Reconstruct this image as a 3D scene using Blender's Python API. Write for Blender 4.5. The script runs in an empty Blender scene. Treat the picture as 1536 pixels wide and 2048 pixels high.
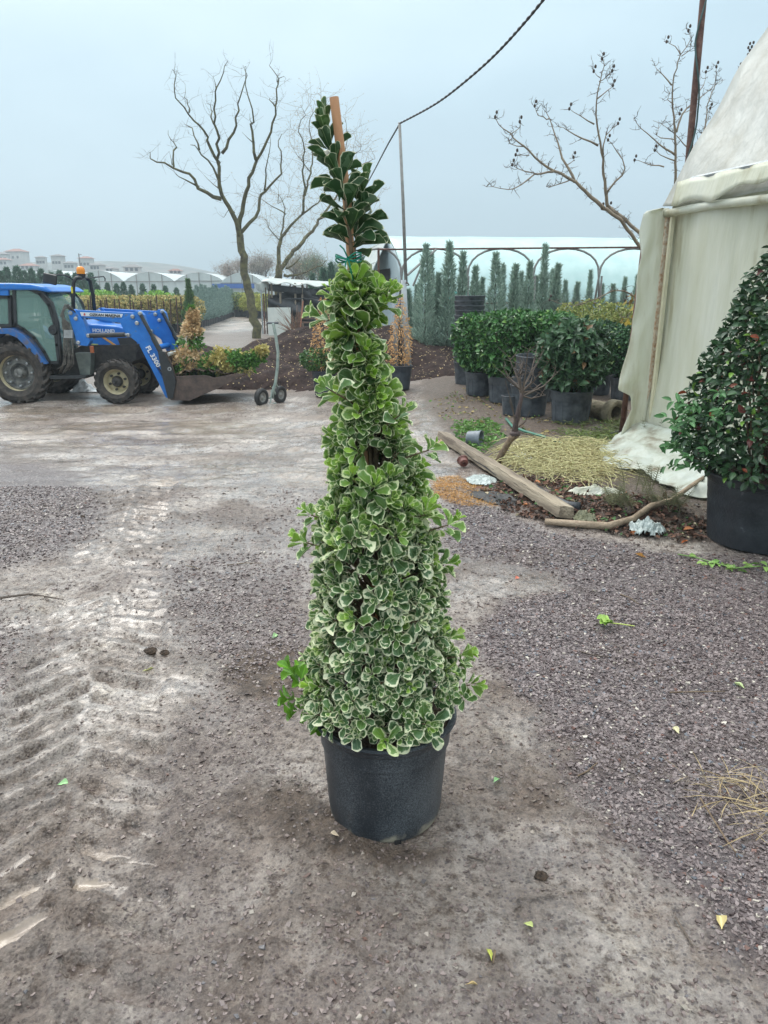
import bpy, math, random
import numpy as np
from mathutils import Vector, Matrix
random.seed(7)
RG = np.random.default_rng(11)
R = math.radians
C = bpy.context.scene.collection
SC = bpy.context.scene
# ------------------------------------------------------------------ camera
FPX, CX, CY, PITCH, CAMZ = 1479.0, 768.0, 1024.0, R(16.53), 1.6
cam = bpy.data.cameras.new('camera'); camo = bpy.data.objects.new('camera', cam); C.objects.link(camo)
camo.location = (0, 0, CAMZ); camo.rotation_euler = (R(90) - PITCH, 0, 0)
cam.sensor_fit = 'VERTICAL'; cam.sensor_height = 36; cam.lens = 36 * FPX / 2048; cam.clip_end = 3000; cam.clip_start = 0.05
SC.camera = camo
SC.render.resolution_x = 768; SC.render.resolution_y = 1024
# ------------------------------------------------------------------ world: overcast sky
SC.view_settings.view_transform = 'Standard'; SC.view_settings.look = 'None'
SC.view_settings.exposure = 0.68; SC.view_settings.gamma = 1
W = bpy.data.worlds.new('World'); SC.world = W; W.use_nodes = True
SUN_EL, SUN_AZ = R(48), R(-35)       # azimuth measured from +Y towards +X
def build_world():
    nt = W.node_tree; N = nt.nodes; L = nt.links; N.clear()
    out = N.new('ShaderNodeOutputWorld'); bg = N.new('ShaderNodeBackground')
    sky = N.new('ShaderNodeTexSky'); sky.sky_type = 'NISHITA'; sky.sun_disc = False
    sky.sun_elevation = SUN_EL; sky.sun_rotation = SUN_AZ; sky.dust_density = 3; sky.air_density = 1
    tc = N.new('ShaderNodeTexCoord'); sep = N.new('ShaderNodeSeparateXYZ')
    L.new(tc.outputs['Generated'], sep.inputs[0])
    mp = N.new('ShaderNodeMapping'); mp.inputs['Scale'].default_value = (1.3, 1.3, 3.4)
    L.new(tc.outputs['Generated'], mp.inputs[0])
    nz = N.new('ShaderNodeTexNoise'); nz.inputs['Scale'].default_value = 1.9; nz.inputs['Detail'].default_value = 4; nz.inputs['Roughness'].default_value = .45
    L.new(mp.outputs[0], nz.inputs[0])
    # elevation + cloud wobble -> ramp
    ma = N.new('ShaderNodeMath'); ma.operation = 'MULTIPLY_ADD'; ma.inputs[1].default_value = 0.38; ma.inputs[2].default_value = -0.19
    L.new(nz.outputs[0], ma.inputs[0])
    # left of the view the cloud deck is thinner and brighter
    mx = N.new('ShaderNodeMath'); mx.operation = 'MULTIPLY_ADD'; mx.inputs[1].default_value = -0.13
    L.new(sep.outputs[0], mx.inputs[0]); L.new(ma.outputs[0], mx.inputs[2])
    ad = N.new('ShaderNodeMath'); ad.operation = 'ADD'; L.new(sep.outputs[2], ad.inputs[0]); L.new(mx.outputs[0], ad.inputs[1])
    cr = N.new('ShaderNodeValToRGB'); e = cr.color_ramp.elements
    e[0].position = 0.0; e[0].color = (.29, .41, .475, 1)
    e[1].position = 1.0; e[1].color = (1, 1, 1, 1)
    for p, c in ((.05, (.29, .41, .475)), (.14, (.33, .455, .53)), (.24, (.40, .54, .615)), (.34, (.51, .65, .715)), (.42, (.61, .735, .79))):
        x = e.new(p); x.color = (*c, 1)
    L.new(ad.outputs[0], cr.inputs[0])
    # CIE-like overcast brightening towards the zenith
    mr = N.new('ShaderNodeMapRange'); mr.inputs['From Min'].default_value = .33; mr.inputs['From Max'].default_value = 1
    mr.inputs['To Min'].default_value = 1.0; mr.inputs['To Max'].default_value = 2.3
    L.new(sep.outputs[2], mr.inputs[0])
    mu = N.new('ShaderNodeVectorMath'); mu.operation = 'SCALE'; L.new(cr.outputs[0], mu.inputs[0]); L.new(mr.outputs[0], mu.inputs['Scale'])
    sc = N.new('ShaderNodeVectorMath'); sc.operation = 'SCALE'; sc.inputs['Scale'].default_value = .07
    L.new(sky.outputs[0], sc.inputs[0])
    mix = N.new('ShaderNodeMix'); mix.data_type = 'RGBA'; mix.inputs[0].default_value = .12
    L.new(mu.outputs[0], mix.inputs[6]); L.new(sc.outputs[0], mix.inputs[7])
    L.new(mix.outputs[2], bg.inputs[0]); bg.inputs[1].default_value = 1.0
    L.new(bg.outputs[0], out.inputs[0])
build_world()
sl = bpy.data.lights.new('sun', 'SUN'); sl.energy = 1.1; sl.angle = R(25); sl.color = (1, .95, .87)
so = bpy.data.objects.new('sun', sl); C.objects.link(so)
sd = Vector((math.sin(SUN_AZ) * math.cos(SUN_EL), math.cos(SUN_AZ) * math.cos(SUN_EL), math.sin(SUN_EL)))
so.rotation_euler = (-sd).to_track_quat('-Z', 'Y').to_euler()
# ------------------------------------------------------------------ noise
def _h(ix, iy, s):
    n = (ix.astype(np.int64) * 374761393 + iy.astype(np.int64) * 668265263 + s * 1442695041) & 0xffffffff
    n = ((n ^ (n >> 13)) * 1274126177) & 0xffffffff
    return ((n ^ (n >> 16)) & 0xffff) / 65535.0
def vn(x, y, s=0):
    x = np.asarray(x, float); y = np.asarray(y, float)
    ix = np.floor(x); iy = np.floor(y); fx = x - ix; fy = y - iy
    ix = ix.astype(np.int64); iy = iy.astype(np.int64)
    u = fx * fx * (3 - 2 * fx); v = fy * fy * (3 - 2 * fy)
    return (_h(ix, iy, s) * (1 - u) + _h(ix + 1, iy, s) * u) * (1 - v) + (_h(ix, iy + 1, s) * (1 - u) + _h(ix + 1, iy + 1, s) * u) * v
def fbm(x, y, s=0, o=4):
    t = 0; a = .5; tot = 0
    for k in range(o):
        t = t + a * vn(x * 2 ** k + 17.3 * k, y * 2 ** k - 9.1 * k, s + k); tot += a; a *= .5
    return t / tot
def ss(a, b, x):
    t = np.clip((np.asarray(x, float) - a) / (b - a), 0, 1); return t * t * (3 - 2 * t)
# ------------------------------------------------------------------ terrain
def H0(x, y):
    x = np.asarray(x, float); y = np.asarray(y, float)
    z = -.3 * ss(5, 12.5, y) * ss(1.5, -2, x)
    z = z - .3 * ss(22, 40, y) * (1 - ss(1.5, -2, x))
    return z
def ray(px, py):
    a = (px - CX) / FPX; t = (CY - py) / FPX
    return (a, math.cos(PITCH) + math.sin(PITCH) * t, math.cos(PITCH) * t - math.sin(PITCH))
def P(px, py, Y):
    a, b, c = ray(px, py); k = Y / b
    return Vector((a * k, Y, CAMZ + c * k))
def G(px, py, dz=0.0):
    a, b, c = ray(px, py); z = 0.0
    for _ in range(30):
        k = (z - CAMZ) / c; z = .5 * z + .5 * (float(H0(a * k, b * k)) + dz)
    return Vector((a * k, b * k, z))
def gz(x, y): return float(H0(x, y))
# ------------------------------------------------------------------ object helpers
def tag(o, label=None, cat=None, group=None, kind=None):
    if label: o['label'] = label
    if cat: o['category'] = cat
    if group: o['group'] = group
    if kind: o['kind'] = kind
    return o
def thing(name, label, cat, loc=(0, 0, 0), rz=0, group=None):
    o = bpy.data.objects.new(name, None); C.objects.link(o); o.empty_display_size = .1
    o.location = loc; o.rotation_euler = (0, 0, rz)
    return tag(o, label, cat, group)
def origin(p):
    v = Vector((0, 0, 0))
    while p is not None: v += p.location; p = p.parent
    return v
def link(name, me, m, parent=None, loc=None):
    o = bpy.data.objects.new(name, me); C.objects.link(o)
    if m is not None and len(me.materials) == 0: me.materials.append(m)
    if parent is not None: o.parent = parent
    if loc is not None: o.location = loc
    return o
def copy_tree(o, parent=None):
    c = o.copy(); C.objects.link(c)
    if parent is not None: c.parent = parent; c.matrix_parent_inverse = o.matrix_parent_inverse.copy()
    for ch in list(o.children):
        if ch is not c: copy_tree(ch, c)
    return c
def mesh_np(name, V, F, smooth=False, uv=None, col=None):
    me = bpy.data.meshes.new(name); V = np.asarray(V, np.float32); F = np.asarray(F, np.int32)
    me.vertices.add(len(V)); me.vertices.foreach_set('co', V.ravel())
    n, k = F.shape
    me.loops.add(n * k); me.loops.foreach_set('vertex_index', F.ravel())
    me.polygons.add(n); me.polygons.foreach_set('loop_start', np.arange(0, n * k, k, dtype=np.int32))
    me.polygons.foreach_set('loop_total', np.full(n, k, np.int32))
    me.polygons.foreach_set('use_smooth', np.full(n, smooth, bool))
    if uv is not None:
        u = me.uv_layers.new(name='UVMap'); u.data.foreach_set('uv', np.asarray(uv, np.float32)[F.ravel()].ravel())
    if col is not None:
        c = me.color_attributes.new('Col', 'FLOAT_COLOR', 'POINT'); col = np.asarray(col, np.float32)
        if col.shape[1] == 3: col = np.hstack([col, np.ones((len(col), 1), np.float32)])
        c.data.foreach_set('color', col.ravel())
    me.update(calc_edges=True); return me
class MB:
    def __init__(s): s.v = []; s.f = []; s.c = []
    def add(s, vs, fs):
        b = len(s.v); s.v += [tuple(v) for v in vs]; s.f += [tuple(i + b for i in f) for f in fs]; return s
    def box(s, c, size, rot=None):
        c = Vector(c); h = Vector(size) / 2
        vs = [Vector((x * h.x, y * h.y, z * h.z)) for x in (-1, 1) for y in (-1, 1) for z in (-1, 1)]
        if rot is not None: vs = [rot @ v for v in vs]
        return s.add([v + c for v in vs], [(0, 1, 3, 2), (4, 6, 7, 5), (0, 4, 5, 1), (2, 3, 7, 6), (0, 2, 6, 4), (1, 5, 7, 3)])
    def bar(s, a, b, w, d=None):      # rectangular bar from a to b
        a = Vector(a); b = Vector(b); d = d or w; t = (b - a); L = t.length; q = t.to_track_quat('Z', 'Y').to_matrix()
        return s.box((a + b) / 2, (w, d, L), q)
    def tube(s, pts, r, n=6, cap=True):
        pts = [Vector(p) for p in pts]; m = len(pts)
        rs = r if isinstance(r, (list, tuple)) else [r] * m
        b = len(s.v); up = Vector((.12, .31, .94)).normalized()
        t0 = (pts[1] - pts[0]).normalized(); x = t0.cross(up)
        if x.length < 1e-3: x = t0.cross(Vector((1, 0, 0)))
        x.normalize()
        for i, p in enumerate(pts):
            t = (pts[min(i + 1, m - 1)] - pts[max(i - 1, 0)])
            if t.length < 1e-9: t = t0
            t = t.normalized(); x = (x - t * x.dot(t))
            if x.length < 1e-6: x = t.orthogonal()
            x.normalize(); y = t.cross(x)
            for k in range(n):
                a = 2 * math.pi * k / n; s.v.append(tuple(p + (x * math.cos(a) + y * math.sin(a)) * rs[i]))
        for i in range(m - 1):
            for k in range(n):
                k2 = (k + 1) % n; s.f.append((b + i * n + k, b + i * n + k2, b + (i + 1) * n + k2, b + (i + 1) * n + k))
        if cap:
            s.f.append(tuple(b + k for k in range(n))[::-1]); s.f.append(tuple(b + (m - 1) * n + k for k in range(n)))
        return s
    def lathe(s, prof, c=(0, 0, 0), n=32, axis='Z', closed=False, wob=0):
        b = len(s.v); m = len(prof)
        for i, (r, h) in enumerate(prof):
            for k in range(n):
                a = 2 * math.pi * k / n; rr = r * (1 + wob * math.sin(3 * a + i * .2) + wob * .6 * math.sin(2 * a + 1))
                if axis == 'Z': v = (rr * math.cos(a), rr * math.sin(a), h)
                elif axis == 'Y': v = (rr * math.cos(a), h, rr * math.sin(a))
                else: v = (h, rr * math.cos(a), rr * math.sin(a))
                s.v.append((v[0] + c[0], v[1] + c[1], v[2] + c[2]))
        for i in range(m - 1 if not closed else m):
            for k in range(n):
                k2 = (k + 1) % n; i2 = (i + 1) % m
                s.f.append((b + i * n + k, b + i * n + k2, b + i2 * n + k2, b + i2 * n + k))
        return s
    def prism(s, poly, y0, y1, flip=False):      # poly: (x,z) list
        n = len(poly); vs = [(x, y0, z) for x, z in poly] + [(x, y1, z) for x, z in poly]
        fs = [tuple(range(n)), tuple(range(2 * n - 1, n - 1, -1))] + [(i, i + n, (i + 1) % n + n, (i + 1) % n) for i in range(n)]
        return s.add(vs, fs)
    def ball(s, c, r, n=8, m=5):
        rx, ry, rz = r if isinstance(r, (tuple, list)) else (r, r, r)
        prof = [(math.sin(math.pi * i / m) + 1e-4, -math.cos(math.pi * i / m)) for i in range(m + 1)]
        b = len(s.v)
        for q, h in prof:
            for k in range(n):
                a = 2 * math.pi * k / n; s.v.append((c[0] + rx * q * math.cos(a), c[1] + ry * q * math.sin(a), c[2] + rz * h))
        for i in range(m):
            for k in range(n):
                k2 = (k + 1) % n; s.f.append((b + i * n + k, b + i * n + k2, b + (i + 1) * n + k2, b + (i + 1) * n + k))
        return s
    def build(s, name, m, parent=None, world=False, smooth=False, bevel=0, loc=None):
        vs = s.v
        if world and parent is not None:
            o = origin(parent); vs = [(v[0] - o.x, v[1] - o.y, v[2] - o.z) for v in vs]
        if loc is not None and parent is None:
            vs = [(v[0] - loc[0], v[1] - loc[1], v[2] - loc[2]) for v in vs]
        me = bpy.data.meshes.new(name); me.from_pydata(vs, [], s.f); me.update()
        if smooth: me.polygons.foreach_set('use_smooth', [True] * len(me.polygons))
        o = link(name, me, m, parent, loc)
        if bevel:
            md = o.modifiers.new('bevel', 'BEVEL'); md.width = bevel; md.segments = 2; md.limit_method = 'ANGLE'
        if smooth == 'auto':
            try:
                me.polygons.foreach_set('use_smooth', [True] * len(me.polygons)); me.set_sharp_from_angle(angle=R(38))
            except Exception: pass
        return o
def nrm(a): return a / np.maximum(np.linalg.norm(a, axis=-1, keepdims=True), 1e-9)
# ------------------------------------------------------------------ leaf templates: (u, v, h) grid
def tmpl(us, ws, nv, fold=.12, curl=-.12):
    V = []; UV = []
    for u, w in zip(us, ws):
        for j in range(nv):
            v = -1 + 2 * j / (nv - 1); V.append((u, v * w, fold * abs(v) * w + curl * u * u)); UV.append((u, v * .5 + .5))
    F = []
    for i in range(len(us) - 1):
        for j in range(nv - 1):
            a = i * nv + j; F.append((a, a + 1, a + nv + 1, a + nv))
    return np.array(V), np.array(F), np.array(UV)
T_DIA = (np.array([(0, 0, 0), (.5, .5, .05), (1, 0, 0), (.5, -.5, .05)], float), np.array([(0, 1, 2, 3)]), np.array([(0, .5), (.5, 1), (1, .5), (.5, 0)], float))
T_LEAF = tmpl((0, .3, .65, 1), (.08, .9, .85, .05), 3, .2, -.2)
T_LEAF2 = tmpl((0, .22, .5, .78, 1), (.06, .75, 1, .72, .04), 3, .18, -.22)
T_HERO = tmpl((0, .12, .3, .5, .68, .84, .95, 1.0), (.08, .16, .52, .84, 1.0, .88, .5, .12), 5, .22, -.10)
def leaf_cloud(name, pos, d, n, L, Wd, T, col, smooth=True, wave=0):
    V, F, UV = T; N = len(pos); d = nrm(d); s = nrm(np.cross(d, n)); n = nrm(np.cross(s, d))
    L = np.broadcast_to(L, (N,))[:, None, None]; Wd = np.broadcast_to(Wd, (N,))[:, None, None]
    u = V[None, :, 0:1]; v = V[None, :, 1:2]; h = V[None, :, 2:3]
    if wave:
        ph = RG.random((N, 1, 1)) * 6.28; cu = (RG.random((N, 1, 1)) - .35) * wave
        h = h + cu * u * u + .07 * np.sin(u * 8 + ph) * np.abs(v) + .12 * np.sin(ph * 3) * v; v = v * (1 + .10 * np.sin(u * 19 + ph * 2) + .12 * np.sin(ph * 5) * np.sign(v))
    X = pos[:, None, :] + d[:, None, :] * L * u + s[:, None, :] * Wd * v + n[:, None, :] * L * h
    Fs = (F[None] + (np.arange(N) * len(V))[:, None, None]).reshape(-1, F.shape[1])
    uv = np.broadcast_to(UV[None], (N, len(V), 2)).reshape(-1, 2)
    c = np.repeat(col, len(V), axis=0)
    return mesh_np(name, X.reshape(-1, 3), Fs, smooth, uv, c)
def rdir(N): return nrm(RG.normal(size=(N, 3)))
# ------------------------------------------------------------------ materials
def newmat(name):
    m = bpy.data.materials.new(name); m.use_nodes = True; nt = m.node_tree
    return m, nt, nt.nodes, nt.links, nt.nodes['Principled BSDF']
def mat(name, c1, c2=None, rough=.6, scale=6, bump=.0, bscale=40, metal=0, detail=5, spec=.5, c3=None, alpha=1, contrast=(.35, .65), stretch=(1, 1, 1), trans=0):
    m, nt, N, L, b = newmat(name)
    b.inputs['Roughness'].default_value = rough; b.inputs['Metallic'].default_value = metal; b.inputs['Specular IOR Level'].default_value = spec
    tc = N.new('ShaderNodeTexCoord'); mp = N.new('ShaderNodeMapping'); mp.inputs['Scale'].default_value = stretch; L.new(tc.outputs['Object'], mp.inputs[0])
    if c2 is not None:
        nz = N.new('ShaderNodeTexNoise'); nz.inputs['Scale'].default_value = scale; nz.inputs['Detail'].default_value = detail; nz.inputs['Roughness'].default_value = .6
        L.new(mp.outputs[0], nz.inputs[0])
        cr = N.new('ShaderNodeValToRGB'); cr.color_ramp.elements[0].position = contrast[0]; cr.color_ramp.elements[1].position = contrast[1]
        cr.color_ramp.elements[0].color = (*c1, 1); cr.color_ramp.elements[1].color = (*c2, 1)
        if c3 is not None: e = cr.color_ramp.elements.new(min(.98, contrast[1] + .1)); e.color = (*c3, 1)
        L.new(nz.outputs[0], cr.inputs[0]); L.new(cr.outputs[0], b.inputs['Base Color'])
    else: b.inputs['Base Color'].default_value = (*c1, 1)
    if bump:
        n2 = N.new('ShaderNodeTexNoise'); n2.inputs['Scale'].default_value = bscale; n2.inputs['Detail'].default_value = 4; L.new(mp.outputs[0], n2.inputs[0])
        bp = N.new('ShaderNodeBump'); bp.inputs['Strength'].default_value = bump; bp.inputs['Distance'].default_value = .02
        L.new(n2.outputs[0], bp.inputs['Height']); L.new(bp.outputs[0], b.inputs['Normal'])
    if alpha < 1: b.inputs['Alpha'].default_value = alpha
    if trans:
        add_trans(nt, b, trans)
    return m
def add_trans(nt, b, f, col=None):
    N = nt.nodes; L = nt.links; out = [n for n in N if n.type == 'OUTPUT_MATERIAL'][0]
    tr = N.new('ShaderNodeBsdfTranslucent'); mx = N.new('ShaderNodeMixShader'); mx.inputs[0].default_value = f
    bc = b.inputs['Base Color']
    if bc.is_linked: L.new(bc.links[0].from_socket, tr.inputs[0])
    else: tr.inputs[0].default_value = bc.default_value
    if col: tr.inputs[0].default_value = (*col, 1)
    L.new(b.outputs[0], mx.inputs[1]); L.new(tr.outputs[0], mx.inputs[2]); L.new(mx.outputs[0], out.inputs[0])
def leafmat(name, rough=.45, trans=.25, rib=True, spec=.4):      # colour comes per leaf from Col
    m, nt, N, L, b = newmat(name); b.inputs['Roughness'].default_value = rough; b.inputs['Specular IOR Level'].default_value = spec
    at = N.new('ShaderNodeAttribute'); at.attribute_name = 'Col'
    src = at.outputs['Color']
    if rib:
        uv = N.new('ShaderNodeUVMap'); sp = N.new('ShaderNodeSeparateXYZ'); L.new(uv.outputs[0], sp.inputs[0])
        m1 = N.new('ShaderNodeMath'); m1.operation = 'SUBTRACT'; m1.inputs[1].default_value = .5; L.new(sp.outputs[1], m1.inputs[0])
        m2 = N.new('ShaderNodeMath'); m2.operation = 'ABSOLUTE'; L.new(m1.outputs[0], m2.inputs[0])
        mr = N.new('ShaderNodeMapRange'); mr.inputs['From Min'].default_value = .0; mr.inputs['From Max'].default_value = .12; mr.inputs['To Min'].default_value = 1.7; mr.inputs['To Max'].default_value = 1.0
        L.new(m2.outputs[0], mr.inputs[0]); sc = N.new('ShaderNodeVectorMath'); sc.operation = 'SCALE'; L.new(src, sc.inputs[0]); L.new(mr.outputs[0], sc.inputs['Scale']); src = sc.outputs[0]
    L.new(src, b.inputs['Base Color'])
    if trans: add_trans(nt, b, trans)
    return m
M = {}
M['leaf'] = leafmat('leaf_blade'); M['leaf_gloss'] = leafmat('glossy_leaf_blade', .3, .12, True, .5); M['needle'] = leafmat('needle_sprays', .6, .2, False)
M['dryleaf'] = leafmat('dry_leaf', .7, .2, False)
M['bark'] = mat('grey_bark', (.045, .038, .032), (.12, .10, .08), .85, 9, .8, 30, stretch=(1, 1, .3))
M['bark_moss'] = mat('mossy_bark', (.05, .045, .03), (.16, .15, .07), .85, 5, .8, 30)
M['twig'] = mat('twig', (.07, .055, .045), (.13, .10, .08), .8, 12)
M['twig_pale'] = mat('pale_twig', (.20, .16, .12), (.30, .24, .17), .8, 12)
M['stem'] = mat('brown_stem', (.10, .065, .04), (.22, .16, .10), .75, 30, .4, 60)
M['potblack'] = mat('black_plastic', (.018, .022, .028), (.045, .052, .06), .42, 14, .15, 90)
M['potgrey'] = mat('weathered_grey_plastic', (.035, .042, .052), (.10, .115, .13), .5, 8, .2, 60)
M['soil'] = mat('potting_soil', (.025, .017, .012), (.09, .06, .04), .9, 40, 1, 60)
M['rust'] = mat('rusty_steel', (.07, .03, .022), (.17, .09, .07), .7, 14, .4, 70, c3=(.25, .22, .22))
M['galv'] = mat('galvanised_steel', (.22, .25, .27), (.36, .39, .40), .45, 10, .1, 50, metal=.4)
M['polegrey'] = mat('dull_grey_pipe', (.20, .20, .19), (.30, .29, .27), .6, 10)
M['black'] = mat('black_rubber', (.012, .012, .013), (.03, .03, .03), .6, 20)
M['wood'] = mat('weathered_wood', (.17, .14, .11), (.33, .28, .21), .8, 4, .6, 30, stretch=(1, 1, 1), c3=(.40, .36, .28))
M['white'] = mat('white_panel', (.62, .66, .62), (.72, .75, .70), .6, 3)
exec_parts = None
# ================================================================== GROUND
def wpoly(pts): return np.array([tuple(G(*p))[:2] for p in pts])
def sdpoly(poly, x, y):      # + inside, metres
    inside = np.zeros(x.shape, bool); d = np.full(x.shape, 1e9); n = len(poly)
    for i in range(n):
        x0, y0 = poly[i]; x1, y1 = poly[(i + 1) % n]
        cond = ((y0 > y) != (y1 > y))
        with np.errstate(divide='ignore', invalid='ignore'):
            xi = (x1 - x0) * (y - y0) / (y1 - y0 + 1e-12) + x0
        inside ^= cond & (x < xi)
        ex, ey = x1 - x0, y1 - y0; t = np.clip(((x - x0) * ex + (y - y0) * ey) / (ex * ex + ey * ey + 1e-12), 0, 1)
        d = np.minimum(d, np.hypot(x - x0 - t * ex, y - y0 - t * ey))
    return np.where(inside, d, -d)
PG_R = wpoly([(985, 1200), (955, 1290), (1000, 1370), (1070, 1420), (1130, 1490), (1180, 1570), (1210, 1650), (1290, 1750), (1400, 1850), (1480, 1930), (1600, 1990), (2600, 1990), (2600, 1000), (1560, 1120), (1400, 1110), (1250, 1085), (1100, 1060), (1000, 1020), (900, 985), (880, 1060), (900, 1105), (980, 1125), (1110, 1140), (1130, 1175), (1050, 1190)])
PG_L1 = wpoly([(-500, 900), (0, 915), (100, 930), (170, 965), (220, 1000), (180, 1070), (110, 1110), (0, 1140), (-500, 1150)])
PG_L2 = wpoly([(340, 1130), (480, 1100), (620, 1110), (640, 1250), (600, 1330), (440, 1400), (420, 1330), (330, 1220)])
PG_L3 = wpoly([(-500, 1220), (20, 1240), (70, 1330), (30, 1420), (-500, 1430)])
PS_A = wpoly([(430, 1345), (520, 1300), (650, 1300), (660, 1420), (560, 1430), (460, 1410)])
PS_B = wpoly([(530, 1590), (640, 1560), (700, 1640), (880, 1640), (900, 1670), (800, 1740), (640, 1730), (560, 1680)])
PS_C = wpoly([(840, 730), (840, 810), (880, 860), (900, 900), (960, 960), (1060, 1030), (1160, 1060), (1400, 1090), (1536, 1100), (2200, 1000), (2200, 700), (1300, 700)])
PS_D = wpoly([(-600, 770), (0, 800), (200, 800), (400, 805), (520, 790), (640, 800), (860, 780), (860, 650), (560, 655), (430, 668), (370, 660), (-600, 680)])
PB1 = wpoly([(430, 1760), (640, 1700), (860, 1700), (930, 1800), (960, 1950), (900, 2200), (500, 2200), (420, 1950)])
PB2 = wpoly([(-600, 1300), (90, 1300), (150, 1420), (130, 1600), (230, 1750), (240, 1950), (160, 2200), (-600, 2200)])
PO = wpoly([(860, 955), (900, 950), (985, 985), (990, 1010), (940, 1012), (870, 985)])
PATH = wpoly([(350, 695), (405, 660), (470, 640), (500, 640), (510, 690), (440, 700)])
def track(x, y, seed=3):      # returns (height, strength): chevron tyre print
    tot = np.zeros_like(x); st = np.zeros_like(x)
    for (x0, k, s2, hw, sg, amp) in ((-.83, -.33, 5, .29, 1, 1.0), (-2.55, -.36, 8, .26, -1, .5)):
        yy = y - 1.48; cx = x0 + k * yy + .012 * yy * yy
        ca, sa = math.cos(math.atan(k)), math.sin(math.atan(k))
        w = (x - cx) * ca / hw + .10 * (fbm(x * 5, y * 5, 70) - .5); s = yy / ca + (x - cx) * sa
        a = np.abs(w); ph = (s - sg * 0 + a * .20 + np.where(w > 0, .075, 0)) / .15 + .55 * (fbm(x * 3, y * 3, 71 + s2) - .5) + .25 * (fbm(x * 11, y * 11, 72 + s2) - .5)
        fr = ph - np.floor(ph); groove = ss(.04, .12, fr) * (1 - ss(.44, .66, fr))
        inn = (1 - ss(.86, 1.06, a)) * ss(.03, .10, a)
        fade = amp * (.3 + .7 * ss(.36, .52, fbm(x * 1.1 + 3, y * 1.1, s2))) * (.9 + .55 * ss(2.1, 2.6, y) * ss(5.2, 4.2, y)) * (1 - ss(5.2, 8, y)) * ss(.55, 1.0, y)
        tot += fade * (-.036 * groove * inn * (.4 + .9 * fbm(x * 6, y * 6, 88)) + .010 * ss(.9, 1.1, a) * (1 - ss(1.1, 1.4, a)) - .008 * (a < 1.1))
        st = np.maximum(st, fade * (1 - ss(1.0, 1.25, a)))
    return tot, st
def masks(x, y):
    wx = x + .22 * (fbm(x * 2.2, y * 2.2, 21) - .5) + .10 * (fbm(x * 9, y * 9, 23) - .5); wy = y + .3 * (fbm(x * 2.2, y * 2.2, 22) - .5) + .12 * (fbm(x * 9, y * 9, 24) - .5)
    g = ss(-.12, .10, sdpoly(PG_R, wx, wy))
    g = np.maximum(g, .9 * ss(-.2, .15, sdpoly(PG_L1, wx, wy))); g = np.maximum(g, .65 * ss(-.15, .12, sdpoly(PG_L2, wx, wy))); g = np.maximum(g, .6 * ss(-.2, .15, sdpoly(PG_L3, wx, wy)))
    patch = ss(.46, .62, fbm(x * 1.7 + 9, y * 1.7, 31)); g = np.maximum(g, .34 * patch * (y < 7))
    g = np.maximum(g, .42 * (1 - ss(1.5, 2.0, y + .35 * np.abs(x + .1))) * ss(.35, .6, fbm(x * 2.5, y * 2.5, 33)))
    s = np.maximum(ss(-.06, .06, sdpoly(PS_A, wx, wy)), .9 * ss(-.05, .07, sdpoly(PS_B, wx, wy)))
    s = np.maximum(s, .9 * ss(-.1, .15, sdpoly(PS_C, wx, wy))); s = np.maximum(s, .8 * ss(-.5, 1.0, sdpoly(PS_D, x + 2 * (fbm(x * .6, y * .6, 5) - .5), y + 2.4 * (fbm(x * .5, y * .9, 6) - .5))))
    o = ss(-.08, .05, sdpoly(PO, wx, wy)) * ss(.35, .55, fbm(x * 7, y * 7, 44))
    bn = ss(.34, .56, fbm(x * 5, y * 5, 81)); s = np.maximum(s, .46 * ss(-.15, .12, sdpoly(PB1, wx, wy)) * bn); s = np.maximum(s, .38 * ss(-.2, .15, sdpoly(PB2, wx, wy)) * bn)
    s = np.maximum(s, .42 * ss(.56, .66, fbm(x * 2.6 + 4, y * 3.4, 83)) * (y < 9))
    s = s * (1 - o)
    return g, s, o
SHEETMOUND = (2.35, 5.75)
def H(x, y, fine=True):
    x = np.asarray(x, float); y = np.asarray(y, float)
    z = H0(x, y) + .05 * (fbm(x * .5, y * .5, 1) - .5) * ss(1, 4, y) + .018 * (fbm(x * 2.1, y * 2.1, 2) - .5)
    # ruts running to the tractor yard
    far = ss(5, 8, y) * (1 - ss(14, 17, y)) * ss(1.5, .3, x)
    z = z + .09 * (fbm(x * .8 + y * .5, y * 3.2 - x * .8, 12) - .5) * far
    z = z + .05 * (fbm(x * 3 + y, y * 6, 13) - .5) * far
    z = z + .10 * np.exp(-(((x - 1.9) / .55) ** 2 + ((y - 5.35) / .28) ** 2))
    if fine:
        t, st = track(x, y); g, s, o = masks(x, y)
        near = 1 - ss(7, 12, y)
        z = z + t * near + .014 * (fbm(x * 8, y * 8, 3) - .5) * near + .017 * (fbm(x * 26, y * 26, 4, 3) - .5) * near + .020 * np.clip(fbm(x * 15 + y * 3, y * 15, 14, 3) - .60, 0, 1) * near
        rough = (.25 * g + np.clip(s - .3, 0, 1) * 1.3 + .12) * near
        z = z + rough * (.028 * (fbm(x * 12, y * 12, 7) - .45) + .012 * (fbm(x * 35, y * 35, 8, 2) - .5))
        z = z + .02 * s * near
    return z
def hz(x, y): return float(H(np.array([x]), np.array([y]))[0])
def GH(px, py):      # pixel -> point on the real ground
    p = G(px, py)
    for _ in range(6):
        a, b, c = ray(px, py); k = (hz(p.x, p.y) - CAMZ) / c; p = Vector((a * k, b * k, hz(a * k, b * k)))
    return p
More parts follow.
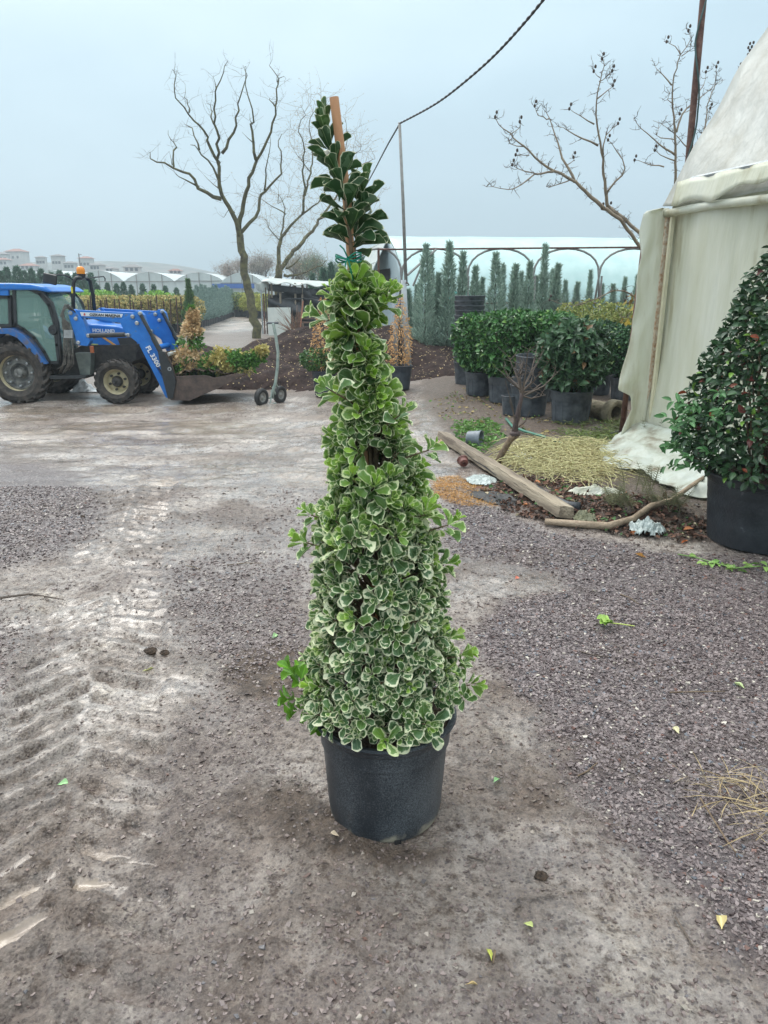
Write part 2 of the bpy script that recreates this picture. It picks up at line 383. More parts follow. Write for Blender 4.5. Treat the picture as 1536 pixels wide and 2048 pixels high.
def ground():
    def axis(segs):
        out = []
        for a, b, s0, s1 in segs:
            x = a
            while x < b - 1e-6: out.append(x); x += s0 + (s1 - s0) * ((x - a) / (b - a))
        out.append(segs[-1][1]); return np.array(out)
    pos = axis([(0, 1.7, .011, .013), (1.7, 4, .013, .05), (4, 12, .05, .4), (12, 60, .4, 5), (60, 900, 5, 90)])
    xs = np.concatenate([-pos[::-1][:-1], pos])
    ys = axis([(-60, 0, 12, 1), (0, 1.0, .2, .02), (1.0, 2.6, .010, .012), (2.6, 5, .012, .022), (5, 9, .022, .06), (9, 20, .06, .3), (20, 80, .3, 5), (80, 1200, 5, 90)])
    X, Y = np.meshgrid(xs, ys); x = X.ravel(); y = Y.ravel(); z = H(x, y)
    z = np.where(y > 100, z - 0, z)
    g, s, o = masks(x, y); t, st = track(x, y)
    base = H0(x, y) + .05 * (fbm(x * .5, y * .5, 1) - .5) * ss(1, 4, y) + .018 * (fbm(x * 2.1, y * 2.1, 2) - .5)
    wet = .16 + ss(.40, .58, fbm(x * 1.3, y * 1.3, 51)) * .45
    wet = np.maximum(wet, ss(-.008, -.018, z - base) * st * ss(2.3, 1.7, y) * ss(.40, .46, fbm(x * 2.2, y * 2.2, 52)))
    wet = np.maximum(wet, .38 * st * (y > 2))
    wet = np.maximum(wet, .8 * ss(3, 7, y) * (1 - ss(12, 16, y)) * ss(.35, .6, fbm(x * .7, y * 1.6, 53)) * (x < 1))
    wet = np.maximum(wet, .55 * ss(2.6, 3.6, y) * ss(.42, .55, fbm(x * 1.1 + 2, y * 2.0, 57)))
    wet = wet * (1 - .85 * s) * (1 - .7 * g)
    col = np.stack([g, s, wet, o], 1)
    nx = len(xs); ny = len(ys); i = np.arange(nx * ny).reshape(ny, nx)
    F = np.stack([i[:-1, :-1], i[:-1, 1:], i[1:, 1:], i[1:, :-1]], -1).reshape(-1, 4)
    me = mesh_np('ground', np.stack([x, y, z], 1), F, True, None, col)
    # material
    m, nt, N, L, b = newmat('wet_muddy_ground')
    tc = N.new('ShaderNodeTexCoord'); at = N.new('ShaderNodeAttribute'); at.attribute_name = 'Col'
    sp = N.new('ShaderNodeSeparateColor'); L.new(at.outputs['Color'], sp.inputs[0])
    def noise(sc, det=6, ro=.6):
        n = N.new('ShaderNodeTexNoise'); n.inputs['Scale'].default_value = sc; n.inputs['Detail'].default_value = det; n.inputs['Roughness'].default_value = ro; L.new(tc.outputs['Object'], n.inputs[0]); return n
    def ramp(src, *st):
        r = N.new('ShaderNodeValToRGB'); e = r.color_ramp.elements
        for k, (p, c) in enumerate(st):
            q = e[k] if k < 2 else e.new(p)
            q.position = p; q.color = (*c, 1)
        L.new(src, r.inputs[0]); return r.outputs[0]
    def mix(f, a, bb, blend='MIX'):
        x = N.new('ShaderNodeMix'); x.data_type = 'RGBA'; x.blend_type = blend
        if isinstance(f, float): x.inputs[0].default_value = f
        else: L.new(f, x.inputs[0])
        L.new(a, x.inputs[6]); L.new(bb, x.inputs[7]); return x.outputs[2]
    def math_(op, a, bb):
        x = N.new('ShaderNodeMath'); x.operation = op
        for k, q in enumerate((a, bb)):
            if isinstance(q, (int, float)): x.inputs[k].default_value = q
            else: L.new(q, x.inputs[k])
        return x.outputs[0]
    mud = ramp(noise(2.3, 9, .68).outputs[0], (.30, (.17, .13, .105)), (.44, (.34, .295, .26)), (.56, (.46, .42, .385)), (.70, (.56, .50, .42)))
    fine = ramp(noise(48, 7, .78).outputs[0], (.3, (.42, .40, .40)), (.5, (.98, .97, .96)), (.7, (1.3, 1.28, 1.26)))
    mud = mix(1.0, mud, fine, 'MULTIPLY')
    pn = noise(21, 9, .74); pit = ramp(pn.outputs[0], (.38, (.20, .15, .12)), (.45, (.76, .73, .70)), (.50, (1, 1, 1)), (.66, (1.22, 1.21, 1.2)))
    mud = mix(1.0, mud, pit, 'MULTIPLY')
    # embedded grit in the mud
    vo = N.new('ShaderNodeTexVoronoi'); vo.inputs['Scale'].default_value = 95; L.new(tc.outputs['Object'], vo.inputs[0])
    sepc = N.new('ShaderNodeSeparateColor'); L.new(vo.outputs['Color'], sepc.inputs[0])
    grit = ramp(sepc.outputs[0], (.0, (.075, .06, .062)), (.55, (.16, .13, .13)), (.9, (.26, .23, .22)), (.97, (.55, .50, .44)))
    gm = math_('MULTIPLY', math_('GREATER_THAN', sepc.outputs[1], .62), math_('LESS_THAN', vo.outputs['Distance'], .42))
    gm = math_('MULTIPLY', gm, .8)
    mud = mix(gm, mud, grit)
    n3 = noise(.9, 4); dk = ramp(n3.outputs[0], (.36, (.58, .51, .47)), (.60, (1.14, 1.13, 1.13)))
    mud = mix(1.0, mud, dk, 'MULTIPLY')
    gravel = mix(.45, grit, ramp(noise(30, 5).outputs[0], (.3, (.07, .055, .057)), (.7, (.17, .14, .14))))
    soil = ramp(noise(24, 7, .7).outputs[0], (.34, (.040, .026, .018)), (.55, (.12, .084, .060)), (.74, (.25, .185, .135)))
    orange = ramp(noise(90, 5, .7).outputs[0], (.3, (.16, .08, .03)), (.55, (.42, .22, .07)), (.75, (.55, .38, .18)))
    c = mix(sp.outputs[0], mud, gravel); c = mix(sp.outputs[1], c, soil)
    wetc = ramp(noise(3, 4).outputs[0], (.3, (.15, .11, .075)), (.7, (.27, .21, .15)))
    wm = ramp(sp.outputs[2], (.62, (0, 0, 0)), (.9, (1, 1, 1)))
    c = mix(wm, c, wetc); c = mix(at.outputs['Alpha'], c, orange)
    L.new(c, b.inputs['Base Color'])
    # roughness: wet film
    r1 = N.new('ShaderNodeMapRange'); r1.inputs['From Min'].default_value = .25; r1.inputs['From Max'].default_value = .8; r1.inputs['To Min'].default_value = .46; r1.inputs['To Max'].default_value = .14
    L.new(sp.outputs[2], r1.inputs[0])
    r2 = math_('ADD', r1.outputs[0], math_('MULTIPLY', math_('SUBTRACT', noise(14, 4).outputs[0], .5), .25))
    L.new(r2, b.inputs['Roughness']); b.inputs['Specular IOR Level'].default_value = .6
    cw = N.new('ShaderNodeMapRange'); cw.inputs['From Min'].default_value = .1; cw.inputs['From Max'].default_value = .6; cw.inputs['To Max'].default_value = .85; L.new(sp.outputs[2], cw.inputs[0])
    L.new(math_('MULTIPLY', cw.outputs[0], ramp(noise(7, 6, .7).outputs[0], (.36, (0, 0, 0)), (.56, (1, 1, 1)))), b.inputs['Coat Weight']); b.inputs['Coat Roughness'].default_value = .2; b.inputs['Coat IOR'].default_value = 1.5
    hh = math_('ADD', math_('ADD', math_('MULTIPLY', pn.outputs[0], 2.6), math_('MULTIPLY', noise(70, 6, .75).outputs[0], 1.0)), math_('MULTIPLY', math_('SUBTRACT', .5, vo.outputs['Distance']), .9))
    inv = math_('SUBTRACT', 1.0, math_('MULTIPLY', wm, .93))
    bp = N.new('ShaderNodeBump'); bp.inputs['Distance'].default_value = .010; L.new(hh, bp.inputs['Height']); L.new(math_('MULTIPLY', inv, .95), bp.inputs['Strength'])
    L.new(bp.outputs[0], b.inputs['Normal'])
    o_ = link('ground', me, m); o_['kind'] = 'structure'
ground()
def gravel():
    cand = []
    def scat(n, x0, x1, y0, y1, smin, smax, power=1.0, thresh=0.0):
        x = RG.uniform(x0, x1, n); y = RG.uniform(y0, y1, n)
        ok = (np.abs(x) < .66 * y + .7); x = x[ok]; y = y[ok]
        g, s, o = masks(x, y); t, st = track(x, y); pr = np.maximum(g ** 2 * 1.1, .12 * s) * (1 - .6 * st) + np.where(x < -.35, .010, .035)
        k = RG.random(len(x)) < pr; cand.append((x[k], y[k], smin + (smax - smin) * RG.random(k.sum()) ** 1.5))
    scat(95000, -2.2, 2.3, 1.0, 2.4, .0026, .0078)
    scat(105000, -3.1, 3.2, 2.4, 3.8, .0042, .009)
    scat(75000, -4.2, 4.4, 3.8, 6.2, .005, .011)
    x = np.concatenate([c[0] for c in cand]); y = np.concatenate([c[1] for c in cand]); s = np.concatenate([c[2] for c in cand])
    print('stones', len(x))
    z = H(x, y); n = len(x)
    B = np.array([(a, b, c) for a in (-1, 1) for b in (-1, 1) for c in (-1, 1)], float)
    J = B[None] * RG.uniform(.12, 1.15, (n, 8, 3)); J[:, :, 0] *= RG.uniform(.8, 1.5, (n, 1)); J[:, :, 2] *= RG.uniform(.35, .7, (n, 1))
    # random rotation: about z, plus tilt
    a = RG.uniform(0, 6.28, n); tl = RG.normal(0, .35, n); tm = RG.normal(0, .35, n)
    J[:, :, 2] += J[:, :, 0] * tl[:, None] * .6 + J[:, :, 1] * tm[:, None] * .6
    X = J[:, :, 0] * np.cos(a)[:, None] - J[:, :, 1] * np.sin(a)[:, None]; Yv = J[:, :, 0] * np.sin(a)[:, None] + J[:, :, 1] * np.cos(a)[:, None]
    V = np.stack([X, Yv, J[:, :, 2]], -1) * s[:, None, None] + np.stack([x, y, z + s * .10], 1)[:, None, :]
    F = np.array([(0, 1, 3, 2), (4, 6, 7, 5), (0, 4, 5, 1), (2, 3, 7, 6), (0, 2, 6, 4), (1, 5, 7, 3)])
    Fs = (F[None] + (np.arange(n) * 8)[:, None, None]).reshape(-1, 4)
    k = RG.random(n)[:, None]; base = np.array([.075, .055, .056]) * (1 - k) + np.array([.225, .185, .18]) * k
    r = RG.random(n); base[r > .975] = (.45, .41, .35); base[(r > .93) & (r < .95)] = (.14, .07, .055); base[(r > .9) & (r < .93)] = (.12, .13, .15); base *= RG.uniform(.75, 1.2, (n, 1))
    g, ss_, o = masks(x, y); mudded = (1 - g)[:, None] * .7; base = base * (1 - mudded) + np.array([.135, .10, .082]) * RG.uniform(.5, 1.6, (n, 1)) * mudded
    me = mesh_np('gravel', V.reshape(-1, 3), Fs, False, None, np.repeat(base, 8, axis=0))
    m, nt, N, L, b = newmat('gravel_chip'); at = N.new('ShaderNodeAttribute'); at.attribute_name = 'Col'; L.new(at.outputs['Color'], b.inputs['Base Color'])
    b.inputs['Roughness'].default_value = .42
    tag(link('gravel', me, m), 'mauve grey wet gravel chips strewn over the mud', 'gravel', kind='stuff')
gravel()
# ================================================================== MAIN POTTED SHRUB
def potmat_main():
    m, nt, N, L, b = newmat('dusty_black_plastic'); b.inputs['Roughness'].default_value = .38
    tc = N.new('ShaderNodeTexCoord'); n1 = N.new('ShaderNodeTexNoise'); n1.inputs['Scale'].default_value = 240; n1.inputs['Detail'].default_value = 3; L.new(tc.outputs['Object'], n1.inputs[0])
    mp = N.new('ShaderNodeMapping'); mp.inputs['Scale'].default_value = (1, 1, .6); L.new(tc.outputs['Object'], mp.inputs[0])
    n2 = N.new('ShaderNodeTexNoise'); n2.inputs['Scale'].default_value = 5; n2.inputs['Detail'].default_value = 8; L.new(mp.outputs[0], n2.inputs[0])
    ml = N.new('ShaderNodeMath'); ml.operation = 'MULTIPLY'; L.new(n1.outputs[0], ml.inputs[0]); L.new(n2.outputs[0], ml.inputs[1])
    cr = N.new('ShaderNodeValToRGB'); e = cr.color_ramp.elements; e[0].position = .20; e[0].color = (.020, .026, .033, 1); e[1].position = .42; e[1].color = (.125, .14, .155, 1)
    L.new(ml.outputs[0], cr.inputs[0])
    # dried splashes of mud around the foot
    sp = N.new('ShaderNodeSeparateXYZ'); L.new(tc.outputs['Object'], sp.inputs[0])
    n3 = N.new('ShaderNodeTexNoise'); n3.inputs['Scale'].default_value = 11; n3.inputs['Detail'].default_value = 5; L.new(tc.outputs['Object'], n3.inputs[0])
    a = N.new('ShaderNodeMath'); a.operation = 'MULTIPLY_ADD'; a.inputs[1].default_value = -.17; L.new(n3.outputs[0], a.inputs[0]); L.new(sp.outputs[2], a.inputs[2])
    r = N.new('ShaderNodeMapRange'); r.inputs['From Min'].default_value = -.058; r.inputs['From Max'].default_value = -.082; L.new(a.outputs[0], r.inputs[0])
    mx = N.new('ShaderNodeMix'); mx.data_type = 'RGBA'; L.new(r.outputs[0], mx.inputs[0]); L.new(cr.outputs[0], mx.inputs[6]); mx.inputs[7].default_value = (.36, .33, .26, 1)
    L.new(mx.outputs[2], b.inputs['Base Color'])
    bp = N.new('ShaderNodeBump'); bp.inputs['Strength'].default_value = .15; bp.inputs['Distance'].default_value = .002; L.new(n1.outputs[0], bp.inputs['Height']); L.new(bp.outputs[0], b.inputs['Normal'])
    return m
M['potmain'] = potmat_main()
def varleaf():
    m, nt, N, L, b = newmat('variegated_leaf'); b.inputs['Roughness'].default_value = .42; b.inputs['Specular IOR Level'].default_value = .35
    at = N.new('ShaderNodeAttribute'); at.attribute_name = 'Col'; sp = N.new('ShaderNodeSeparateColor'); L.new(at.outputs['Color'], sp.inputs[0])
    uv = N.new('ShaderNodeUVMap'); su = N.new('ShaderNodeSeparateXYZ'); L.new(uv.outputs[0], su.inputs[0])
    tc = N.new('ShaderNodeTexCoord')
    def mt(op, a, bb=None, c=None):
        x = N.new('ShaderNodeMath'); x.operation = op
        for k, q in enumerate((a, bb, c)):
            if q is None: continue
            if isinstance(q, (int, float)): x.inputs[k].default_value = q
            else: L.new(q, x.inputs[k])
        return x.outputs[0]
    def mc(f, a, bb):
        x = N.new('ShaderNodeMix'); x.data_type = 'RGBA'
        if isinstance(f, (int, float)): x.inputs[0].default_value = f
        else: L.new(f, x.inputs[0])
        for k, q in ((6, a), (7, bb)):
            if isinstance(q, tuple): x.inputs[k].default_value = (*q, 1)
            else: L.new(q, x.inputs[k])
        return x.outputs[2]
    av = mt('MULTIPLY', mt('ABSOLUTE', mt('SUBTRACT', su.outputs[1], .5)), 2.0)
    e = mt('MINIMUM', mt('SUBTRACT', 1.0, av), mt('MULTIPLY', mt('SUBTRACT', 1.0, su.outputs[0]), 2.0))
    n = N.new('ShaderNodeTexNoise'); n.inputs['Scale'].default_value = 95; n.inputs['Detail'].default_value = 3; L.new(tc.outputs['Object'], n.inputs[0])
    wid = mt('MULTIPLY', sp.outputs[2], mt('MULTIPLY_ADD', n.outputs[0], 3.4, -.75))
    f = N.new('ShaderNodeMapRange'); f.interpolation_type = 'SMOOTHSTEP'; f.inputs['To Min'].default_value = 1; f.inputs['To Max'].default_value = 0
    L.new(e, f.inputs['Value']); L.new(wid, f.inputs['From Min']); L.new(mt('ADD', wid, .09), f.inputs['From Max'])
    f2 = N.new('ShaderNodeMapRange'); f2.inputs['To Min'].default_value = 1; f2.inputs['To Max'].default_value = 0
    L.new(e, f2.inputs['Value']); L.new(mt('MULTIPLY', wid, 1.6), f2.inputs['From Min']); L.new(mt('MULTIPLY_ADD', wid, 3.0, .1), f2.inputs['From Max'])
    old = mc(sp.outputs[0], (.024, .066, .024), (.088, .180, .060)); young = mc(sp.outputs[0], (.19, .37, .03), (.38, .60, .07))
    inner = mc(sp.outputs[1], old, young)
    patch = mc(sp.outputs[1], (.15, .26, .14), (.30, .48, .12))
    inner = mc(mt('MULTIPLY', f2.outputs[0], .6), inner, patch)
    n2 = N.new('ShaderNodeTexNoise'); n2.inputs['Scale'].default_value = 42; L.new(tc.outputs['Object'], n2.inputs[0])
    inner = mc(mt('MULTIPLY', mt('GREATER_THAN', n2.outputs[0], .58), .35), inner, patch)
    rib = mt('MULTIPLY', mt('LESS_THAN', av, .06), .5); inner = mc(rib, inner, (.22, .34, .15))
    edge = mc(sp.outputs[1], (.80, .81, .58), (.55, .70, .22))
    col = mc(f.outputs[0], inner, edge); L.new(col, b.inputs['Base Color'])
    add_trans(nt, b, .22); return m
M['varleaf'] = varleaf()
SD = 2.026
SIL = [(232, 648, 656), (260, 634, 664), (300, 616, 680), (340, 630, 700), (360, 634, 735), (400, 636, 746), (450, 640, 742), (495, 646, 735), (516, 676, 718), (545, 672, 760), (600, 652, 776), (650, 646, 778), (700, 652, 780), (750, 652, 794), (800, 650, 806), (850, 645, 836), (900, 640, 860), (940, 638, 868), (1000, 628, 882), (1040, 614, 896), (1080, 602, 902), (1110, 602, 902), (1150, 608, 904), (1200, 610, 908), (1250, 606, 916), (1300, 598, 932), (1350, 590, 942), (1400, 598, 952), (1430, 640, 930), (1460, 660, 900)]
def sil_at(z):
    rows = []
    for py, l, r in SIL:
        a = P(l, py, SD); b = P(r, py, SD); rows.append((a.z, (a.x + b.x) / 2, (b.x - a.x) / 2))
    rows.sort(); zz, xx, rr = zip(*rows); return np.interp(z, zz, xx), np.interp(z, zz, rr)
def pot_profile(rt, rb, h, lip=.012, band=None, wall=.006):
    pr = [(rb * .3, .004), (rb * .93, .004), (rb * .985, .008), (rb, .022)]
    z2 = h - (band or h * .13)
    f = lambda z: rb + (rt - lip - rb) * z / h
    z3 = h - (band or h * .13) * 2.1
    pr += [(f(z3 * .5), z3 * .5), (f(z3), z3), (f(z3) + .003, z3 + .004), (f(z2) + .003, z2), (f(z2) + lip * .55, z2 + .006), (rt - .004, h - .014), (rt, h - .009), (rt, h - .003), (rt - .004, h), (rt - lip, h - .001), (rt - lip - .004, h - .012), (rb * .97 + .6 * (rt - rb), h * .6), (rb * .9, .03), (rb * .2, .03)]
    return pr
def main_shrub():
    base = Vector((P(770, 1600, SD).x, SD, hz(P(770, 1600, SD).x, SD) - .002))
    bz = .0; base.z = max(-.01, hz(base.x, SD - .12))
    t = thing('potted_shrub', 'tall narrow cone of cream edged variegated evergreen with a cane, in a dusty black pot', 'potted shrub', base)
    h = .36 - base.z; rt = .216
    mb = MB(); mb.lathe([(.05, .004), (.158, .004), (.171, .009), (.177, .022), (.181, .06), (.195, h - .092), (.2015, h - .087), (.2035, h - .040), (.2105, h - .032), (.2115, h - .022), (.2185, h - .016), (.222, h - .008), (.2195, h - .000), (.209, h), (.203, h - .004), (.198, h - .02), (.19, h - .1), (.17, .03), (.05, .03)], (0, 0, 0), 96)
    # notches in the foot
    mb.build('pot', M['potmain'], t, smooth='auto')
    for a in (-1.35, -2.6, .2, 1.6):
        nb = MB(); nb.box((.1735 * math.cos(a), .1735 * math.sin(a), .011), (.02, .012, .017), Matrix.Rotation(a + R(90), 3, 'Z')); nb.build('drain_notch', M['black'], t)
    sb = MB(); n = 40
    for i in range(9):
        for k in range(n):
            a = 6.283 * k / n; r = i / 8 * (rt - .02); sb.v.append((r * math.cos(a), r * math.sin(a), h - .026 + .016 * (random.random() - .5)))
    for i in range(8):
        for k in range(n): k2 = (k + 1) % n; sb.f.append((i * n + k, i * n + k2, (i + 1) * n + k2, (i + 1) * n + k))
    sb.build('soil', M['soil'], t, smooth=True)
    # cane
    a = P(668, 195, SD - .02); b = Vector((base.x + .0, SD + .0, .2)); m1 = P(684, 322, SD - .022); m2 = P(722, 770, SD)
    cb = MB(); cb.tube([a, m1, P(694, 400, SD + .01), P(702, 520, SD), m2, b], [.0115, .0115, .0115, .011, .0115, .012], 12)
    cb.build('cane', mat('bamboo_cane', (.42, .20, .10), (.60, .33, .17), .55, 6, .2, 60, stretch=(1, 1, .3)), t, world=True, smooth='auto')
    # green tie
    tb = MB(); c = P(697, 517, SD)
    for q in range(3):
        pts = [c + Vector((.033 * math.cos(x), .033 * math.sin(x), .006 * math.sin(x * 2 + q) + (q - 1) * .004)) for x in np.linspace(0, 6.28, 22)]
        tb.tube(pts, .0022, 5)
    for e in ((.035, -.03, .012), (-.02, -.03, .03), (-.01, -.028, -.035), (.012, -.03, -.055)):
        tb.tube([c + Vector((0, -.035, 0)), c + Vector((e[0] * .5, e[1] - .012, e[2] * .5 + .006)), c + Vector(e) * 1.0 + Vector((0, -.01, 0))], .002, 5)
    tb.build('tie', mat('green_twine', (.0, .20, .13), (.0, .28, .18), .5, 20), t, world=True, smooth=True)
    # leaves: shoots all over the cone
    zbot = .405; ztop = P(690, 556, SD).z
    pos = []; dr = []; nr = []; Ls = []; Ws = []; col = []; stems = MB()
    def leaf(p, d, n, L, w, c): pos.append(p); dr.append(d); nr.append(n); Ls.append(L); Ws.append(w); col.append(c)
    def shoot(p, d, young, scale, cream, npair=4):
        d = d.normalized(); x = d.orthogonal().normalized(); y = d.cross(x); ph = random.uniform(0, 6.28); rn = random.random()
        step = .011 * scale
        for k in range(npair):
            f = k / max(1, npair - 1); th = R(84 - 62 * f + random.uniform(-9, 9)); L = (.056 - .026 * f ** 1.3) * scale * random.uniform(.72, 1.15)
            for q in (0, 1):
                if random.random() < .06: continue
                a = ph + k * math.pi / 2 + q * math.pi + random.uniform(-.22, .22); r = x * math.cos(a) + y * math.sin(a)
                dd = d * math.cos(th) + r * math.sin(th); nn = d * math.sin(th) - r * math.cos(th)
                yy = min(1, max(0, young * (.35 + .65 * f) + (f > .8) * .18 + random.uniform(-.06, .06)))
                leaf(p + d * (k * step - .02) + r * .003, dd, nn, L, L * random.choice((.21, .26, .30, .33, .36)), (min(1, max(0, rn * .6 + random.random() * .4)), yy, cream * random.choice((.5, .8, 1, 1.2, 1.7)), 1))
    def axis_pt(z): xc, r = sil_at(z); return Vector((float(xc), SD, z)), float(r)
    n = 0
    for it in range(3000):
        if n > 680: break
        z = random.uniform(zbot, ztop); c, r = axis_pt(z)
        if random.random() > (r + .03) / .24 * (1 - .42 * (z - zbot) / (ztop - zbot)): continue
        a = random.uniform(0, 6.283); prot = random.uniform(.62, .98); rr = max(.01, (r - .014 - .036 * min(1, (z - zbot) / .62)) * prot)
        lump = .93 + .14 * float(vn(np.array([a * 1.6 + z * 3]), np.array([z * 9]), 77)[0]); rr *= min(1.08, lump)
        p = c + Vector((rr * math.cos(a), rr * math.sin(a), 0)); zz = (z - zbot) / (ztop - zbot)
        up = R(random.uniform(-12, 28) + 32 * zz + (18 if random.random() < .25 else 0)); d = Vector((math.cos(a) * math.cos(up), math.sin(a) * math.cos(up), math.sin(up)))
        d += Vector((random.gauss(0, .22), random.gauss(0, .22), random.gauss(0, .15)))
        d.normalize()
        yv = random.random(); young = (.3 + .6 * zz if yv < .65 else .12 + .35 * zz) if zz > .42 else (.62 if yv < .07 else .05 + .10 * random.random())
        if yv > .95: young = .9
        cream = .10 + .13 * (1 - zz) + (.12 if .12 < zz < .55 and random.random() < .4 else 0)
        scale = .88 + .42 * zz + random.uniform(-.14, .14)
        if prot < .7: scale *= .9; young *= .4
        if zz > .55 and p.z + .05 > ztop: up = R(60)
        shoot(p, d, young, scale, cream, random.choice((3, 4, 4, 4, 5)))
        if random.random() < .6: stems.tube([c + Vector((rr * .12 * math.cos(a), rr * .12 * math.sin(a), -.10 - .1 * r)), c + Vector((rr * .6 * math.cos(a), rr * .6 * math.sin(a), -.04)), p], [.0035, .0028, .0018], 4, False)
        n += 1
    # longer shoots that break the outline
    for px, py, dx, dz, y_, sc in ((612, 1085, -1, .7, .75, 1.1), (622, 1030, -.8, .8, .5, 1), (896, 1050, .8, .9, .85, 1.15), (888, 1130, 1, .3, .55, 1.05), (858, 900, .8, .8, .5, 1), (655, 640, -.9, .5, .35, 1.25), (775, 600, .6, .9, .6, 1.1), (800, 830, .6, .8, .4, 1.05), (676, 1105, -.1, 1, 1, .9), (705, 960, 0, .8, .8, .95), (940, 1370, 1, .2, .7, 1), (925, 1310, .9, .5, .7, .95), (770, 1235, .1, .6, .85, 1.1), (850, 1030, .4, 1, .8, 1.05), (660, 780, -.7, .7, .4, 1), (752, 592, .4, 1, .75, 1.0), (690, 600, -.2, 1, .9, 1.05), (668, 592, -.6, 1, .7, 1.0), (775, 590, .5, 1, .9, .9), (720, 605, .1, 1, .95, 1.1), (840, 1400, .2, .5, .6, .9)):
        q = P(px, py, SD - (.10 if 640 < px < 870 and py > 700 else 0.02)); shoot(q, Vector((dx, -.35, dz)), y_, sc, .11, 5)
        c, r = axis_pt(q.z - .09); stems.tube([c, (c + q) / 2 + Vector((0, 0, .01)), q], [.0035, .003, .002], 4, False)
    # overhanging sprays at the front rim
    for px, py in ((690, 1458), (715, 1476), (680, 1430), (725, 1445), (660, 1432), (705, 1410)):
        q = P(px, py - 8, SD - .222); q.z = max(q.z, .352 + random.uniform(0, .02)); shoot(q, Vector((random.uniform(-.4, .4), -.8, .55)), .15, random.uniform(.85, 1.02), .22, 4)
        c, r = axis_pt(.40); stems.tube([c, (c + q) / 2 + Vector((0, 0, .02)), q], [.0035, .003, .002], 4, False)
    for px, py in ((765, 1452), (790, 1440), (812, 1450), (845, 1440), (770, 1425), (800, 1408), (840, 1418), (870, 1400), (900, 1400), (750, 1400), (820, 1395), (925, 1395), (640, 1400)):
        q = P(px, py, SD - .13); shoot(q, Vector((random.uniform(-.4, .4), -.6, .6)), .12, random.uniform(.85, 1.0), .2, 4)
        c, r = axis_pt(.42); stems.tube([c, (c + q) / 2 + Vector((0, 0, -.01)), q], [.0035, .003, .002], 4, False)
    # dark leader above the tie
    def leader(pts, n, L0, L1, seed):
        rg = random.Random(seed)
        for k in range(n):
            f = k / (n - 1); i = min(len(pts) - 2, int(f * (len(pts) - 1))); g = f * (len(pts) - 1) - i; p = pts[i].lerp(pts[i + 1], g); d = (pts[i + 1] - pts[i]).normalized()
            a = k * 2.4 + rg.uniform(-.3, .3); th = R(rg.uniform(48, 86) - 42 * f * f); x = d.orthogonal().normalized(); y = d.cross(x); r = x * math.cos(a) + y * math.sin(a)
            L = (L0 + (L1 - L0) * f) * rg.uniform(.85, 1.15)
            leaf(p + r * .004, d * math.cos(th) + r * math.sin(th), d * math.sin(th) - r * math.cos(th), L, L * rg.uniform(.20, .29), (rg.uniform(-.4, .1), rg.uniform(0, .03) + (.1 if f > .85 else 0), .016 * rg.uniform(.8, 1.3), 1))
    A = [P(702, 496, SD - .01), P(698, 450, SD - .02), P(690, 390, SD - .03), P(674, 335, SD - .015), P(656, 285, SD - .0), P(648, 246, SD)]
    B2 = [P(708, 500, SD + .02), P(717, 460, SD + .03), P(722, 420, SD + .03), P(726, 375, SD + .03)]
    leader(A, 48, .088, .055, 1); leader(B2, 24, .084, .06, 2); leader([P(702, 498, SD + .01), P(690, 450, SD + .04), P(676, 400, SD + .05), P(668, 355, SD + .04)], 12, .075, .06, 3)
    stems.tube([P(712, 580, SD)] + A, [.007, .006, .005, .0045, .004, .003, .002], 6); stems.tube([P(716, 580, SD + .02)] + B2, [.006, .005, .004, .003, .002], 6); stems.tube([P(700, 575, SD + .01), P(699, 515, SD + .02), P(690, 450, SD + .04)], [.006, .005, .003], 6)
    # woody stems from the soil
    for k in range(9):
        a = random.uniform(0, 6.28); r0 = random.uniform(.02, .10); x0, y0 = base.x + r0 * math.cos(a), SD + r0 * math.sin(a)
        top = random.uniform(.7, 1.2); c1, r1 = axis_pt(top)
        stems.tube([(x0, y0, base.z + h - .05), (x0 * .6 + c1.x * .4 + random.uniform(-.02, .02), y0 * .6 + SD * .4, .62), (c1.x, SD + .02 * math.sin(a), top), (axis_pt(ztop - .03)[0] + Vector((.01 * math.cos(a), .01 * math.sin(a), 0)))], [.011, .009, .006, .004], 7)
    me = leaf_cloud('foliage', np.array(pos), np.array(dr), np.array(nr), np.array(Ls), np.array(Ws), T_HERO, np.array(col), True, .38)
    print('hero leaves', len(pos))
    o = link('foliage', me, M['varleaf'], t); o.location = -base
    stems.build('stem', M['stem'], t, world=True, smooth=True)
    # plain green reverted shoot at lower left
    pos.clear(); dr.clear(); nr.clear(); Ls.clear(); Ws.clear(); col.clear(); stems = MB()
    q0 = P(640, 1440, SD - .05)
    for px, py, dx, dz in ((590, 1352, -.5, 1), (598, 1372, .2, .8), (592, 1400, -.6, .3), (605, 1420, -.4, .1), (620, 1428, .3, -.4), (608, 1388, .6, .3)):
        q = P(px, py, SD - .07)
        d = Vector((dx, -.3, dz)).normalized(); x = d.orthogonal().normalized(); y = d.cross(x)
        for k in range(6):
            a = k * 1.7; r = x * math.cos(a) + y * math.sin(a); th = R(72 - 8 * k); L = random.uniform(.04, .056)
            leaf(q + d * k * .006, d * math.cos(th) + r * math.sin(th), d * math.sin(th) - r * math.cos(th), L, L * .27, (*(np.array((.13, .28, .03)) * random.uniform(.7, 1.35)), 1))
        stems.tube([q0, (q0 + q) / 2 + Vector((-.006, 0, .004)), q], [.003, .0026, .002], 5, False)
    me = leaf_cloud('plain_green_leaves', np.array(pos), np.array(dr), np.array(nr), np.array(Ls), np.array(Ws), T_HERO, np.array(col), True, .3)
    o = link('green_shoot', me, M['leaf_gloss'], t); o.location = -base; o['label'] = 'plain bright green shoot without cream edges, low on the side'
    return t
main_shrub()
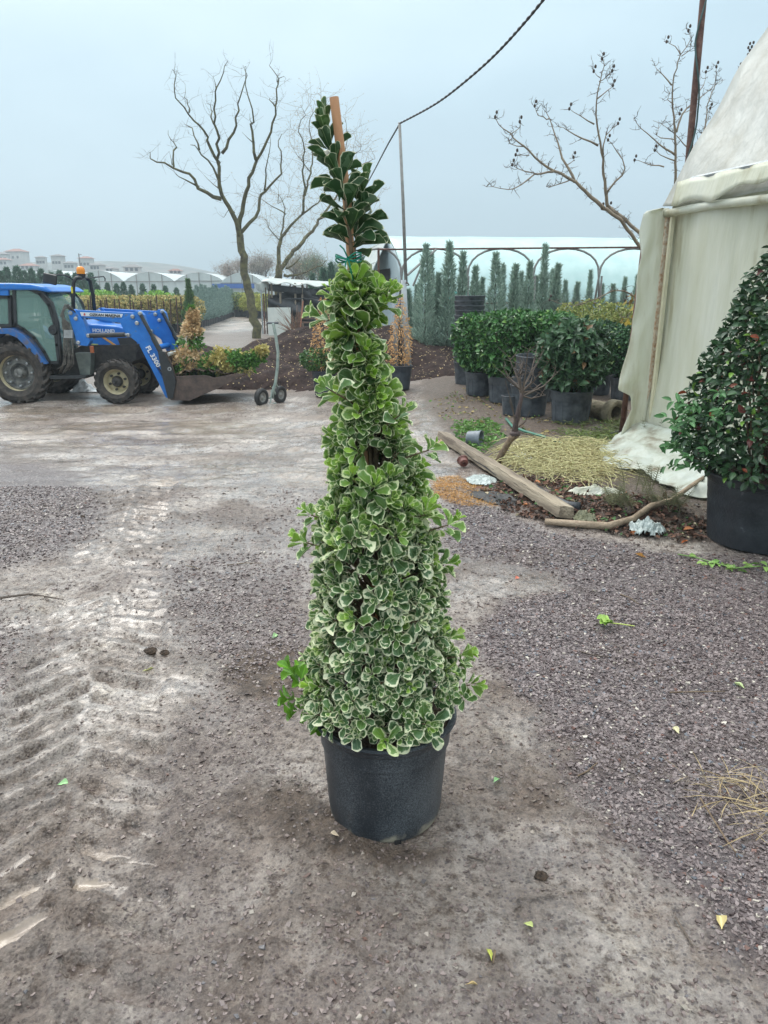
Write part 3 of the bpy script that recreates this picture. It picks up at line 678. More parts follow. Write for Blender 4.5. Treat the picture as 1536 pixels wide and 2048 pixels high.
# ================================================================== GENERIC POTTED PLANTS
def pot_mesh(name, rt, rb, h, m, parent, n=40, ribs=0, lip=.012, tilt=None, loc=(0, 0, 0)):
    mb = MB(); mb.lathe(pot_profile(rt, rb, h, lip), (0, 0, 0), n)
    if ribs:
        for k in range(ribs):
            a = 6.283 * k / ribs; mb.bar(((rb + .003) * math.cos(a), (rb + .003) * math.sin(a), .02), ((rb + (rt - lip - rb) * .72 + .003) * math.cos(a), (rb + (rt - lip - rb) * .72 + .003) * math.sin(a), h * .72), .008, .006)
    return mb.build(name, m, parent, smooth='auto', loc=loc)
def soil_disc(r, z, parent):
    mb = MB(); n = 20
    mb.v.append((0, 0, z + .02)); 
    for i in (1, 2, 3):
        for k in range(n): a = 6.283 * k / n; mb.v.append((r * i / 3 * math.cos(a), r * i / 3 * math.sin(a), z + .02 * random.random()))
    for k in range(n): mb.f.append((0, 1 + k, 1 + (k + 1) % n))
    for i in range(2):
        for k in range(n): k2 = (k + 1) % n; b = 1 + i * n; mb.f.append((b + k, b + n + k, b + n + k2, b + k2))
    return mb.build('soil', M['soil'], parent, smooth=True)
def leafcol(N, c1, c2, var=.25, spec=()):
    k = RG.random((N, 1)); c = np.array(c1) * (1 - k) + np.array(c2) * k; c = c * RG.uniform(1 - var, 1 + var, (N, 1))
    r = RG.random(N); a = 0
    for frac, cc in spec: c[(r >= a) & (r < a + frac)] = np.array(cc) ; a += frac
    return np.hstack([np.clip(c, 0, 1), np.ones((N, 1))])
def crown_pts(N, f, lump=.25, seed=0, inner=.55, ls=2.2):
    # f(z01, phi)-> radius ; returns unit-space pts and outward dirs, shell-weighted and lumpy
    z = RG.random(N); a = RG.uniform(0, 6.283, N); r = f(z); keep = RG.random(N) < (r / r.max()) ** .8; z, a, r = z[keep], a[keep], r[keep]
    k = inner + (1 - inner) * RG.random(len(z)) ** .45
    k = k * (1 - lump * .5 + lump * vn(a * ls + seed, z * 7 + seed, 5 + seed))
    return z, a, r * k
def bush(name, f, Hc, N, L, ratio, cols, m, parent, z0, lump=.3, seed=0, out=.9, up=.3, T=T_LEAF, jit=.5, inner=.5, sprd=1):
    z, a, r = crown_pts(N, f, lump, seed, inner); zz = z0 + z * Hc + RG.normal(0, .01, len(z))
    pos = np.stack([r * np.cos(a), r * np.sin(a), zz], 1); n = nrm(np.stack([np.cos(a), np.sin(a), .35 + 1.2 * (z - .5)], 1) + RG.normal(0, jit * .8, (len(z), 3)))
    d = nrm(np.stack([np.cos(a) * out, np.sin(a) * out, np.full(len(z), up)], 1) + RG.normal(0, jit, (len(z), 3)))
    c = leafcol(len(z), *cols)
    Lv = L * RG.uniform(.7, 1.25, len(z))
    me = leaf_cloud(name, pos, d, n, Lv, Lv * ratio, T, c)
    return link(name, me, m, parent)
def sticks(name, n, r0, z0, z1, rr, rad, m, parent):
    mb = MB()
    for k in range(n):
        a = random.uniform(0, 6.28); b = a + random.uniform(-.5, .5); q = random.random()
        mb.tube([(r0 * q * math.cos(a), r0 * q * math.sin(a), z0), (.5 * (r0 + rr) * q * math.cos(b), .5 * (r0 + rr) * q * math.sin(b), (z0 + z1) / 2), (rr * q * math.cos(b), rr * q * math.sin(b), z1)], [rad, rad * .8, rad * .4], 5)
    return mb.build(name, m, parent, smooth=True)
# big dark cone shrub at the right edge
def viburnum():
    p = G(1520, 1070); X, Y = 2.52, 4.72; z = gz(X, Y)
    t = thing('potted_shrub', 'big dark leaved cone shrub in a wide black tub at the right edge', 'potted shrub', (X, Y, z))
    pot_mesh('pot', .385, .325, .47, M['potblack2'], t, 72, lip=.02)
    soil_disc(.36, .42, t)
    f = lambda q: np.interp(q, (0, .06, .2, .45, .7, .9, 1), (.40, .53, .56, .42, .27, .12, .02))
    cols = ((.016, .045, .018), (.05, .11, .045), .3, ((.035, (.16, .30, .05)), (.02, (.12, .03, .025)), (.01, (.30, .07, .03))))
    z_, a, r = crown_pts(9500, f, .35, 3, .5, 2.6); zz = .46 + z_ * 1.65
    # hollow: a gap of stems low on the left
    pos = np.stack([r * np.cos(a), r * np.sin(a), zz], 1); N = len(pos)
    n = nrm(np.stack([np.cos(a), np.sin(a), .6 + 0 * a], 1) + RG.normal(0, .5, (N, 3))); d = nrm(np.stack([np.cos(a), np.sin(a), -.05 + 0 * a], 1) + RG.normal(0, .65, (N, 3)))
    Lv = .052 * RG.uniform(.7, 1.3, N); me = leaf_cloud('foliage', pos, d, n, Lv, Lv * .29, T_LEAF2, leafcol(N, *cols)); link('foliage', me, M['leaf_gloss'], t)
    # lighter long leaved branches at the lower left
    pts = []; ds = []
    for k in range(26):
        a0 = R(180 + random.uniform(-50, 40)); r0 = random.uniform(.46, .60); b = Vector((r0 * math.cos(a0), r0 * math.sin(a0) * .8, random.uniform(.48, 1.0))); dd = Vector((math.cos(a0), math.sin(a0), random.uniform(-.2, .5)))
        for j in range(8):
            pts.append(b + dd * .016 * j); v = dd * .6 + Vector((random.gauss(0, .7), random.gauss(0, .7), random.gauss(0, .5))); ds.append(v)
    N = len(pts); Lv = .062 * RG.uniform(.7, 1.2, N)
    me = leaf_cloud('young_leaves', np.array(pts), np.array(ds), nrm(np.array([(-.3, -.5, 1)]) + RG.normal(0, .4, (N, 3))), Lv, Lv * .22, T_LEAF2, leafcol(N, (.05, .15, .05), (.12, .27, .10), .2))
    o = link('foliage', me, M['leaf'], t); o['label'] = 'paler green young side shoots at the lower left'
    sticks('stem', 26, .10, .42, 1.5, .34, .009, M['stem'], t)
M['potblack2'] = mat('scuffed_black_plastic', (.016, .020, .027), (.035, .042, .05), .42, 9, .2, 60, c3=(.16, .18, .19), contrast=(.3, .62))
viburnum()
# ---- laurel-like bushes in pots
M['potlaurel'] = M['potgrey']
def laurel(kind):
    t = thing('potted_shrub', 'x', 'potted shrub'); 
    ph, rt = (.40, .265)
    pot_mesh('pot', rt, .22, ph, M['potgrey'], t, 36, ribs=14); soil_disc(rt - .02, ph - .04, t)
    if kind == 0:    # clipped broad drum
        f = lambda q: np.interp(q, (0, .1, .35, .8, .95, 1), (.18, .32, .42, .44, .37, .15)); Hc = .92; L = .085; cols = ((.028, .085, .025), (.09, .23, .065), .35, ((.06, (.2, .36, .09)),))
    elif kind == 1:  # dome of long leaves
        f = lambda q: np.interp(q, (0, .12, .4, .7, .92, 1), (.18, .31, .39, .38, .25, .06)); Hc = .80; L = .10; cols = ((.035, .08, .04), (.10, .19, .095), .3, ((.03, (.2, .12, .06)),))
    else:
        f = lambda q: np.interp(q, (0, .12, .4, .7, .92, 1), (.16, .33, .42, .44, .36, .1)); Hc = .85; L = .085; cols = ((.02, .06, .025), (.06, .16, .06), .3, ((.03, (.18, .28, .08)),))
    bush('foliage', f, Hc, 3600, L, .26, cols, M['leaf_gloss'], t, ph + .02, .35, kind, .8, .1, T_LEAF, .6, .35)
    sticks('stem', 9, .10, ph - .05, ph + Hc * .8, .25, .010, M['stem'], t)
    return t
lp = [laurel(k) for k in range(3)]
LS = [  # px of pot centre, py of pot foot, kind, scale, rot, label
    (962, 793, 0, .94, 0, 'glossy clipped laurel bush at the left end of the potted laurels'),
    (1012, 808, 0, .98, 1.0, 'rounded glossy laurel bush half hidden by the leaning pot stack'),
    (1148, 850, 1, 1.03, 0, 'front potted bush with long drooping leaves beside the clay pipe'),
    (1256, 803, 2, .86, 0, 'dark leafy bush in a grey pot right behind the clay pipe'),
    (1082, 806, 0, .95, 2.2, 'glossy laurel bush directly behind the leaning pot stack'),
    (1030, 778, 0, .97, 4.0, 'laurel bush in the rear row just right of the tall pot stack'),
    (1200, 792, 2, .9, 2.0, 'dark bush in the rear row between the front bush and the right one'),
    (1105, 780, 0, .95, 5.0, 'laurel bush in the rear row above the front potted bush')]
used = set()
for px, py, k, s, rz, lab in LS:
    o = lp[k] if k not in used else copy_tree(lp[k]); used.add(k)
    g = G(px, py); o.location = (g.x, g.y + .22, gz(g.x, g.y)); o.scale = (s, s, s); o.rotation_euler.z = rz
    o['label'] = lab; o['group'] = 'potted laurel bushes'
# ---- stacks of pots
def pstack(px, py, n, rt, dz, h, lean, labs, grp, m, inv=False):
    g = G(px, py); x, y, z = g.x, g.y + rt, gz(g.x, g.y)
    first = None
    for k in range(n):
        if first is None:
            mb = MB(); mb.lathe(pot_profile(rt, rt * .8, h, .014), (0, 0, 0), 40)
            me_o = mb.build('plant_pot', m, None, smooth='auto'); first = me_o; o = me_o
        else: o = first.copy(); C.objects.link(o)
        o.location = (x + lean * k + random.uniform(-.004, .004), y, z + dz * k); o.rotation_euler = (random.uniform(-.015, .015), random.uniform(-.03, .0) - .03 * (lean != 0), random.random() * 6)
        if k == 0: lab = labs[0]
        elif k == n - 1: lab = labs[2]
        else: lab = labs[1] % ('second third fourth fifth sixth seventh eighth ninth tenth eleventh twelfth thirteenth fourteenth fifteenth sixteenth'.split()[k - 1])
        tag(o, lab, 'plant pot', grp)
pstack(938, 772, 15, .275, .082, .40, 0.0, ('bottom pot of the tall straight stack left of the laurels', '%s pot from the ground in the tall straight stack left of the laurels', 'topmost pot of the tall straight stack left of the laurels'), 'pots nested in the tall stack', M['potgrey'])
pstack(1066, 836, 5, .265, .095, .42, 0.008, ('bottom pot of the low stack behind the bare sapling', '%s pot from the ground in the low stack behind the bare sapling', 'topmost pot of the low stack behind the bare sapling'), 'pots nested in the low stack', M['potgrey'])
def loosepot(px, py, rt, h, m, label, rot=None, name='plant_pot'):
    g = GH(px, py); mb = MB(); mb.lathe(pot_profile(rt, rt * .78, h, .01), (0, 0, 0), 32); o = mb.build(name, m, None, smooth='auto'); o.location = g
    if rot: o.rotation_euler = rot; o.location.z += rt * .8
    tag(o, label, 'plant pot'); return o
loosepot(1020, 830, .13, .27, M['potgrey'], 'small upright empty pot left of the low pot stack')
loosepot(934, 893, .095, .16, M['potgrey2'] if 'potgrey2' in M else mat('pale_grey_plastic', (.13, .155, .18), (.22, .25, .28), .5, 8), 'pale grey pot lying on its side behind the plank', (R(88), 0, R(65)))
loosepot(928, 937, .055, .07, mat('terracotta_plastic', (.13, .05, .04), (.2, .08, .065), .5, 10), 'small reddish brown pot lying by the left end of the plank', (R(-70), 0, R(10)))
# ---- clay pipe
def claypipe():
    a = G(1244, 848); X, Y = a.x - .07, a.y + .05; rz = R(25)
    t = thing('clay_pipe', 'mossy old clay pipe with a flared collar lying open end forward', 'pipe', (X, Y, gz(X, Y) + .13), rz)
    m = mat('mossy_clay', (.15, .13, .085), (.30, .26, .18), .85, 9, .6, 40, c3=(.10, .12, .05))
    MB().lathe([(.115, .0), (.115, .62), (.085, .62), (.085, .0)], (0, 0, 0), 36, 'Y', closed=True).build('barrel', m, t, smooth='auto')
    MB().lathe([(.160, -.03), (.168, -.01), (.168, .09), (.14, .13), (.118, .14), (.118, .02), (.108, -.028), (.13, -.038)], (0, 0, 0), 36, 'Y', closed=True).build('collar', m, t, smooth='auto')
claypipe()
# ================================================================== TRACTOR
def text_mesh(name, s, size, m, parent, loc, rot, ext=.002, shear=0, bold=0, sx=1):
    cu = bpy.data.curves.new(name, 'FONT'); cu.body = s; cu.size = size; cu.extrude = ext; cu.offset = bold; cu.shear = shear; cu.resolution_u = 2
    o = bpy.data.objects.new(name + '_tmp', cu); C.objects.link(o)
    dg = bpy.context.evaluated_depsgraph_get(); me = bpy.data.meshes.new_from_object(o.evaluated_get(dg)); bpy.data.objects.remove(o)
    r = link(name, me, m, parent); me.materials.clear(); me.materials.append(m); r.location = loc; r.rotation_euler = rot; r.scale = (sx, 1, 1); return r
def tyre_lugs(Rr, w, n, h, tw):      # axis Y
    mb = MB(); sh = Rr - h
    mb.lathe([(sh * .60, -w * .36), (sh * .78, -w * .52), (sh * .93, -w * .50), (sh * .99, -w * .36), (sh, 0), (sh * .99, w * .36), (sh * .93, w * .50), (sh * .78, w * .52), (sh * .60, w * .36)], (0, 0, 0), 56, 'Y')
    for k in range(n):
        for sd in (-1, 1):
            a = 2 * math.pi * (k + (.5 if sd > 0 else 0)) / n
            pts = []
            for q in range(5):
                f = q / 4; aa = a - f * tw; y = sd * (w * .02 + f * w * .50); rr = sh * (1.0 - .015 * f - (.05 if f == 1 else 0)); pts.append((aa, y, rr))
            b = len(mb.v); dw = .14 * 6.283 / n * 1.1
            for aa, y, rr in pts:
                for da in (-dw, dw):
                    for hh in (-.01, h): q2 = rr + hh; mb.v.append((q2 * math.cos(aa + da * (1 if hh < 0 else .75)), y, q2 * math.sin(aa + da * (1 if hh < 0 else .75))))
            for q in range(4):
                i = b + q * 4; j = i + 4
                mb.f += [(i, i + 1, j + 1, j), (i + 2, j + 2, j + 3, i + 3), (i + 1, i + 3, j + 3, j + 1)]
            mb.f += [(b, b + 2, b + 3, b + 1), (b + 16, b + 17, b + 19, b + 18)]
    return mb
def tractor():
    blue = mat('blue_tractor_paint', (.006, .13, .48), (.012, .17, .56), .36, 7, .06, 30, detail=9, c3=(.10, .15, .24), contrast=(.3, .60)); bluedirt = mat('muddy_blue_paint', (.02, .12, .36), (.13, .11, .12), .5, 7, .1, 30, contrast=(.45, .62))
    dark = mat('greasy_dark_metal', (.012, .012, .013), (.05, .045, .04), .6, 12, .5, 30); blackp = mat('black_enamel', (.012, .014, .016), (.03, .033, .036), .4, 8)
    rub = mat('muddy_tyre_rubber', (.022, .020, .019), (.085, .07, .058), .75, 12, .6, 30, contrast=(.4, .68))
    cream = mat('cream_rim_paint', (.42, .36, .22), (.58, .52, .36), .5, 9, .2, 30, c3=(.26, .17, .09)); greyrim = mat('grey_rim_disc', (.06, .065, .07), (.22, .22, .20), .55, 10, .3, 30)
    glass, nt, N, L, b = newmat('misty_cab_glass'); b.inputs['Base Color'].default_value = (.20, .34, .30, 1); b.inputs['Roughness'].default_value = .12; b.inputs['Alpha'].default_value = .52
    steel = mat('hydraulic_steel', (.30, .32, .33), (.45, .46, .46), .35, 10, metal=.6); buck = mat('worn_brown_bucket_steel', (.045, .032, .028), (.11, .075, .06), .6, 7, .5, 30, c3=(.16, .10, .075))
    YN = 13.2
    r0 = G(120, 796); Z0 = gz(-5.5, 13.5)
    X0 = P(120, 700, YN).x
    t = thing('tractor', 'blue cab tractor with a front loader parked at the left edge', 'tractor', (X0, YN + .7, Z0 - .02))
    def xz(px, py, dy=0): p = P(px, py, YN + dy); return (p.x, p.z)
    def poly(pts, y0, y1, name, m, parent=None, bev=.006, mb=None):
        q = [xz(*p, min(y0, .5)) for p in pts]; k = (mb or MB()); k.prism(q, YN + y0, YN + y1)
        return k.build(name, m, parent or t, world=(True), smooth=False, bevel=bev)
    def wpt(px, py, dy): return P(px, py, YN + dy)
    # wheels
    def wheel(px, py, rpx, dy, w, n, front, name='wheel'):
        c = wpt(px, py, 0); e = wpt(px + rpx, py, 0); Rr = (e.x - c.x)
        c.y += dy + w / 2; c.z = Z0 + Rr - .025
        wob = thing(name, None, None); wob.parent = t; wob.location = c - t.location
        for k_ in ('label', 'category'):
            if k_ in wob: del wob[k_]
        ty = tyre_lugs(Rr, w, n, Rr * .062, .34).build('tyre', rub, wob, smooth='auto')
        rm = MB()
        if front:
            rm.lathe([(Rr * .66, -w * .34), (Rr * .60, -w * .37), (Rr * .57, -w * .30), (Rr * .50, -w * .1), (Rr * .46, .02), (Rr * .30, .0), (Rr * .26, -.03), (Rr * .24, .0), (.02, .0)], (0, 0, 0), 40, 'Y')
            rm.lathe([(Rr * .57, w * .3), (Rr * .66, w * .36), (Rr * .55, .05), (.02, .04)], (0, 0, 0), 30, 'Y')
            rm.build('rim', cream, wob, smooth='auto')
            hb = MB(); hb.lathe([(.01, -.11), (Rr * .20, -.10), (Rr * .24, -.06), (Rr * .24, .04)], (0, 0, 0), 24, 'Y'); hb.build('hub', dark, wob, smooth='auto')
            for k in range(6):
                a = k * 1.047 + .3; MB().lathe([(.004, -.03), (.022, -.028), (.022, .02)], (Rr * .36 * math.cos(a), -.01, Rr * .36 * math.sin(a)), 8, 'Y').build('wheel_bolt', dark, wob)
        else:
            rm.lathe([(Rr * .66, -w * .34), (Rr * .62, -w * .38), (Rr * .58, -w * .33), (Rr * .55, -w * .12), (Rr * .55, .1)], (0, 0, 0), 48, 'Y'); rm.lathe([(Rr * .55, w * .3), (Rr * .66, w * .36)], (0, 0, 0), 30, 'Y'); rm.build('rim', cream, wob, smooth='auto')
            dk = MB(); dk.lathe([(Rr * .56, -w * .10), (Rr * .50, -w * .14), (Rr * .44, -w * .02), (Rr * .3, -w * .06), (Rr * .22, .04), (Rr * .2, .05), (.02, .05)], (0, 0, 0), 40, 'Y'); dk.build('wheel_disc', greyrim, wob, smooth='auto')
            hb = MB(); hb.lathe([(.01, -.08), (Rr * .13, -.08), (Rr * .17, -.04), (Rr * .19, .06)], (0, 0, 0), 24, 'Y'); hb.build('hub', mat('greasy_hub', (.05, .05, .05), (.3, .3, .28), .4, 14), wob, smooth='auto')
            for k in range(8):
                a = k * .785; MB().lathe([(.004, -.075), (.02, -.07), (.02, .0)], (Rr * .42 * math.cos(a), 0, Rr * .42 * math.sin(a)), 8, 'Y').build('wheel_bolt', steel, wob)
        return wob
    wheel(29, 735, 63, 0.0, .38, 20, False); wheel(29, 735, 63, 1.45, .38, 20, False)
    wheel(227, 753, 45, .05, .30, 18, True); wheel(227, 753, 45, 1.35, .30, 18, True)
    # chassis and engine
    poly([(60, 700), (120, 712), (165, 690), (275, 690), (272, 720), (245, 735), (180, 742), (165, 752), (60, 745)], .45, 1.35, 'chassis', dark)
    poly([(92, 752), (172, 751), (172, 757), (92, 759)], .1, .5, 'step', blackp)
    poly([(150, 706), (182, 706), (180, 750), (168, 758), (160, 748)], .25, .45, 'battery_box', mat('grey_green_metal', (.09, .11, .10), (.16, .18, .16), .5, 8))
    poly([(152, 640), (180, 648), (232, 652), (262, 660), (274, 672), (276, 692), (180, 694), (150, 690)], .50, 1.25, 'hood', blue, bev=.03)
    poly([(186, 692), (278, 688), (276, 704), (232, 708), (186, 706)], .46, 1.28, 'engine_side', dark)
    poly([(234, 676), (268, 674), (274, 688), (240, 690)], .485, .52, 'grille', blackp)
    poly([(202, 674), (208, 674), (232, 690), (226, 690)], .488, .51, 'stripe', mat('orange_stripe', (.65, .32, .06)), bev=0)
    g1 = wpt(180, 688, .49); poly([(180, 687), (196, 688), (195, 692), (181, 691)], .487, .51, 'yellow_badge', mat('yellow_badge_paint', (.55, .60, .18)), bev=0)
    b2 = MB(); b2.box(wpt(184, 699, .25), (.06, .05, .12)); b2.build('side_lamp', mat('orange_lamp_glass', (.55, .16, .06), rough=.3), t, world=True, bevel=.01)
    # fender
    arc = [(-40, 690), (-20, 668), (0, 657), (22, 657), (44, 668), (62, 686), (78, 708), (94, 728), (82, 729), (66, 712), (50, 692), (34, 676), (16, 668), (-5, 668), (-22, 680), (-36, 700)]
    def arcpoly(y0, y1, nm): return poly(arc, y0, y1, nm, bluedirt, bev=.006)
    arcpoly(.02, .42, 'rear_fender'); arcpoly(1.45, 1.85, 'rear_fender')
    # cab: near and far side frames, glass, roof, curved windscreen
    outer = [(-60, 585), (-30, 574), (24, 574), (60, 575), (84, 585), (103, 607), (114, 645), (119, 690), (122, 730), (97, 729), (82, 706), (62, 678), (40, 662), (22, 655), (-60, 655)]
    door = [(27, 577), (58, 578), (79, 588), (97, 610), (108, 645), (113, 690), (117, 725), (99, 725), (88, 704), (68, 676), (46, 658), (31, 650)]
    win = [(-40, 594), (18, 594), (20, 651), (-40, 651)]
    def frame(pp, wd, y0, y1, nm):
        mb = MB(); q = [Vector((xz(*p, .12)[0], YN + (y0 + y1) / 2, xz(*p, .12)[1])) for p in pp]
        for i in range(len(q)): a_, b_ = q[i], q[(i + 1) % len(q)]; e = (b_ - a_).normalized() * wd * .4; mb.bar(a_ - e, b_ + e, abs(y1 - y0), wd)
        return mb.build(nm, blackp, t, world=True)
    yn, yf = .12, 1.42
    for (ya, yb) in ((yn, yn + .05), (yf, yf + .05)):
        f1 = frame(door, .05, ya, yb, 'door_frame'); frame(win, .05, ya, yb, 'window_frame'); poly(door, ya + .02, ya + .028, 'door_glass', glass, bev=0); poly(win, ya + .02, ya + .028, 'side_window', glass, bev=0)
    # near outer pillar
    fm = MB(); q = [wpt(px, py, yn + .02) for px, py in ((60, 574), (84, 584), (104, 607), (115, 645), (120, 690), (122, 729))]; fm.tube(q, .035, 6); fm.build('pillar', blackp, t, world=True, smooth=True)
    fm = MB(); q = [Vector((wpt(px, py, yn).x, YN + yf + .02, wpt(px, py, yn).z)) for px, py in ((60, 574), (84, 584), (104, 607), (115, 645), (120, 690), (122, 729))]; fm.tube(q, .035, 6); fm.build('pillar', blackp, t, world=True, smooth=True)
    ws = [wpt(px, py, yn) for px, py in ((80, 581), (98, 598), (108, 620), (115, 645), (119, 680), (121, 700))]
    mb = MB(); nseg = 8
    for p_ in ws:
        for k in range(nseg + 1): f = k / nseg; mb.v.append((p_.x + .10 * math.sin(math.pi * f), YN + yn + .02 + (yf - yn) * f, p_.z))
    for i in range(len(ws) - 1):
        for k in range(nseg): a_ = i * (nseg + 1) + k; mb.f.append((a_, a_ + 1, a_ + nseg + 2, a_ + nseg + 1))
    mb.build('windscreen', glass, t, world=True, smooth=True)
    rf = MB(); prof = [(-70, 566), (20, 566), (60, 568), (90, 574), (104, 583), (96, 585), (72, 580), (-70, 580)]
    poly(prof, yn - .06, yf + .12, 'roof', blue, bev=.03)
    poly([(-70, 574), (16, 574), (17, 591), (-70, 591)], yn - .03, yn + .03, 'rear_vent', blue)
    poly([(-40, 660), (110, 690), (118, 728), (60, 735), (-40, 735)], .5, 1.1, 'cab_floor', dark)
    # inside: seat and steering wheel
    MB().box(wpt(40, 650, .7), (.5, .5, .14)).box(wpt(14, 622, .7), (.14, .5, .55)).build('seat', blackp, t, world=True, bevel=.03)
    MB().tube([wpt(90, 690, .7), wpt(80, 640, .7)], .03, 6).lathe([(.17, 0), (.19, .015), (.17, .03)], tuple(wpt(79, 636, .7)), 16, 'Z', closed=True).build('steering_wheel', blackp, t, world=True)
    MB().lathe([(.01, -.03), (.07, -.03), (.085, 0), (.085, .03)], tuple(wpt(106, 660, yn - .01)), 18, 'Y').build('door_handle', blackp, t, world=True, smooth='auto')
    # roll arch, beacon, mirrors
    ar = [wpt(147, 625, .45), wpt(146, 590, .45), wpt(147, 565, .45), wpt(151, 557, .45), wpt(158, 555, .55), wpt(172, 556, 1.0), wpt(180, 562, 1.05), wpt(186, 590, 1.1), wpt(189, 622, 1.1)]
    MB().tube(ar, .035, 8).build('roll_arch', blackp, t, world=True, smooth=True)
    MB().box(wpt(144, 580, .42), (.03, .02, .11)).build('reflector', mat('yellow_reflector', (.7, .62, .05)), t, world=True)
    bc = wpt(162, 548, .7)
    bb = MB(); bb.lathe([(.07, -.10), (.055, -.07), (.075, -.03), (.08, .0), (.02, .0)], tuple(bc), 16); bh = bb.build('beacon', blackp, t, world=True, smooth='auto')
    lm = MB(); lm.lathe([(.072, 0), (.075, .06), (.066, .105), (.035, .13), (.001, .135)], tuple(bc), 18); lo = lm.build('beacon_lens', mat('orange_beacon_lens', (.75, .25, .02), rough=.2), bh, world=True, smooth=True)
    ml = MB(); ml.tube([wpt(146, 560, .45), wpt(138, 554, .3), wpt(128, 550, .25), wpt(98, 549, .2), wpt(94, 553, .2), wpt(94, 562, .2)], .012, 6); mo = ml.build('mirror_arm', blackp, t, world=True)
    MB().box(wpt(100, 558, .2), (.24, .05, .17), Matrix.Rotation(R(12), 3, 'Y')).build('mirror', blackp, mo, world=True, bevel=.02)
    MB().tube([wpt(180, 556, 1.1), wpt(195, 554, 1.3), wpt(207, 553, 1.5), wpt(210, 557, 1.5), wpt(210, 562, 1.5)], .012, 6).build('mirror_arm', blackp, t, world=True)
    # loader: two arms
    def loader(dy, near):
        def LW(px, py, off=0): p = P(px, py, YN - .02); return Vector((p.x, YN + dy + off, p.z))
        w = .10
        p1 = [(137, 622), (146, 618), (270, 625), (284, 624), (288, 632), (327, 735), (324, 738), (312, 728), (292, 712), (264, 680), (254, 672), (228, 646), (165, 636), (150, 634)]
        arm1 = [(140, 619), (268, 626), (272, 636), (262, 644), (240, 646), (160, 634), (141, 634)]
        body = [(238, 640), (262, 630), (272, 622), (280, 622), (288, 630), (292, 646), (326, 722), (323, 741), (296, 706), (276, 686), (263, 676), (252, 670)]
        tower = [(137, 622), (148, 618), (166, 638), (172, 652), (182, 682), (176, 692), (156, 690), (150, 668), (141, 640)]
        lower = [(276, 684), (290, 704), (326, 720), (328, 735), (326, 762), (337, 795), (330, 793), (318, 770)]
        la = thing('loader_arm', None, None); la.parent = t; la.location = LW(200, 640) - t.location
        def pl(pts, y0, y1, nm, m, bev=.006):
            q = [xz(*p, -.02) for p in pts]; k = MB(); k.prism(q, YN + dy + y0, YN + dy + y1); return k.build(nm, m, la, world=True, bevel=bev)
        pl(arm1, 0, w, 'beam', blue); pl(body, -.004, w + .004, 'elbow_plate', blue); pl(tower, -.03, w + .03, 'tower', blue); pl([(278, 690), (288, 694), (326, 757), (338, 797), (331, 795), (318, 768)], .006, w, 'lower_beam', blue)
        def cyl(a, b, r, m, nm): MB().tube([LW(*a, -.05), LW(*b, -.05)], r, 10).build(nm, m, la, world=True, smooth='auto')
        cyl((182, 671), (252, 669), .040, blackp, 'lift_cylinder'); cyl((246, 669), (257, 669), .022, steel, 'lift_rod')
        MB().tube([LW(284, 630, -.06), LW(310, 678, -.06)], .032, 10).build('tilt_cylinder', blackp, la, world=True, smooth='auto')
        MB().tube([LW(308, 675, -.06), LW(330, 716, -.06)], .042, 10).build('tilt_rod', steel if False else blackp, la, world=True, smooth='auto')
        for px, py in ((143, 626), (153, 637), (266, 633), (281, 627), (275, 646), (178, 671), (257, 670), (158, 685)):
            c = LW(px, py, -.035); MB().lathe([(.002, -.02), (.022, -.02), (.034, -.01), (.034, .04)], tuple(c), 14, 'Y').build('pin', steel, la, world=True, smooth='auto')
        if near:
            lab = mat('white_decal', (.62, .66, .70), rough=.4); q = [xz(*p, -.02) for p in ((160, 624), (246, 628), (243, 635), (163, 632))]
            k = MB(); k.prism(q, YN + dy - .006, YN + dy - .001); k.build('label_strip', lab, la, world=True)
            c = LW(179, 631.6, -.010); o = text_mesh('lettering', 'OZKAN MAKINA', .062, mat('black_letter_paint', (.01, .01, .012)), la, (0, 0, 0), (R(90), R(2.5), 0), .002, .15, .002, 1.12); o.location = c - origin(la)
            c = LW(168, 630.5, -.010); o = text_mesh('red_mark', 'ö', .05, mat('red_letter_paint', (.5, .05, .05)), la, c - origin(la), (R(90), R(2.5), 0), .002, 0, .004)
            c = LW(292, 694, -.03); o = text_mesh('number', 'FL 3300', .115, mat('white_letter_paint', (.7, .74, .78)), la, c - origin(la), (R(90), R(64), 0), .003, 0, .004, 1.05)
        return la
    loader(-.02, True); loader(1.30, False)
    # model name on the hood side, mostly hidden behind the arm
    c = wpt(185, 664, .47); text_mesh('hood_lettering', 'HOLLAND', .085, mat('white_hood_letters', (.6, .65, .7)), t, c - origin(t), (R(90), R(2), 0), .003, 0, .003)
    # cross tube and bucket
    MB().tube([wpt(296, 700, 0.05), Vector((wpt(296, 700, .05).x, YN + 1.35, wpt(296, 700, .05).z))], .05, 10).build('cross_tube', blue, t, world=True, smooth='auto')
    side = [(326, 706), (332, 703), (345, 728), (352, 752), (410, 750), (430, 755), (475, 746), (487, 749), (440, 775), (380, 801), (343, 800), (336, 792), (328, 760)]
    bk = thing('bucket', None, None); bk.parent = t; bk.location = wpt(380, 770, .3) - t.location
    def pb(pts, y0, y1, nm, m, bev=.004, ref=-.1):
        q = [xz(*p, ref) for p in pts]; k = MB(); k.prism(q, YN + y0, YN + y1); return k.build(nm, m, bk, world=True, bevel=bev)
    pb(side, -.13, -.10, 'side_plate', buck); pb(side, 1.50, 1.53, 'side_plate', buck)
    pb([(326, 706), (332, 703), (340, 740), (350, 790), (378, 795), (485, 747), (487, 750), (380, 801), (343, 800), (336, 792), (328, 760)], -.10, 1.50, 'shell', buck)
    pb([(318, 704), (330, 702), (346, 735), (354, 762), (348, 796), (338, 797), (328, 760)], -.165, -.132, 'bracket', blackp)
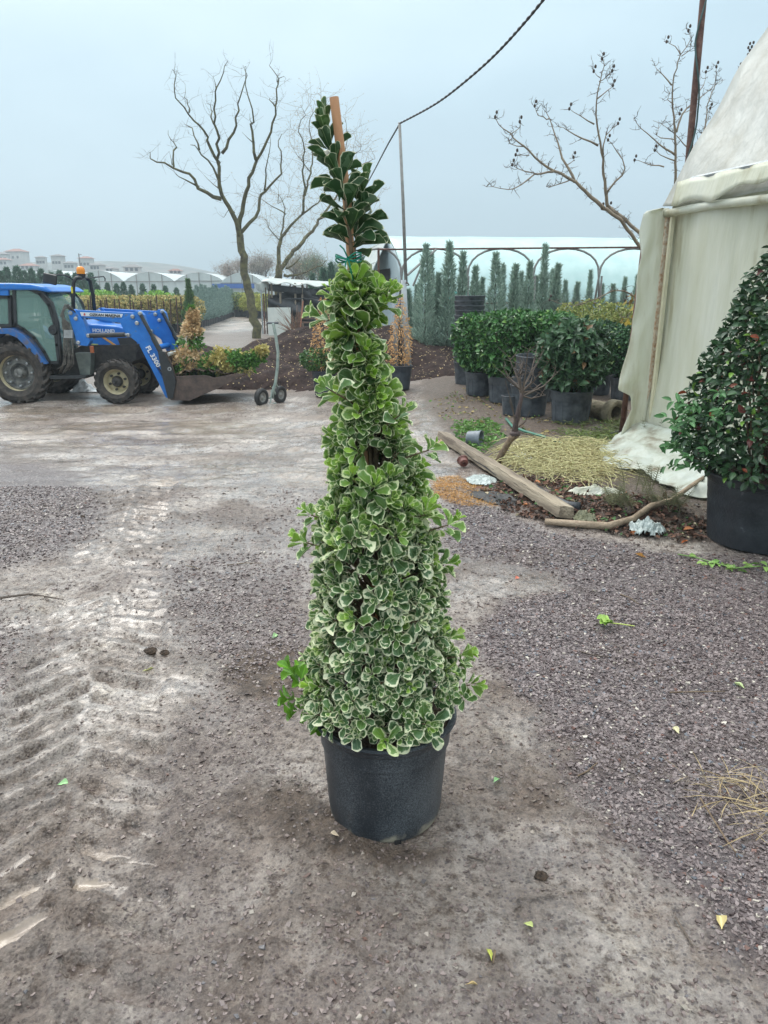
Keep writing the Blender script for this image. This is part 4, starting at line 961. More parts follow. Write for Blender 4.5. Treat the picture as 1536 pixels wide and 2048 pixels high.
    c = wpt(339, 738, -.18); MB().lathe([(.018, -.01), (.034, -.01), (.034, .01), (.018, .01)], tuple(c), 14, 'Y', closed=True).build('bracket_eye', steel, bk, world=True)
    MB().tube([wpt(336, 709, -.05), Vector((wpt(336, 709, -.05).x + .05, YN + 1.5, wpt(336, 709, -.05).z + .0))], .035, 8).build('top_bar', mat('pale_worn_metal', (.35, .38, .38), (.5, .52, .5), .5, 10), bk, world=True)
    # earth inside
    mb = MB(); nx, ny = 14, 12
    for i in range(nx + 1):
        for j in range(ny + 1):
            px = 342 + (470 - 342) * i / nx; p_ = P(px, 752 - 14 * math.sin(math.pi * i / nx) * random.uniform(.6, 1.2), YN - .1); mb.v.append((p_.x, YN - .09 + 1.58 * j / ny, p_.z + random.uniform(-.02, .03)))
    for i in range(nx):
        for j in range(ny): a_ = i * (ny + 1) + j; mb.f.append((a_, a_ + 1, a_ + ny + 2, a_ + ny + 1))
    o = mb.build('peat_in_bucket', M['soil'], None, smooth=True, loc=tuple(wpt(400, 750, .6))); tag(o, 'dark peat filling the bottom of the loader bucket', 'soil')
    # hoses
    for k in range(7):
        x0 = 128 + k * 3; pts = [wpt(150 + k, 624 + k, -.06 + .02 * k), wpt(140 - k * 2, 612 - (k % 3) * 2, -.1), wpt(127 - k + (k % 3), 620 + k * 2, -.1), wpt(125 + k * 2, 645, -.08), wpt(x0, 668, -.06), wpt(x0 + random.uniform(-2, 2), 700, -.04), wpt(x0 - 2 + random.uniform(-6, 6), 728, 0), wpt(114 + k * 4, 742 + random.uniform(-3, 5), .1)]
        MB().tube(pts, .013, 6).build('hose', mat('dusty_hose', (.03, .03, .03), (.16, .15, .13), .6, 12) if k == 0 else bpy.data.materials['dusty_hose'], t, world=True, smooth=True)
    for k in range(5):
        MB().tube([wpt(130 + k * 3.5, 660, -.08), wpt(130 + k * 3.5, 676, -.08)], .02, 8).build('hose_coupling', steel, t, world=True, smooth='auto')
    # sack under the tractor
    mb = MB(); nx, ny = 12, 8; a0 = wpt(140, 787, .9)
    for i in range(nx + 1):
        for j in range(ny + 1):
            u, v = i / nx, j / ny; mb.v.append((.52 * u, .35 * v + .05 * random.random(), (.22 * math.sin(math.pi * min(1, u * 1.1 + .15)) * math.sin(math.pi * v)) * random.uniform(.7, 1.1) + .01))
    for i in range(nx):
        for j in range(ny): a_ = i * (ny + 1) + j; mb.f.append((a_, a_ + 1, a_ + ny + 2, a_ + ny + 1))
    g_ = G(142, 787); o = mb.build('plastic_sack', mat('crumpled_white_plastic', (.5, .53, .54), (.7, .72, .72), .4, 8), None, smooth=False); o.location = (g_.x, g_.y, gz(g_.x, g_.y) + .02); tag(o, 'crumpled white sack on the mud under the tractor', 'sack')
    return t
tractor()
# ---- discarded shrubs in the bucket
def heap_shrub(pxs, name_label, N, cols, Y, jit=.5, dry=.5):
    pts = [P(x, y, Y) for x, y, r in pxs]; rr = [r for _, _, r in pxs]; loc = pts[0]
    t = thing('uprooted_shrub', name_label, 'shrub', loc)
    pos = []; out = []
    for k in range(N):
        f = RG.random() * (len(pts) - 1); i = min(int(f), len(pts) - 2); g = f - i; c = pts[i].lerp(pts[i + 1], g); r = rr[i] * (1 - g) + rr[i + 1] * g
        v = Vector(RG.normal(size=3)).normalized(); q = v * r * (.5 + .5 * RG.random() ** .5) * (.7 + .5 * float(vn(np.array([v.x * 2 + f * 2]), np.array([v.z * 2 + v.y]), 9)[0])); pos.append(c + q - loc); out.append(v)
    pos = np.array(pos); out = np.array(out); c = leafcol(N, *cols[0]); dr_ = fbm(pos[:, 0] * 5 + 3, pos[:, 2] * 5, 61) > dry; c[dr_] = leafcol(int(dr_.sum()), *cols[1])
    L = .075 * RG.uniform(.6, 1.2, N)
    link('foliage', leaf_cloud('foliage', pos, out + RG.normal(0, jit, (N, 3)), rdir(N) + out, L, L * .3, T_LEAF, c), M['leaf'], t)
    mb = MB(); mb.tube([p - loc for p in pts], [.02] * len(pts), 6); mb.build('stem', M['stem'], t)
GRN = ((.05, .14, .03), (.14, .30, .06), .3); DRY = ((.50, .34, .17), (.66, .50, .30), .25); GOLD = ((.42, .36, .12), (.55, .48, .2), .3)
heap_shrub([(362, 755, 0.05), (368, 738, .26), (376, 705, .28), (386, 668, .19), (384, 645, .10), (387, 630, .09), (381, 615, .03)], 'upright half withered shrub, tan and green, standing in the loader bucket', 2100, (GRN, DRY), 13.45, dry=.47)
heap_shrub([(405, 745, .08), (425, 728, .22), (452, 716, .24), (478, 726, .20), (502, 722, .18), (520, 708, .11), (528, 698, .05)], 'withered green and tan shrub lying over the bucket lip', 2400, (GRN, GOLD), 13.4, dry=.52)
heap_shrub([(400, 748, .05), (425, 735, .16), (455, 735, .17), (480, 738, .12)], 'dark green cut shrub lying low in the bucket', 900, (((.03, .09, .03), (.07, .17, .06), .3), DRY), 13.9, dry=.62)
# ================================================================== POT TROLLEY
def trolley():
    a = G(541, 811); t = thing('pot_trolley', 'two wheeled pot trolley with a tall curved grey handle standing by the heap', 'trolley', (a.x, a.y + .1, gz(a.x, a.y)))
    Y = t.location.y; g = mat('pale_green_grey_paint', (.20, .26, .24), (.34, .40, .36), .5, 12, c3=(.2, .14, .1))
    MB().tube([P(x, y, Y) for x, y in ((545, 795), (547, 778), (551, 765), (555, 735), (556, 705), (552, 675), (547, 650), (546, 646))], .026, 10).build('handle', g, t, world=True, smooth=True)
    MB().tube([P(533, 646, Y), P(557, 646, Y)], .017, 8).build('grip', M['potgrey'], t, world=True)
    MB().tube([P(545, 776, Y), P(551, 765, Y), P(558, 780, Y + .2)], .016, 6).tube([P(543, 780, Y), P(541, 808, Y - .1), P(552, 806, Y - .12)], .014, 6).tube([P(547, 778, Y), P(556, 800, Y + .1)], .014, 6).build('fork', g, t, world=True)
    for px, py, dy in ((523, 797, -.18), (560, 795, .18)):
        c = P(px, py, Y + dy); wob = thing('wheel', None, None); wob.parent = t; wob.location = c - t.location; wob.rotation_euler.z = R(58); wob.location.z = .155
        MB().lathe([(.085, -.035), (.12, -.05), (.15, -.035), (.157, 0), (.15, .035), (.12, .05), (.085, .035)], (0, 0, 0), 28, 'Y').build('tyre', M['black'], wob, smooth=True)
        MB().lathe([(.088, -.03), (.07, -.028), (.06, 0), (.03, -.02), (.01, -.05), (.001, -.05)], (0, 0, 0), 20, 'Y').lathe([(.088, .03), (.06, .02), (.01, .05), (.001, .05)], (0, 0, 0), 20, 'Y').build('rim', mat('muddy_grey_rim', (.14, .14, .13), (.28, .27, .25), .5, 9), wob, smooth=True)
    MB().tube([P(523, 797, Y - .18), P(560, 795, Y + .18)], .014, 6).build('axle', g, t, world=True)
trolley()
# ================================================================== PLASTIC GREENHOUSE AT THE RIGHT
def cloth_grid(fn, nu, nv, name, m, parent, thick=.004):
    V = []; F = []
    for i in range(nu + 1):
        for j in range(nv + 1): V.append(fn(i / nu, j / nv))
    for i in range(nu):
        for j in range(nv): a = i * (nv + 1) + j; F.append((a, a + 1, a + nv + 2, a + nv + 1))
    o_ = origin(parent) if parent else Vector((0, 0, 0)); V = np.array([tuple(v) for v in V]) - np.array(tuple(o_)); me = mesh_np(name, V, F, True); o = link(name, me, m, parent)
    s = o.modifiers.new('thickness', 'SOLIDIFY'); s.thickness = thick; return o
def filmmat(name, c1, c2, c3, tr=.35):
    m, nt, N, L, b = newmat(name); b.inputs['Roughness'].default_value = .45
    tc = N.new('ShaderNodeTexCoord'); mp = N.new('ShaderNodeMapping'); mp.inputs['Scale'].default_value = (1.6, 1.6, .28); L.new(tc.outputs['Object'], mp.inputs[0])
    nz = N.new('ShaderNodeTexNoise'); nz.inputs['Scale'].default_value = 2.2; nz.inputs['Detail'].default_value = 7; nz.inputs['Roughness'].default_value = .62; L.new(mp.outputs[0], nz.inputs[0])
    cr = N.new('ShaderNodeValToRGB'); e = cr.color_ramp.elements; e[0].position = .30; e[0].color = (*c3, 1); e[1].position = .66; e[1].color = (*c1, 1); x = e.new(.46); x.color = (*c2, 1)
    L.new(nz.outputs[0], cr.inputs[0]); L.new(cr.outputs[0], b.inputs['Base Color'])
    n2 = N.new('ShaderNodeTexNoise'); n2.inputs['Scale'].default_value = 5; n2.inputs['Detail'].default_value = 5; L.new(mp.outputs[0], n2.inputs[0]); bp = N.new('ShaderNodeBump'); bp.inputs['Strength'].default_value = .5; bp.inputs['Distance'].default_value = .06
    L.new(n2.outputs[0], bp.inputs['Height']); L.new(bp.outputs[0], b.inputs['Normal']); add_trans(nt, b, tr); return m
FILM = filmmat('stained_cream_film', (.80, .81, .71), (.70, .71, .58), (.42, .38, .22)); FILM2 = filmmat('thin_cloudy_film', (.76, .78, .70), (.68, .69, .58), (.46, .42, .28)); FILMR = filmmat('grey_roof_film', (.64, .66, .63), (.56, .57, .53), (.44, .44, .38))
def greenhouse_right():
    C0 = Vector((2.78, 7.68, 0)); dv = Vector((.262, -.965, 0)).normalized(); pv = Vector((dv.y * -1, dv.x, 0)).normalized()
    if pv.x < 0: pv = -pv
    C0.z = gz(C0.x, C0.y); t = thing('polytunnel', 'old cream plastic covered polytunnel with a sagging stained side wall', 'greenhouse', C0)
    Hh = 2.36; Ln = 9.0; cz = C0.z
    def wall(u, v):
        s = u * Ln; z = .10 + v * (Hh - .10); fold = .018 * math.sin(s * 4.1 + 1.6 * math.sin(s * 1.7) + v) + .006 * math.sin(s * 13 + 3 * v + math.sin(s * 5))
        fold += .05 * (float(vn(np.array([s * 2.2]), np.array([v * 2.0]), 4)[0]) - .5)
        fold -= .10 * (1 - v) ** 2 * .6
        return C0 + dv * s + pv * fold + Vector((0, 0, z))
    cloth_grid(wall, 170, 34, 'side_wall', FILM, t)
    # arched roof swept along the wall
    arc = [(0, 0), (.07, .16), (.22, .42), (.45, .82), (.70, 1.26), (1.0, 1.70), (1.4, 2.12), (2.1, 2.6), (3.1, 2.8), (4.1, 2.6), (4.8, 2.12), (5.2, 1.70), (5.5, 1.26), (5.75, .82), (5.98, .42), (6.2, 0)]
    def roof(u, v):
        f = v * (len(arc) - 1); i = min(int(f), len(arc) - 2); g = f - i; a = arc[i][0] * (1 - g) + arc[i + 1][0] * g; b = arc[i][1] * (1 - g) + arc[i + 1][1] * g
        s = u * Ln; sag = .035 * abs(math.sin(s * 1.57)) + .012 * math.sin(9 * b + s * 4); nx = .6
        return C0 + dv * (s - .12) + pv * (a - .02 + sag * .5) + Vector((0, 0, Hh + b - sag + .05))
    cloth_grid(roof, 90, 60, 'roof', FILMR, t)
    def end(u, v):
        a = u * 6.2; xs_ = [q[0] for q in arc]; zs_ = [q[1] for q in arc]; top = Hh + float(np.interp(a, xs_, zs_)) + .03
        return C0 + pv * a + dv * (.03 * math.sin(a * 6 + v * 3)) + Vector((0, 0, .08 + v * (top - .08)))
    cloth_grid(end, 70, 20, 'end_wall', FILM2, t)
    def far(u, v):
        return C0 + dv * (u * Ln) + pv * (6.2 + .02 * math.sin(u * 30)) + Vector((0, 0, .08 + v * Hh))
    cloth_grid(far, 30, 6, 'far_wall', FILM, t)
    # eave pipe wrapped in film, torn fringe above it
    MB().tube([C0 + dv * s + pv * -.05 + Vector((0, 0, Hh - .03 + .012 * math.sin(s * 3))) for s in np.linspace(-.05, Ln, 24)], .036, 10).build('eave_pipe', FILM2, t, world=True, smooth=True)
    MB().tube([C0 + dv * -.12 + pv * -.05 + Vector((0, 0, Hh - .04)), C0 + dv * .1 + pv * -.05 + Vector((0, 0, Hh - .035))], .022, 8).build('pipe_end', M['galv'], t, world=True)
    MB().tube([C0 + dv * s + pv * (-.03) + Vector((0, 0, Hh + .24)) for s in np.linspace(.3, Ln, 8)], .02, 6).build('clamp_batten', M['galv'], t, world=True)
    def fr(u, v): s = .1 + u * (Ln - .2); return C0 + dv * s + pv * (-.055 - .045 * v + .018 * math.sin(s * 14)) + Vector((0, 0, Hh + .24 - v * (.17 + .05 * math.sin(s * 3.1) + .03 * math.sin(s * 11))))
    cloth_grid(fr, 120, 4, 'fringe', FILM, t)
    # corner: batten (rusty), post behind, loose corner flap
    for nm, w_, off, m_ in (('corner_batten', .05, -.035, mat('rust_orange_batten', (.40, .24, .14), (.56, .44, .32), .8, 30, .4, 60, c3=(.62, .56, .46), contrast=(.35, .5))), ('timber_batten', .035, -.03, mat('pale_batten', (.55, .52, .36), (.66, .62, .46), .7, 8))):
        d_ = -.02 if nm == 'corner_batten' else .05
        MB().bar(C0 + dv * d_ + pv * off + Vector((0, 0, .12)), C0 + dv * (d_ + .02) + pv * off + Vector((0, 0, Hh - .06)), w_, .03).build(nm, m_, t, world=True)
    MB().tube([C0 - dv * .35 + pv * -.10 + Vector((0, 0, 0)), C0 - dv * .30 + pv * -.06 + Vector((0, 0, Hh))], .03, 8).build('post', M['rust'], t, world=True, smooth=True)
    out = P(1262, 800, 7.9); 
    edge = [(.10, 1.0), (.28, .985), (.30, .9), (.27, .8), (.285, .7), (.28, .6), (.27, .5), (.30, .40), (.36, .30), (.40, .24), (.24, .21), (.22, .15), (.30, .06), (.34, 0)]
    def flap(u, v):
        zs_ = [e[1] for e in edge][::-1]; ws_ = [e[0] for e in edge][::-1]; w = float(np.interp(v, zs_, ws_))
        q = Vector((-.96, -.10, 0)); return C0 + q * (u * w * .95) + pv * -.03 + dv * (.025 * math.sin(u * 7 + v * 9 + math.sin(v * 23)) * u) + Vector((0, 0, .10 + v * (Hh - .08)))
    cloth_grid(flap, 16, 80, 'corner_flap', FILM2, t)
    # base roll and skirt spilling over the ground
    MB().tube([C0 + dv * s + pv * (-.09 - .02 * math.sin(s * 2)) + Vector((0, 0, .13 + .015 * math.sin(s * 4))) for s in np.linspace(-.05, 5, 22)], .022, 8).build('base_rail', mat('dirty_white_pipe', (.45, .43, .33), (.6, .58, .46), .6, 9), t, world=True, smooth=True)
    def skirt(u, v):
        s = u * 4.6 - .1; p0 = C0 + dv * s + pv * -.08 + Vector((0, 0, .14)); w = np.interp(s, (-.1, .3, 1.2, 2.2, 3.0, 4.6), (.42, .72, .85, .62, .35, .3)) * (1 + .5 * (float(vn(np.array([s * 2.1]), np.array([.5]), 8)[0]) - .5) + .2 * (float(vn(np.array([s * 7.1]), np.array([.5]), 9)[0]) - .5))
        q = p0 + pv * (-w * v) + dv * (.12 * v * math.sin(s * 2)); h = float(H(np.array([q.x]), np.array([q.y]), False)[0])
        fall = (1 - v) ** 1.6; wr = .05 * (float(fbm(np.array([s * 3.5]), np.array([v * 5.0]), 91)[0]) - .35) * 2 * min(1, 4 * v + .1) + .012 * math.sin(s * 11 + v * 16) * v
        q.z = h * (1 - fall) + (p0.z + .06) * fall + .075 * (1 - v ** 3) + .035 + max(-.01, wr); return q
    cloth_grid(skirt, 120, 40, 'skirt', filmmat('muddy_skirt_film', (.70, .76, .72), (.58, .62, .54), (.26, .21, .14)), t)
    return t
greenhouse_right()
# ================================================================== SOIL HEAP
def heap():
    cx, cy = -1.55, 17.6
    xs = np.linspace(-6.2, 3.6, 150); ys = np.linspace(13.4, 23, 110); X, Y = np.meshgrid(xs, ys); x = X.ravel(); y = Y.ravel()
    def bump(a, b, sx, sy, h): r = np.sqrt(((x - a) / sx) ** 2 + ((y - b) / sy) ** 2) + .32 * (fbm(x * .9, y * .9, 63) - .5); return h * np.clip(1 - r, 0, 1) ** .85
    h = np.maximum.reduce([bump(-1.7, 18.6, 3.0, 3.6, 1.15), bump(-.4, 18.2, 2.7, 3.3, 1.15), bump(-2.9, 17.6, 2.2, 2.6, .80), bump(-5.0, 20.5, 1.5, 1.7, .55), bump(1.1, 17.0, 1.9, 2.3, .42), bump(-.2, 15.8, 2.2, 1.8, .22)])
    h = h * (.75 + .5 * fbm(x * 1.3, y * 1.3, 64)) + (h > .02) * (.10 * (fbm(x * 4, y * 4, 65) - .5) + .05 * (fbm(x * 14, y * 14, 66) - .5))
    z = H(x, y, False) + h - .05 * (h < .03)
    i = np.arange(len(x)).reshape(len(ys), len(xs)); F = np.stack([i[:-1, :-1], i[:-1, 1:], i[1:, 1:], i[1:, :-1]], -1).reshape(-1, 4); F = F[(h[F] > .012).any(1)]
    m, nt, N, L, b = newmat('peat_mulch'); b.inputs['Roughness'].default_value = .95; b.inputs['Specular IOR Level'].default_value = .2
    tc = N.new('ShaderNodeTexCoord'); n = N.new('ShaderNodeTexNoise'); n.inputs['Scale'].default_value = 4; n.inputs['Detail'].default_value = 9; n.inputs['Roughness'].default_value = .7; L.new(tc.outputs['Object'], n.inputs[0])
    cr = N.new('ShaderNodeValToRGB'); e = cr.color_ramp.elements; e[0].position = .34; e[0].color = (.012, .008, .008, 1); e[1].position = .70; e[1].color = (.065, .042, .036, 1); L.new(n.outputs[0], cr.inputs[0])
    v = N.new('ShaderNodeTexVoronoi'); v.inputs['Scale'].default_value = 26; L.new(tc.outputs['Object'], v.inputs[0]); sc = N.new('ShaderNodeSeparateColor'); L.new(v.outputs['Color'], sc.inputs[0])
    g1 = N.new('ShaderNodeMath'); g1.operation = 'GREATER_THAN'; g1.inputs[1].default_value = .93; L.new(sc.outputs[0], g1.inputs[0]); g2 = N.new('ShaderNodeMath'); g2.operation = 'LESS_THAN'; g2.inputs[1].default_value = .42; L.new(v.outputs['Distance'], g2.inputs[0]); g3 = N.new('ShaderNodeMath'); g3.operation = 'MULTIPLY'; L.new(g1.outputs[0], g3.inputs[0]); L.new(g2.outputs[0], g3.inputs[1])
    mx = N.new('ShaderNodeMix'); mx.data_type = 'RGBA'; L.new(g3.outputs[0], mx.inputs[0]); L.new(cr.outputs[0], mx.inputs[6]); mx.inputs[7].default_value = (.42, .33, .18, 1); L.new(mx.outputs[2], b.inputs['Base Color'])
    bp = N.new('ShaderNodeBump'); bp.inputs['Strength'].default_value = 1; bp.inputs['Distance'].default_value = .08; L.new(n.outputs[0], bp.inputs['Height']); L.new(bp.outputs[0], b.inputs['Normal'])
    V = np.stack([x, y, z], 1); loc = np.array([cx, cy, -.3]); used_ = np.unique(F); re = -np.ones(len(x), int); re[used_] = np.arange(len(used_))
    o = link('soil_heap', mesh_np('soil_heap', V[used_] - loc, re[F], True), m, None, tuple(loc)); tag(o, 'long heap of dark brown peat flecked with pale chips behind the trolley', 'soil heap')
    # chips lying around the foot of the heap
    k = RG.integers(0, len(x), 2600); hh = h[k]; ok = (hh > .005) | (RG.random(len(k)) < .03); k = k[ok]; n_ = len(k)
    pos = np.stack([x[k] + RG.normal(0, .05, n_), y[k] + RG.normal(0, .05, n_), z[k] + .02], 1); up = nrm(RG.normal(0, .4, (n_, 3)) + np.array([0, 0, 1])); d = RG.normal(size=(n_, 3)); d[:, 2] *= .3
    me = leaf_cloud('wood_chips', pos, d, up, .045 * RG.uniform(.5, 1.3, n_), .014, T_DIA, leafcol(n_, (.45, .34, .18), (.65, .56, .36), .2), False)
    tag(link('wood_chips', me, M['dryleaf']), 'pale chips and fallen leaves scattered over the peat', 'wood chips', kind='stuff')
heap()
# ================================================================== DYING CONIFERS IN POTS
def dying(X, Y, s, label, green):
    t = thing('potted_conifer', label, 'potted conifer', (X, Y, gz(X, Y) + .02), 0, None); t.scale = (s, s, s)
    pot_mesh('pot', .21, .16, .40, mat('blue_black_plastic', (.022, .032, .045), (.05, .065, .08), .45, 8) if 'blue_black_plastic' not in bpy.data.materials else bpy.data.materials['blue_black_plastic'], t, 32); soil_disc(.19, .37, t)
    f = lambda q: np.interp(q, (0, .1, .35, .7, 1), (.14, .20, .19, .12, .02))
    bush('dead_foliage', f, 1.12, 1500, .05, .32, ((.50, .27, .10), (.72, .46, .22), .25), M['dryleaf'], t, .42, .9, 4, .6, -.4, T_DIA, .5, .3)
    if green: bush('green_foliage', lambda q: np.interp(q, (0, .3, .8, 1), (.12, .26, .22, .05)), .34, 1300, .045, .4, ((.03, .09, .03), (.10, .20, .04), .3), M['leaf_gloss'], t, .40, .3, 5).location.x = -.12
    sticks('stem', 4, .05, .35, 1.4, .04, .01, M['bark'], t)
g = G(648, 795); dying(g.x, g.y + .2, 1.14, 'half dead potted conifer with a green bushy side, left of the big shrub', True)
g = G(801, 783); dying(g.x, g.y + .2, 1.05, 'dead orange conifer in a black pot in front of the grey posts', False)
# ================================================================== COLUMNAR JUNIPERS
def needle_col(name, Hc, rb, N, L, cols, parent, z0, seed, prof=None, ratio=.16):
    prof = prof or ((0, .05, .3, .55, .8, 1), (.75, 1, .66, .38, .2, .03))
    z = RG.random(N) ** 1.15; wob = .55 + .9 * vn(z * 13, z * 0 + seed, 7); r = np.interp(z, *prof) * rb * wob; a = RG.uniform(0, 6.283, N); q = (.25 + .75 * RG.random(N) ** .5) * (.65 + .7 * vn(a * 1.9, z * 12 + seed, 3))
    bx = .05 * rb * np.sin(z * 7 + seed) + .12 * rb * (vn(z * 5, z * 0 + seed, 17) - .5)
    pos = np.stack([r * q * np.cos(a) + bx, r * q * np.sin(a), z0 + z * Hc], 1); d = nrm(np.stack([np.cos(a) * .75, np.sin(a) * .75, np.ones(N)], 1) + RG.normal(0, .38, (N, 3)))
    Lv = L * RG.uniform(.6, 1.35, N) * (1 - .3 * z)
    return link(name, leaf_cloud(name, pos, d, rdir(N), Lv, Lv * ratio, T_DIA, leafcol(N, *cols), False), M['needle'], parent)
def juniper(k):
    t = thing('columnar_juniper', 'x', 'potted conifer'); pot_mesh('pot', .22, .18, .34, bpy.data.materials['blue_black_plastic'], t, 24)
    Hc = (2.15, 1.95, 2.3, 1.65)[k]; needle_col('foliage', Hc, (.30, .25, .22, .19)[k], 3300, .14, ((.21, .31, .25), (.44, .55, .46), .3), t, .32, k * 3.1)
    MB().tube([(0, 0, .3), (.01, 0, Hc * .9)], [.025, .01], 6).build('trunk', M['bark'], t); return t
jp = [juniper(k) for k in range(4)]; usedj = set()
JN = [(816, 725, 3, .9), (848, 730, 0, 1.0), (874, 727, 3, .95), (893, 728, 1, 1.1), (920, 727, 2, 1.0), (945, 724, 1, .95), (985, 722, 0, 1.05), (1022, 722, 3, 1.1), (1050, 722, 1, .95), (1078, 720, 2, .95), (1104, 720, 3, 1.1)]
JN2 = [(832, 702, 3, .9), (860, 702, 2, .95), (905, 700, 3, .9), (960, 700, 3, 1.0), (1000, 698, 2, .85), (1035, 698, 1, .9), (1065, 698, 3, 1), (1095, 696, 2, .8), (1122, 696, 1, .85), (1146, 696, 3, 1), (1170, 695, 2, .8), (1194, 695, 1, .85), (1216, 695, 3, .95), (1238, 695, 2, .8), (1262, 694, 1, .85), (1284, 694, 3, .95)]
ordn = 'leftmost second third fourth fifth sixth seventh eighth ninth tenth eleventh twelfth thirteenth fourteenth fifteenth rightmost'.split()
for row, (lst, nm) in enumerate(((JN, 'front'), (JN2, 'rear'))):
    for i, (px, py, k, s) in enumerate(lst):
        o = jp[k] if k not in usedj else copy_tree(jp[k]); usedj.add(k); g = G(px, py + 2 + (4 if px > 960 else 0)); o.location = (g.x, g.y, gz(g.x, g.y)); o.scale = (s, s, s * random.uniform(.93, 1.07)); o.rotation_euler.z = random.random() * 6
        w = ordn[i] if i < len(lst) - 1 else 'rightmost'
        o['label'] = '%s blue green juniper in the %s row by the white tunnel' % (w, nm); o['group'] = 'potted junipers before the white tunnel'
# ================================================================== WHITE TUNNEL BEHIND
def tunnel():
    film = mat('clean_white_film', (.52, .72, .70), (.62, .80, .78), .3, 2, .1, 6, detail=3, trans=.25); film2 = mat('dull_white_film', (.45, .56, .60), (.55, .66, .69), .4, 1.5, .2, 4, trans=.25)
    A = Vector((.60, 22.0, 0)); ax = Vector((math.cos(R(5)), math.sin(R(5)), 0)); bx = Vector((-math.sin(R(14)), math.cos(R(14)), 0)); Wd = 5.6
    t = thing('polytunnel', 'clean white film polytunnel with an arched roof behind the junipers', 'greenhouse', A); eave = 1.30
    arc = [(0, 0), (.12, .42), (.45, .95), (1.0, 1.45), (1.8, 1.85), (2.8, 2.0), (3.8, 1.85), (4.6, 1.45), (5.15, .95), (5.48, .42), (5.6, 0)]
    def rf(u, v):
        f = v * 10; i = min(int(f), 9); g = f - i; a = arc[i][0] * (1 - g) + arc[i + 1][0] * g; b = arc[i][1] * (1 - g) + arc[i + 1][1] * g; s = u * 26
        return A + ax * s + bx * a + Vector((0, 0, eave + b - .05 * abs(math.sin(s * 1.05)) * (1 if 0 < b < 1.9 else .3)))
    cloth_grid(rf, 90, 30, 'roof', film, t)
    def sw(u, v): s = u * 26; return A + ax * s + bx * (.04 * math.sin(s * 3)) + Vector((0, 0, .02 + v * (eave - .04)))
    cloth_grid(sw, 80, 6, 'side_wall', film2, t)
    def en(u, v): a = u * Wd; top = eave + float(np.interp(a, [q[0] for q in arc], [q[1] for q in arc])); return A + bx * a + Vector((0, 0, .02 + v * (top - .04))) - ax * .01
    cloth_grid(en, 30, 10, 'end_wall', film2, t)
    MB().tube([A + ax * (s) + bx * -.06 + Vector((0, 0, eave)) for s in (0, 13, 26)], .03, 6).build('eave_rail', M['rust'], t, world=True)
    for s in ():
        MB().tube([A + ax * (s + .02) + bx * (a - .03 * (a < 2.8)) + Vector((0, 0, eave + b + .012)) for a, b in arc], .014, 5).build('hoop', M['polegrey'], t, world=True)
    # vent opening with a propped mesh flap on the end wall
    def E(a, z, off): return A + bx * a + Vector((0, 0, z)) - ax * off
    o = MB(); o.add([E(1.6, 1.55, .03), E(3.9, 1.55, .03), E(3.9, 2.3, .03), E(1.6, 2.3, .03)], [(0, 1, 2, 3)]); o.build('vent_opening', M['black'], t, world=True)
    fl = MB(); c1, c2, c3, c4 = E(1.9, 3.15, .05), E(4.2, 3.0, .05), E(4.0, 1.75, .75), E(1.7, 1.85, .75); mk = mat('pale_vent_mesh', (.42, .46, .45), (.50, .54, .52), .6, 30)
    fl.add([c1, c2, c3, c4], [(0, 1, 2, 3)]); w = fl.build('vent_flap', mk, t, world=True); sm = w.modifiers.new('thickness', 'SOLIDIFY'); sm.thickness = .02
    fb = MB(); [fb.tube([p_, q_], .025, 5) for p_, q_ in ((c1, c2), (c2, c3), (c3, c4), (c4, c1), ((c1 + c4) / 2, (c2 + c3) / 2), ((c1 + c2) / 2, (c3 + c4) / 2))]; fb.build('vent_frame', mat('white_frame', (.6, .66, .64)), t, world=True)
tunnel()
def hoops():
    Y = 18.9; a0 = P(748, 497, Y); t = thing('hoop_frame', 'bare grey hoop frame without film standing over the junipers', 'hoop frame', (a0.x, Y, gz(a0.x, Y)))
    m = M['polegrey']; zt = P(870, 497, Y).z; zg = P(870, 552, Y).z
    MB().tube([P(755, 499, Y), P(1340, 494, Y)], .022, 6).build('ridge_rail', M['rust'], t, world=True)
    for k, cx in enumerate((757, 870, 1003, 1136, 1269)):
        hw = 46 if k == 0 else 66
        pts = [P(cx + hw * math.sin(a) * 1.0, 497, Y) for a in np.linspace(-1.57, 1.57, 13)]
        pts = [Vector((p.x, Y + .02, zg + (zt - zg) * math.cos(a) ** .8 - .0)) for p, a in zip(pts, np.linspace(-1.57, 1.57, 13))]
        pts = [Vector((pts[0].x - .06, Y + .02, zg - .6))] + pts + [Vector((pts[-1].x + .06, Y + .02, zg - .6))]
        MB().tube(pts, .026, 6).build('hoop', m, t, world=True, smooth=True)
    for px in (937, 1070, 1203): p = P(px, 560, Y); MB().tube([Vector((p.x, Y, gz(p.x, Y))), Vector((p.x, Y, zg))], .025, 6).build('post', m, t, world=True)
    p = P(757, 500, Y); MB().tube([Vector((p.x, Y, gz(p.x, Y))), Vector((p.x, Y, zt))], .03, 6).build('post', M['rust'], t, world=True)
    MB().tube([P(872, 499, Y), P(815, 550, Y - .6)], .03, 6).build('brace', m, t, world=True); MB().tube([P(848, 520, Y), P(826, 572, Y)], .026, 6).build('brace', m, t, world=True)
    def net(u, v): p = P(866 + u * 90, 584, Y + .5); z0 = P(870, 583, Y + .5).z; return Vector((p.x, Y + .5 + .04 * math.sin(u * 20), z0 - v * (.16 + .16 * abs(math.sin(u * 3.3 + .4)))))
    cloth_grid(net, 24, 4, 'green_net', mat('green_shade_net', (.05, .30, .26), (.09, .38, .34), .6, 9), t)
hoops()
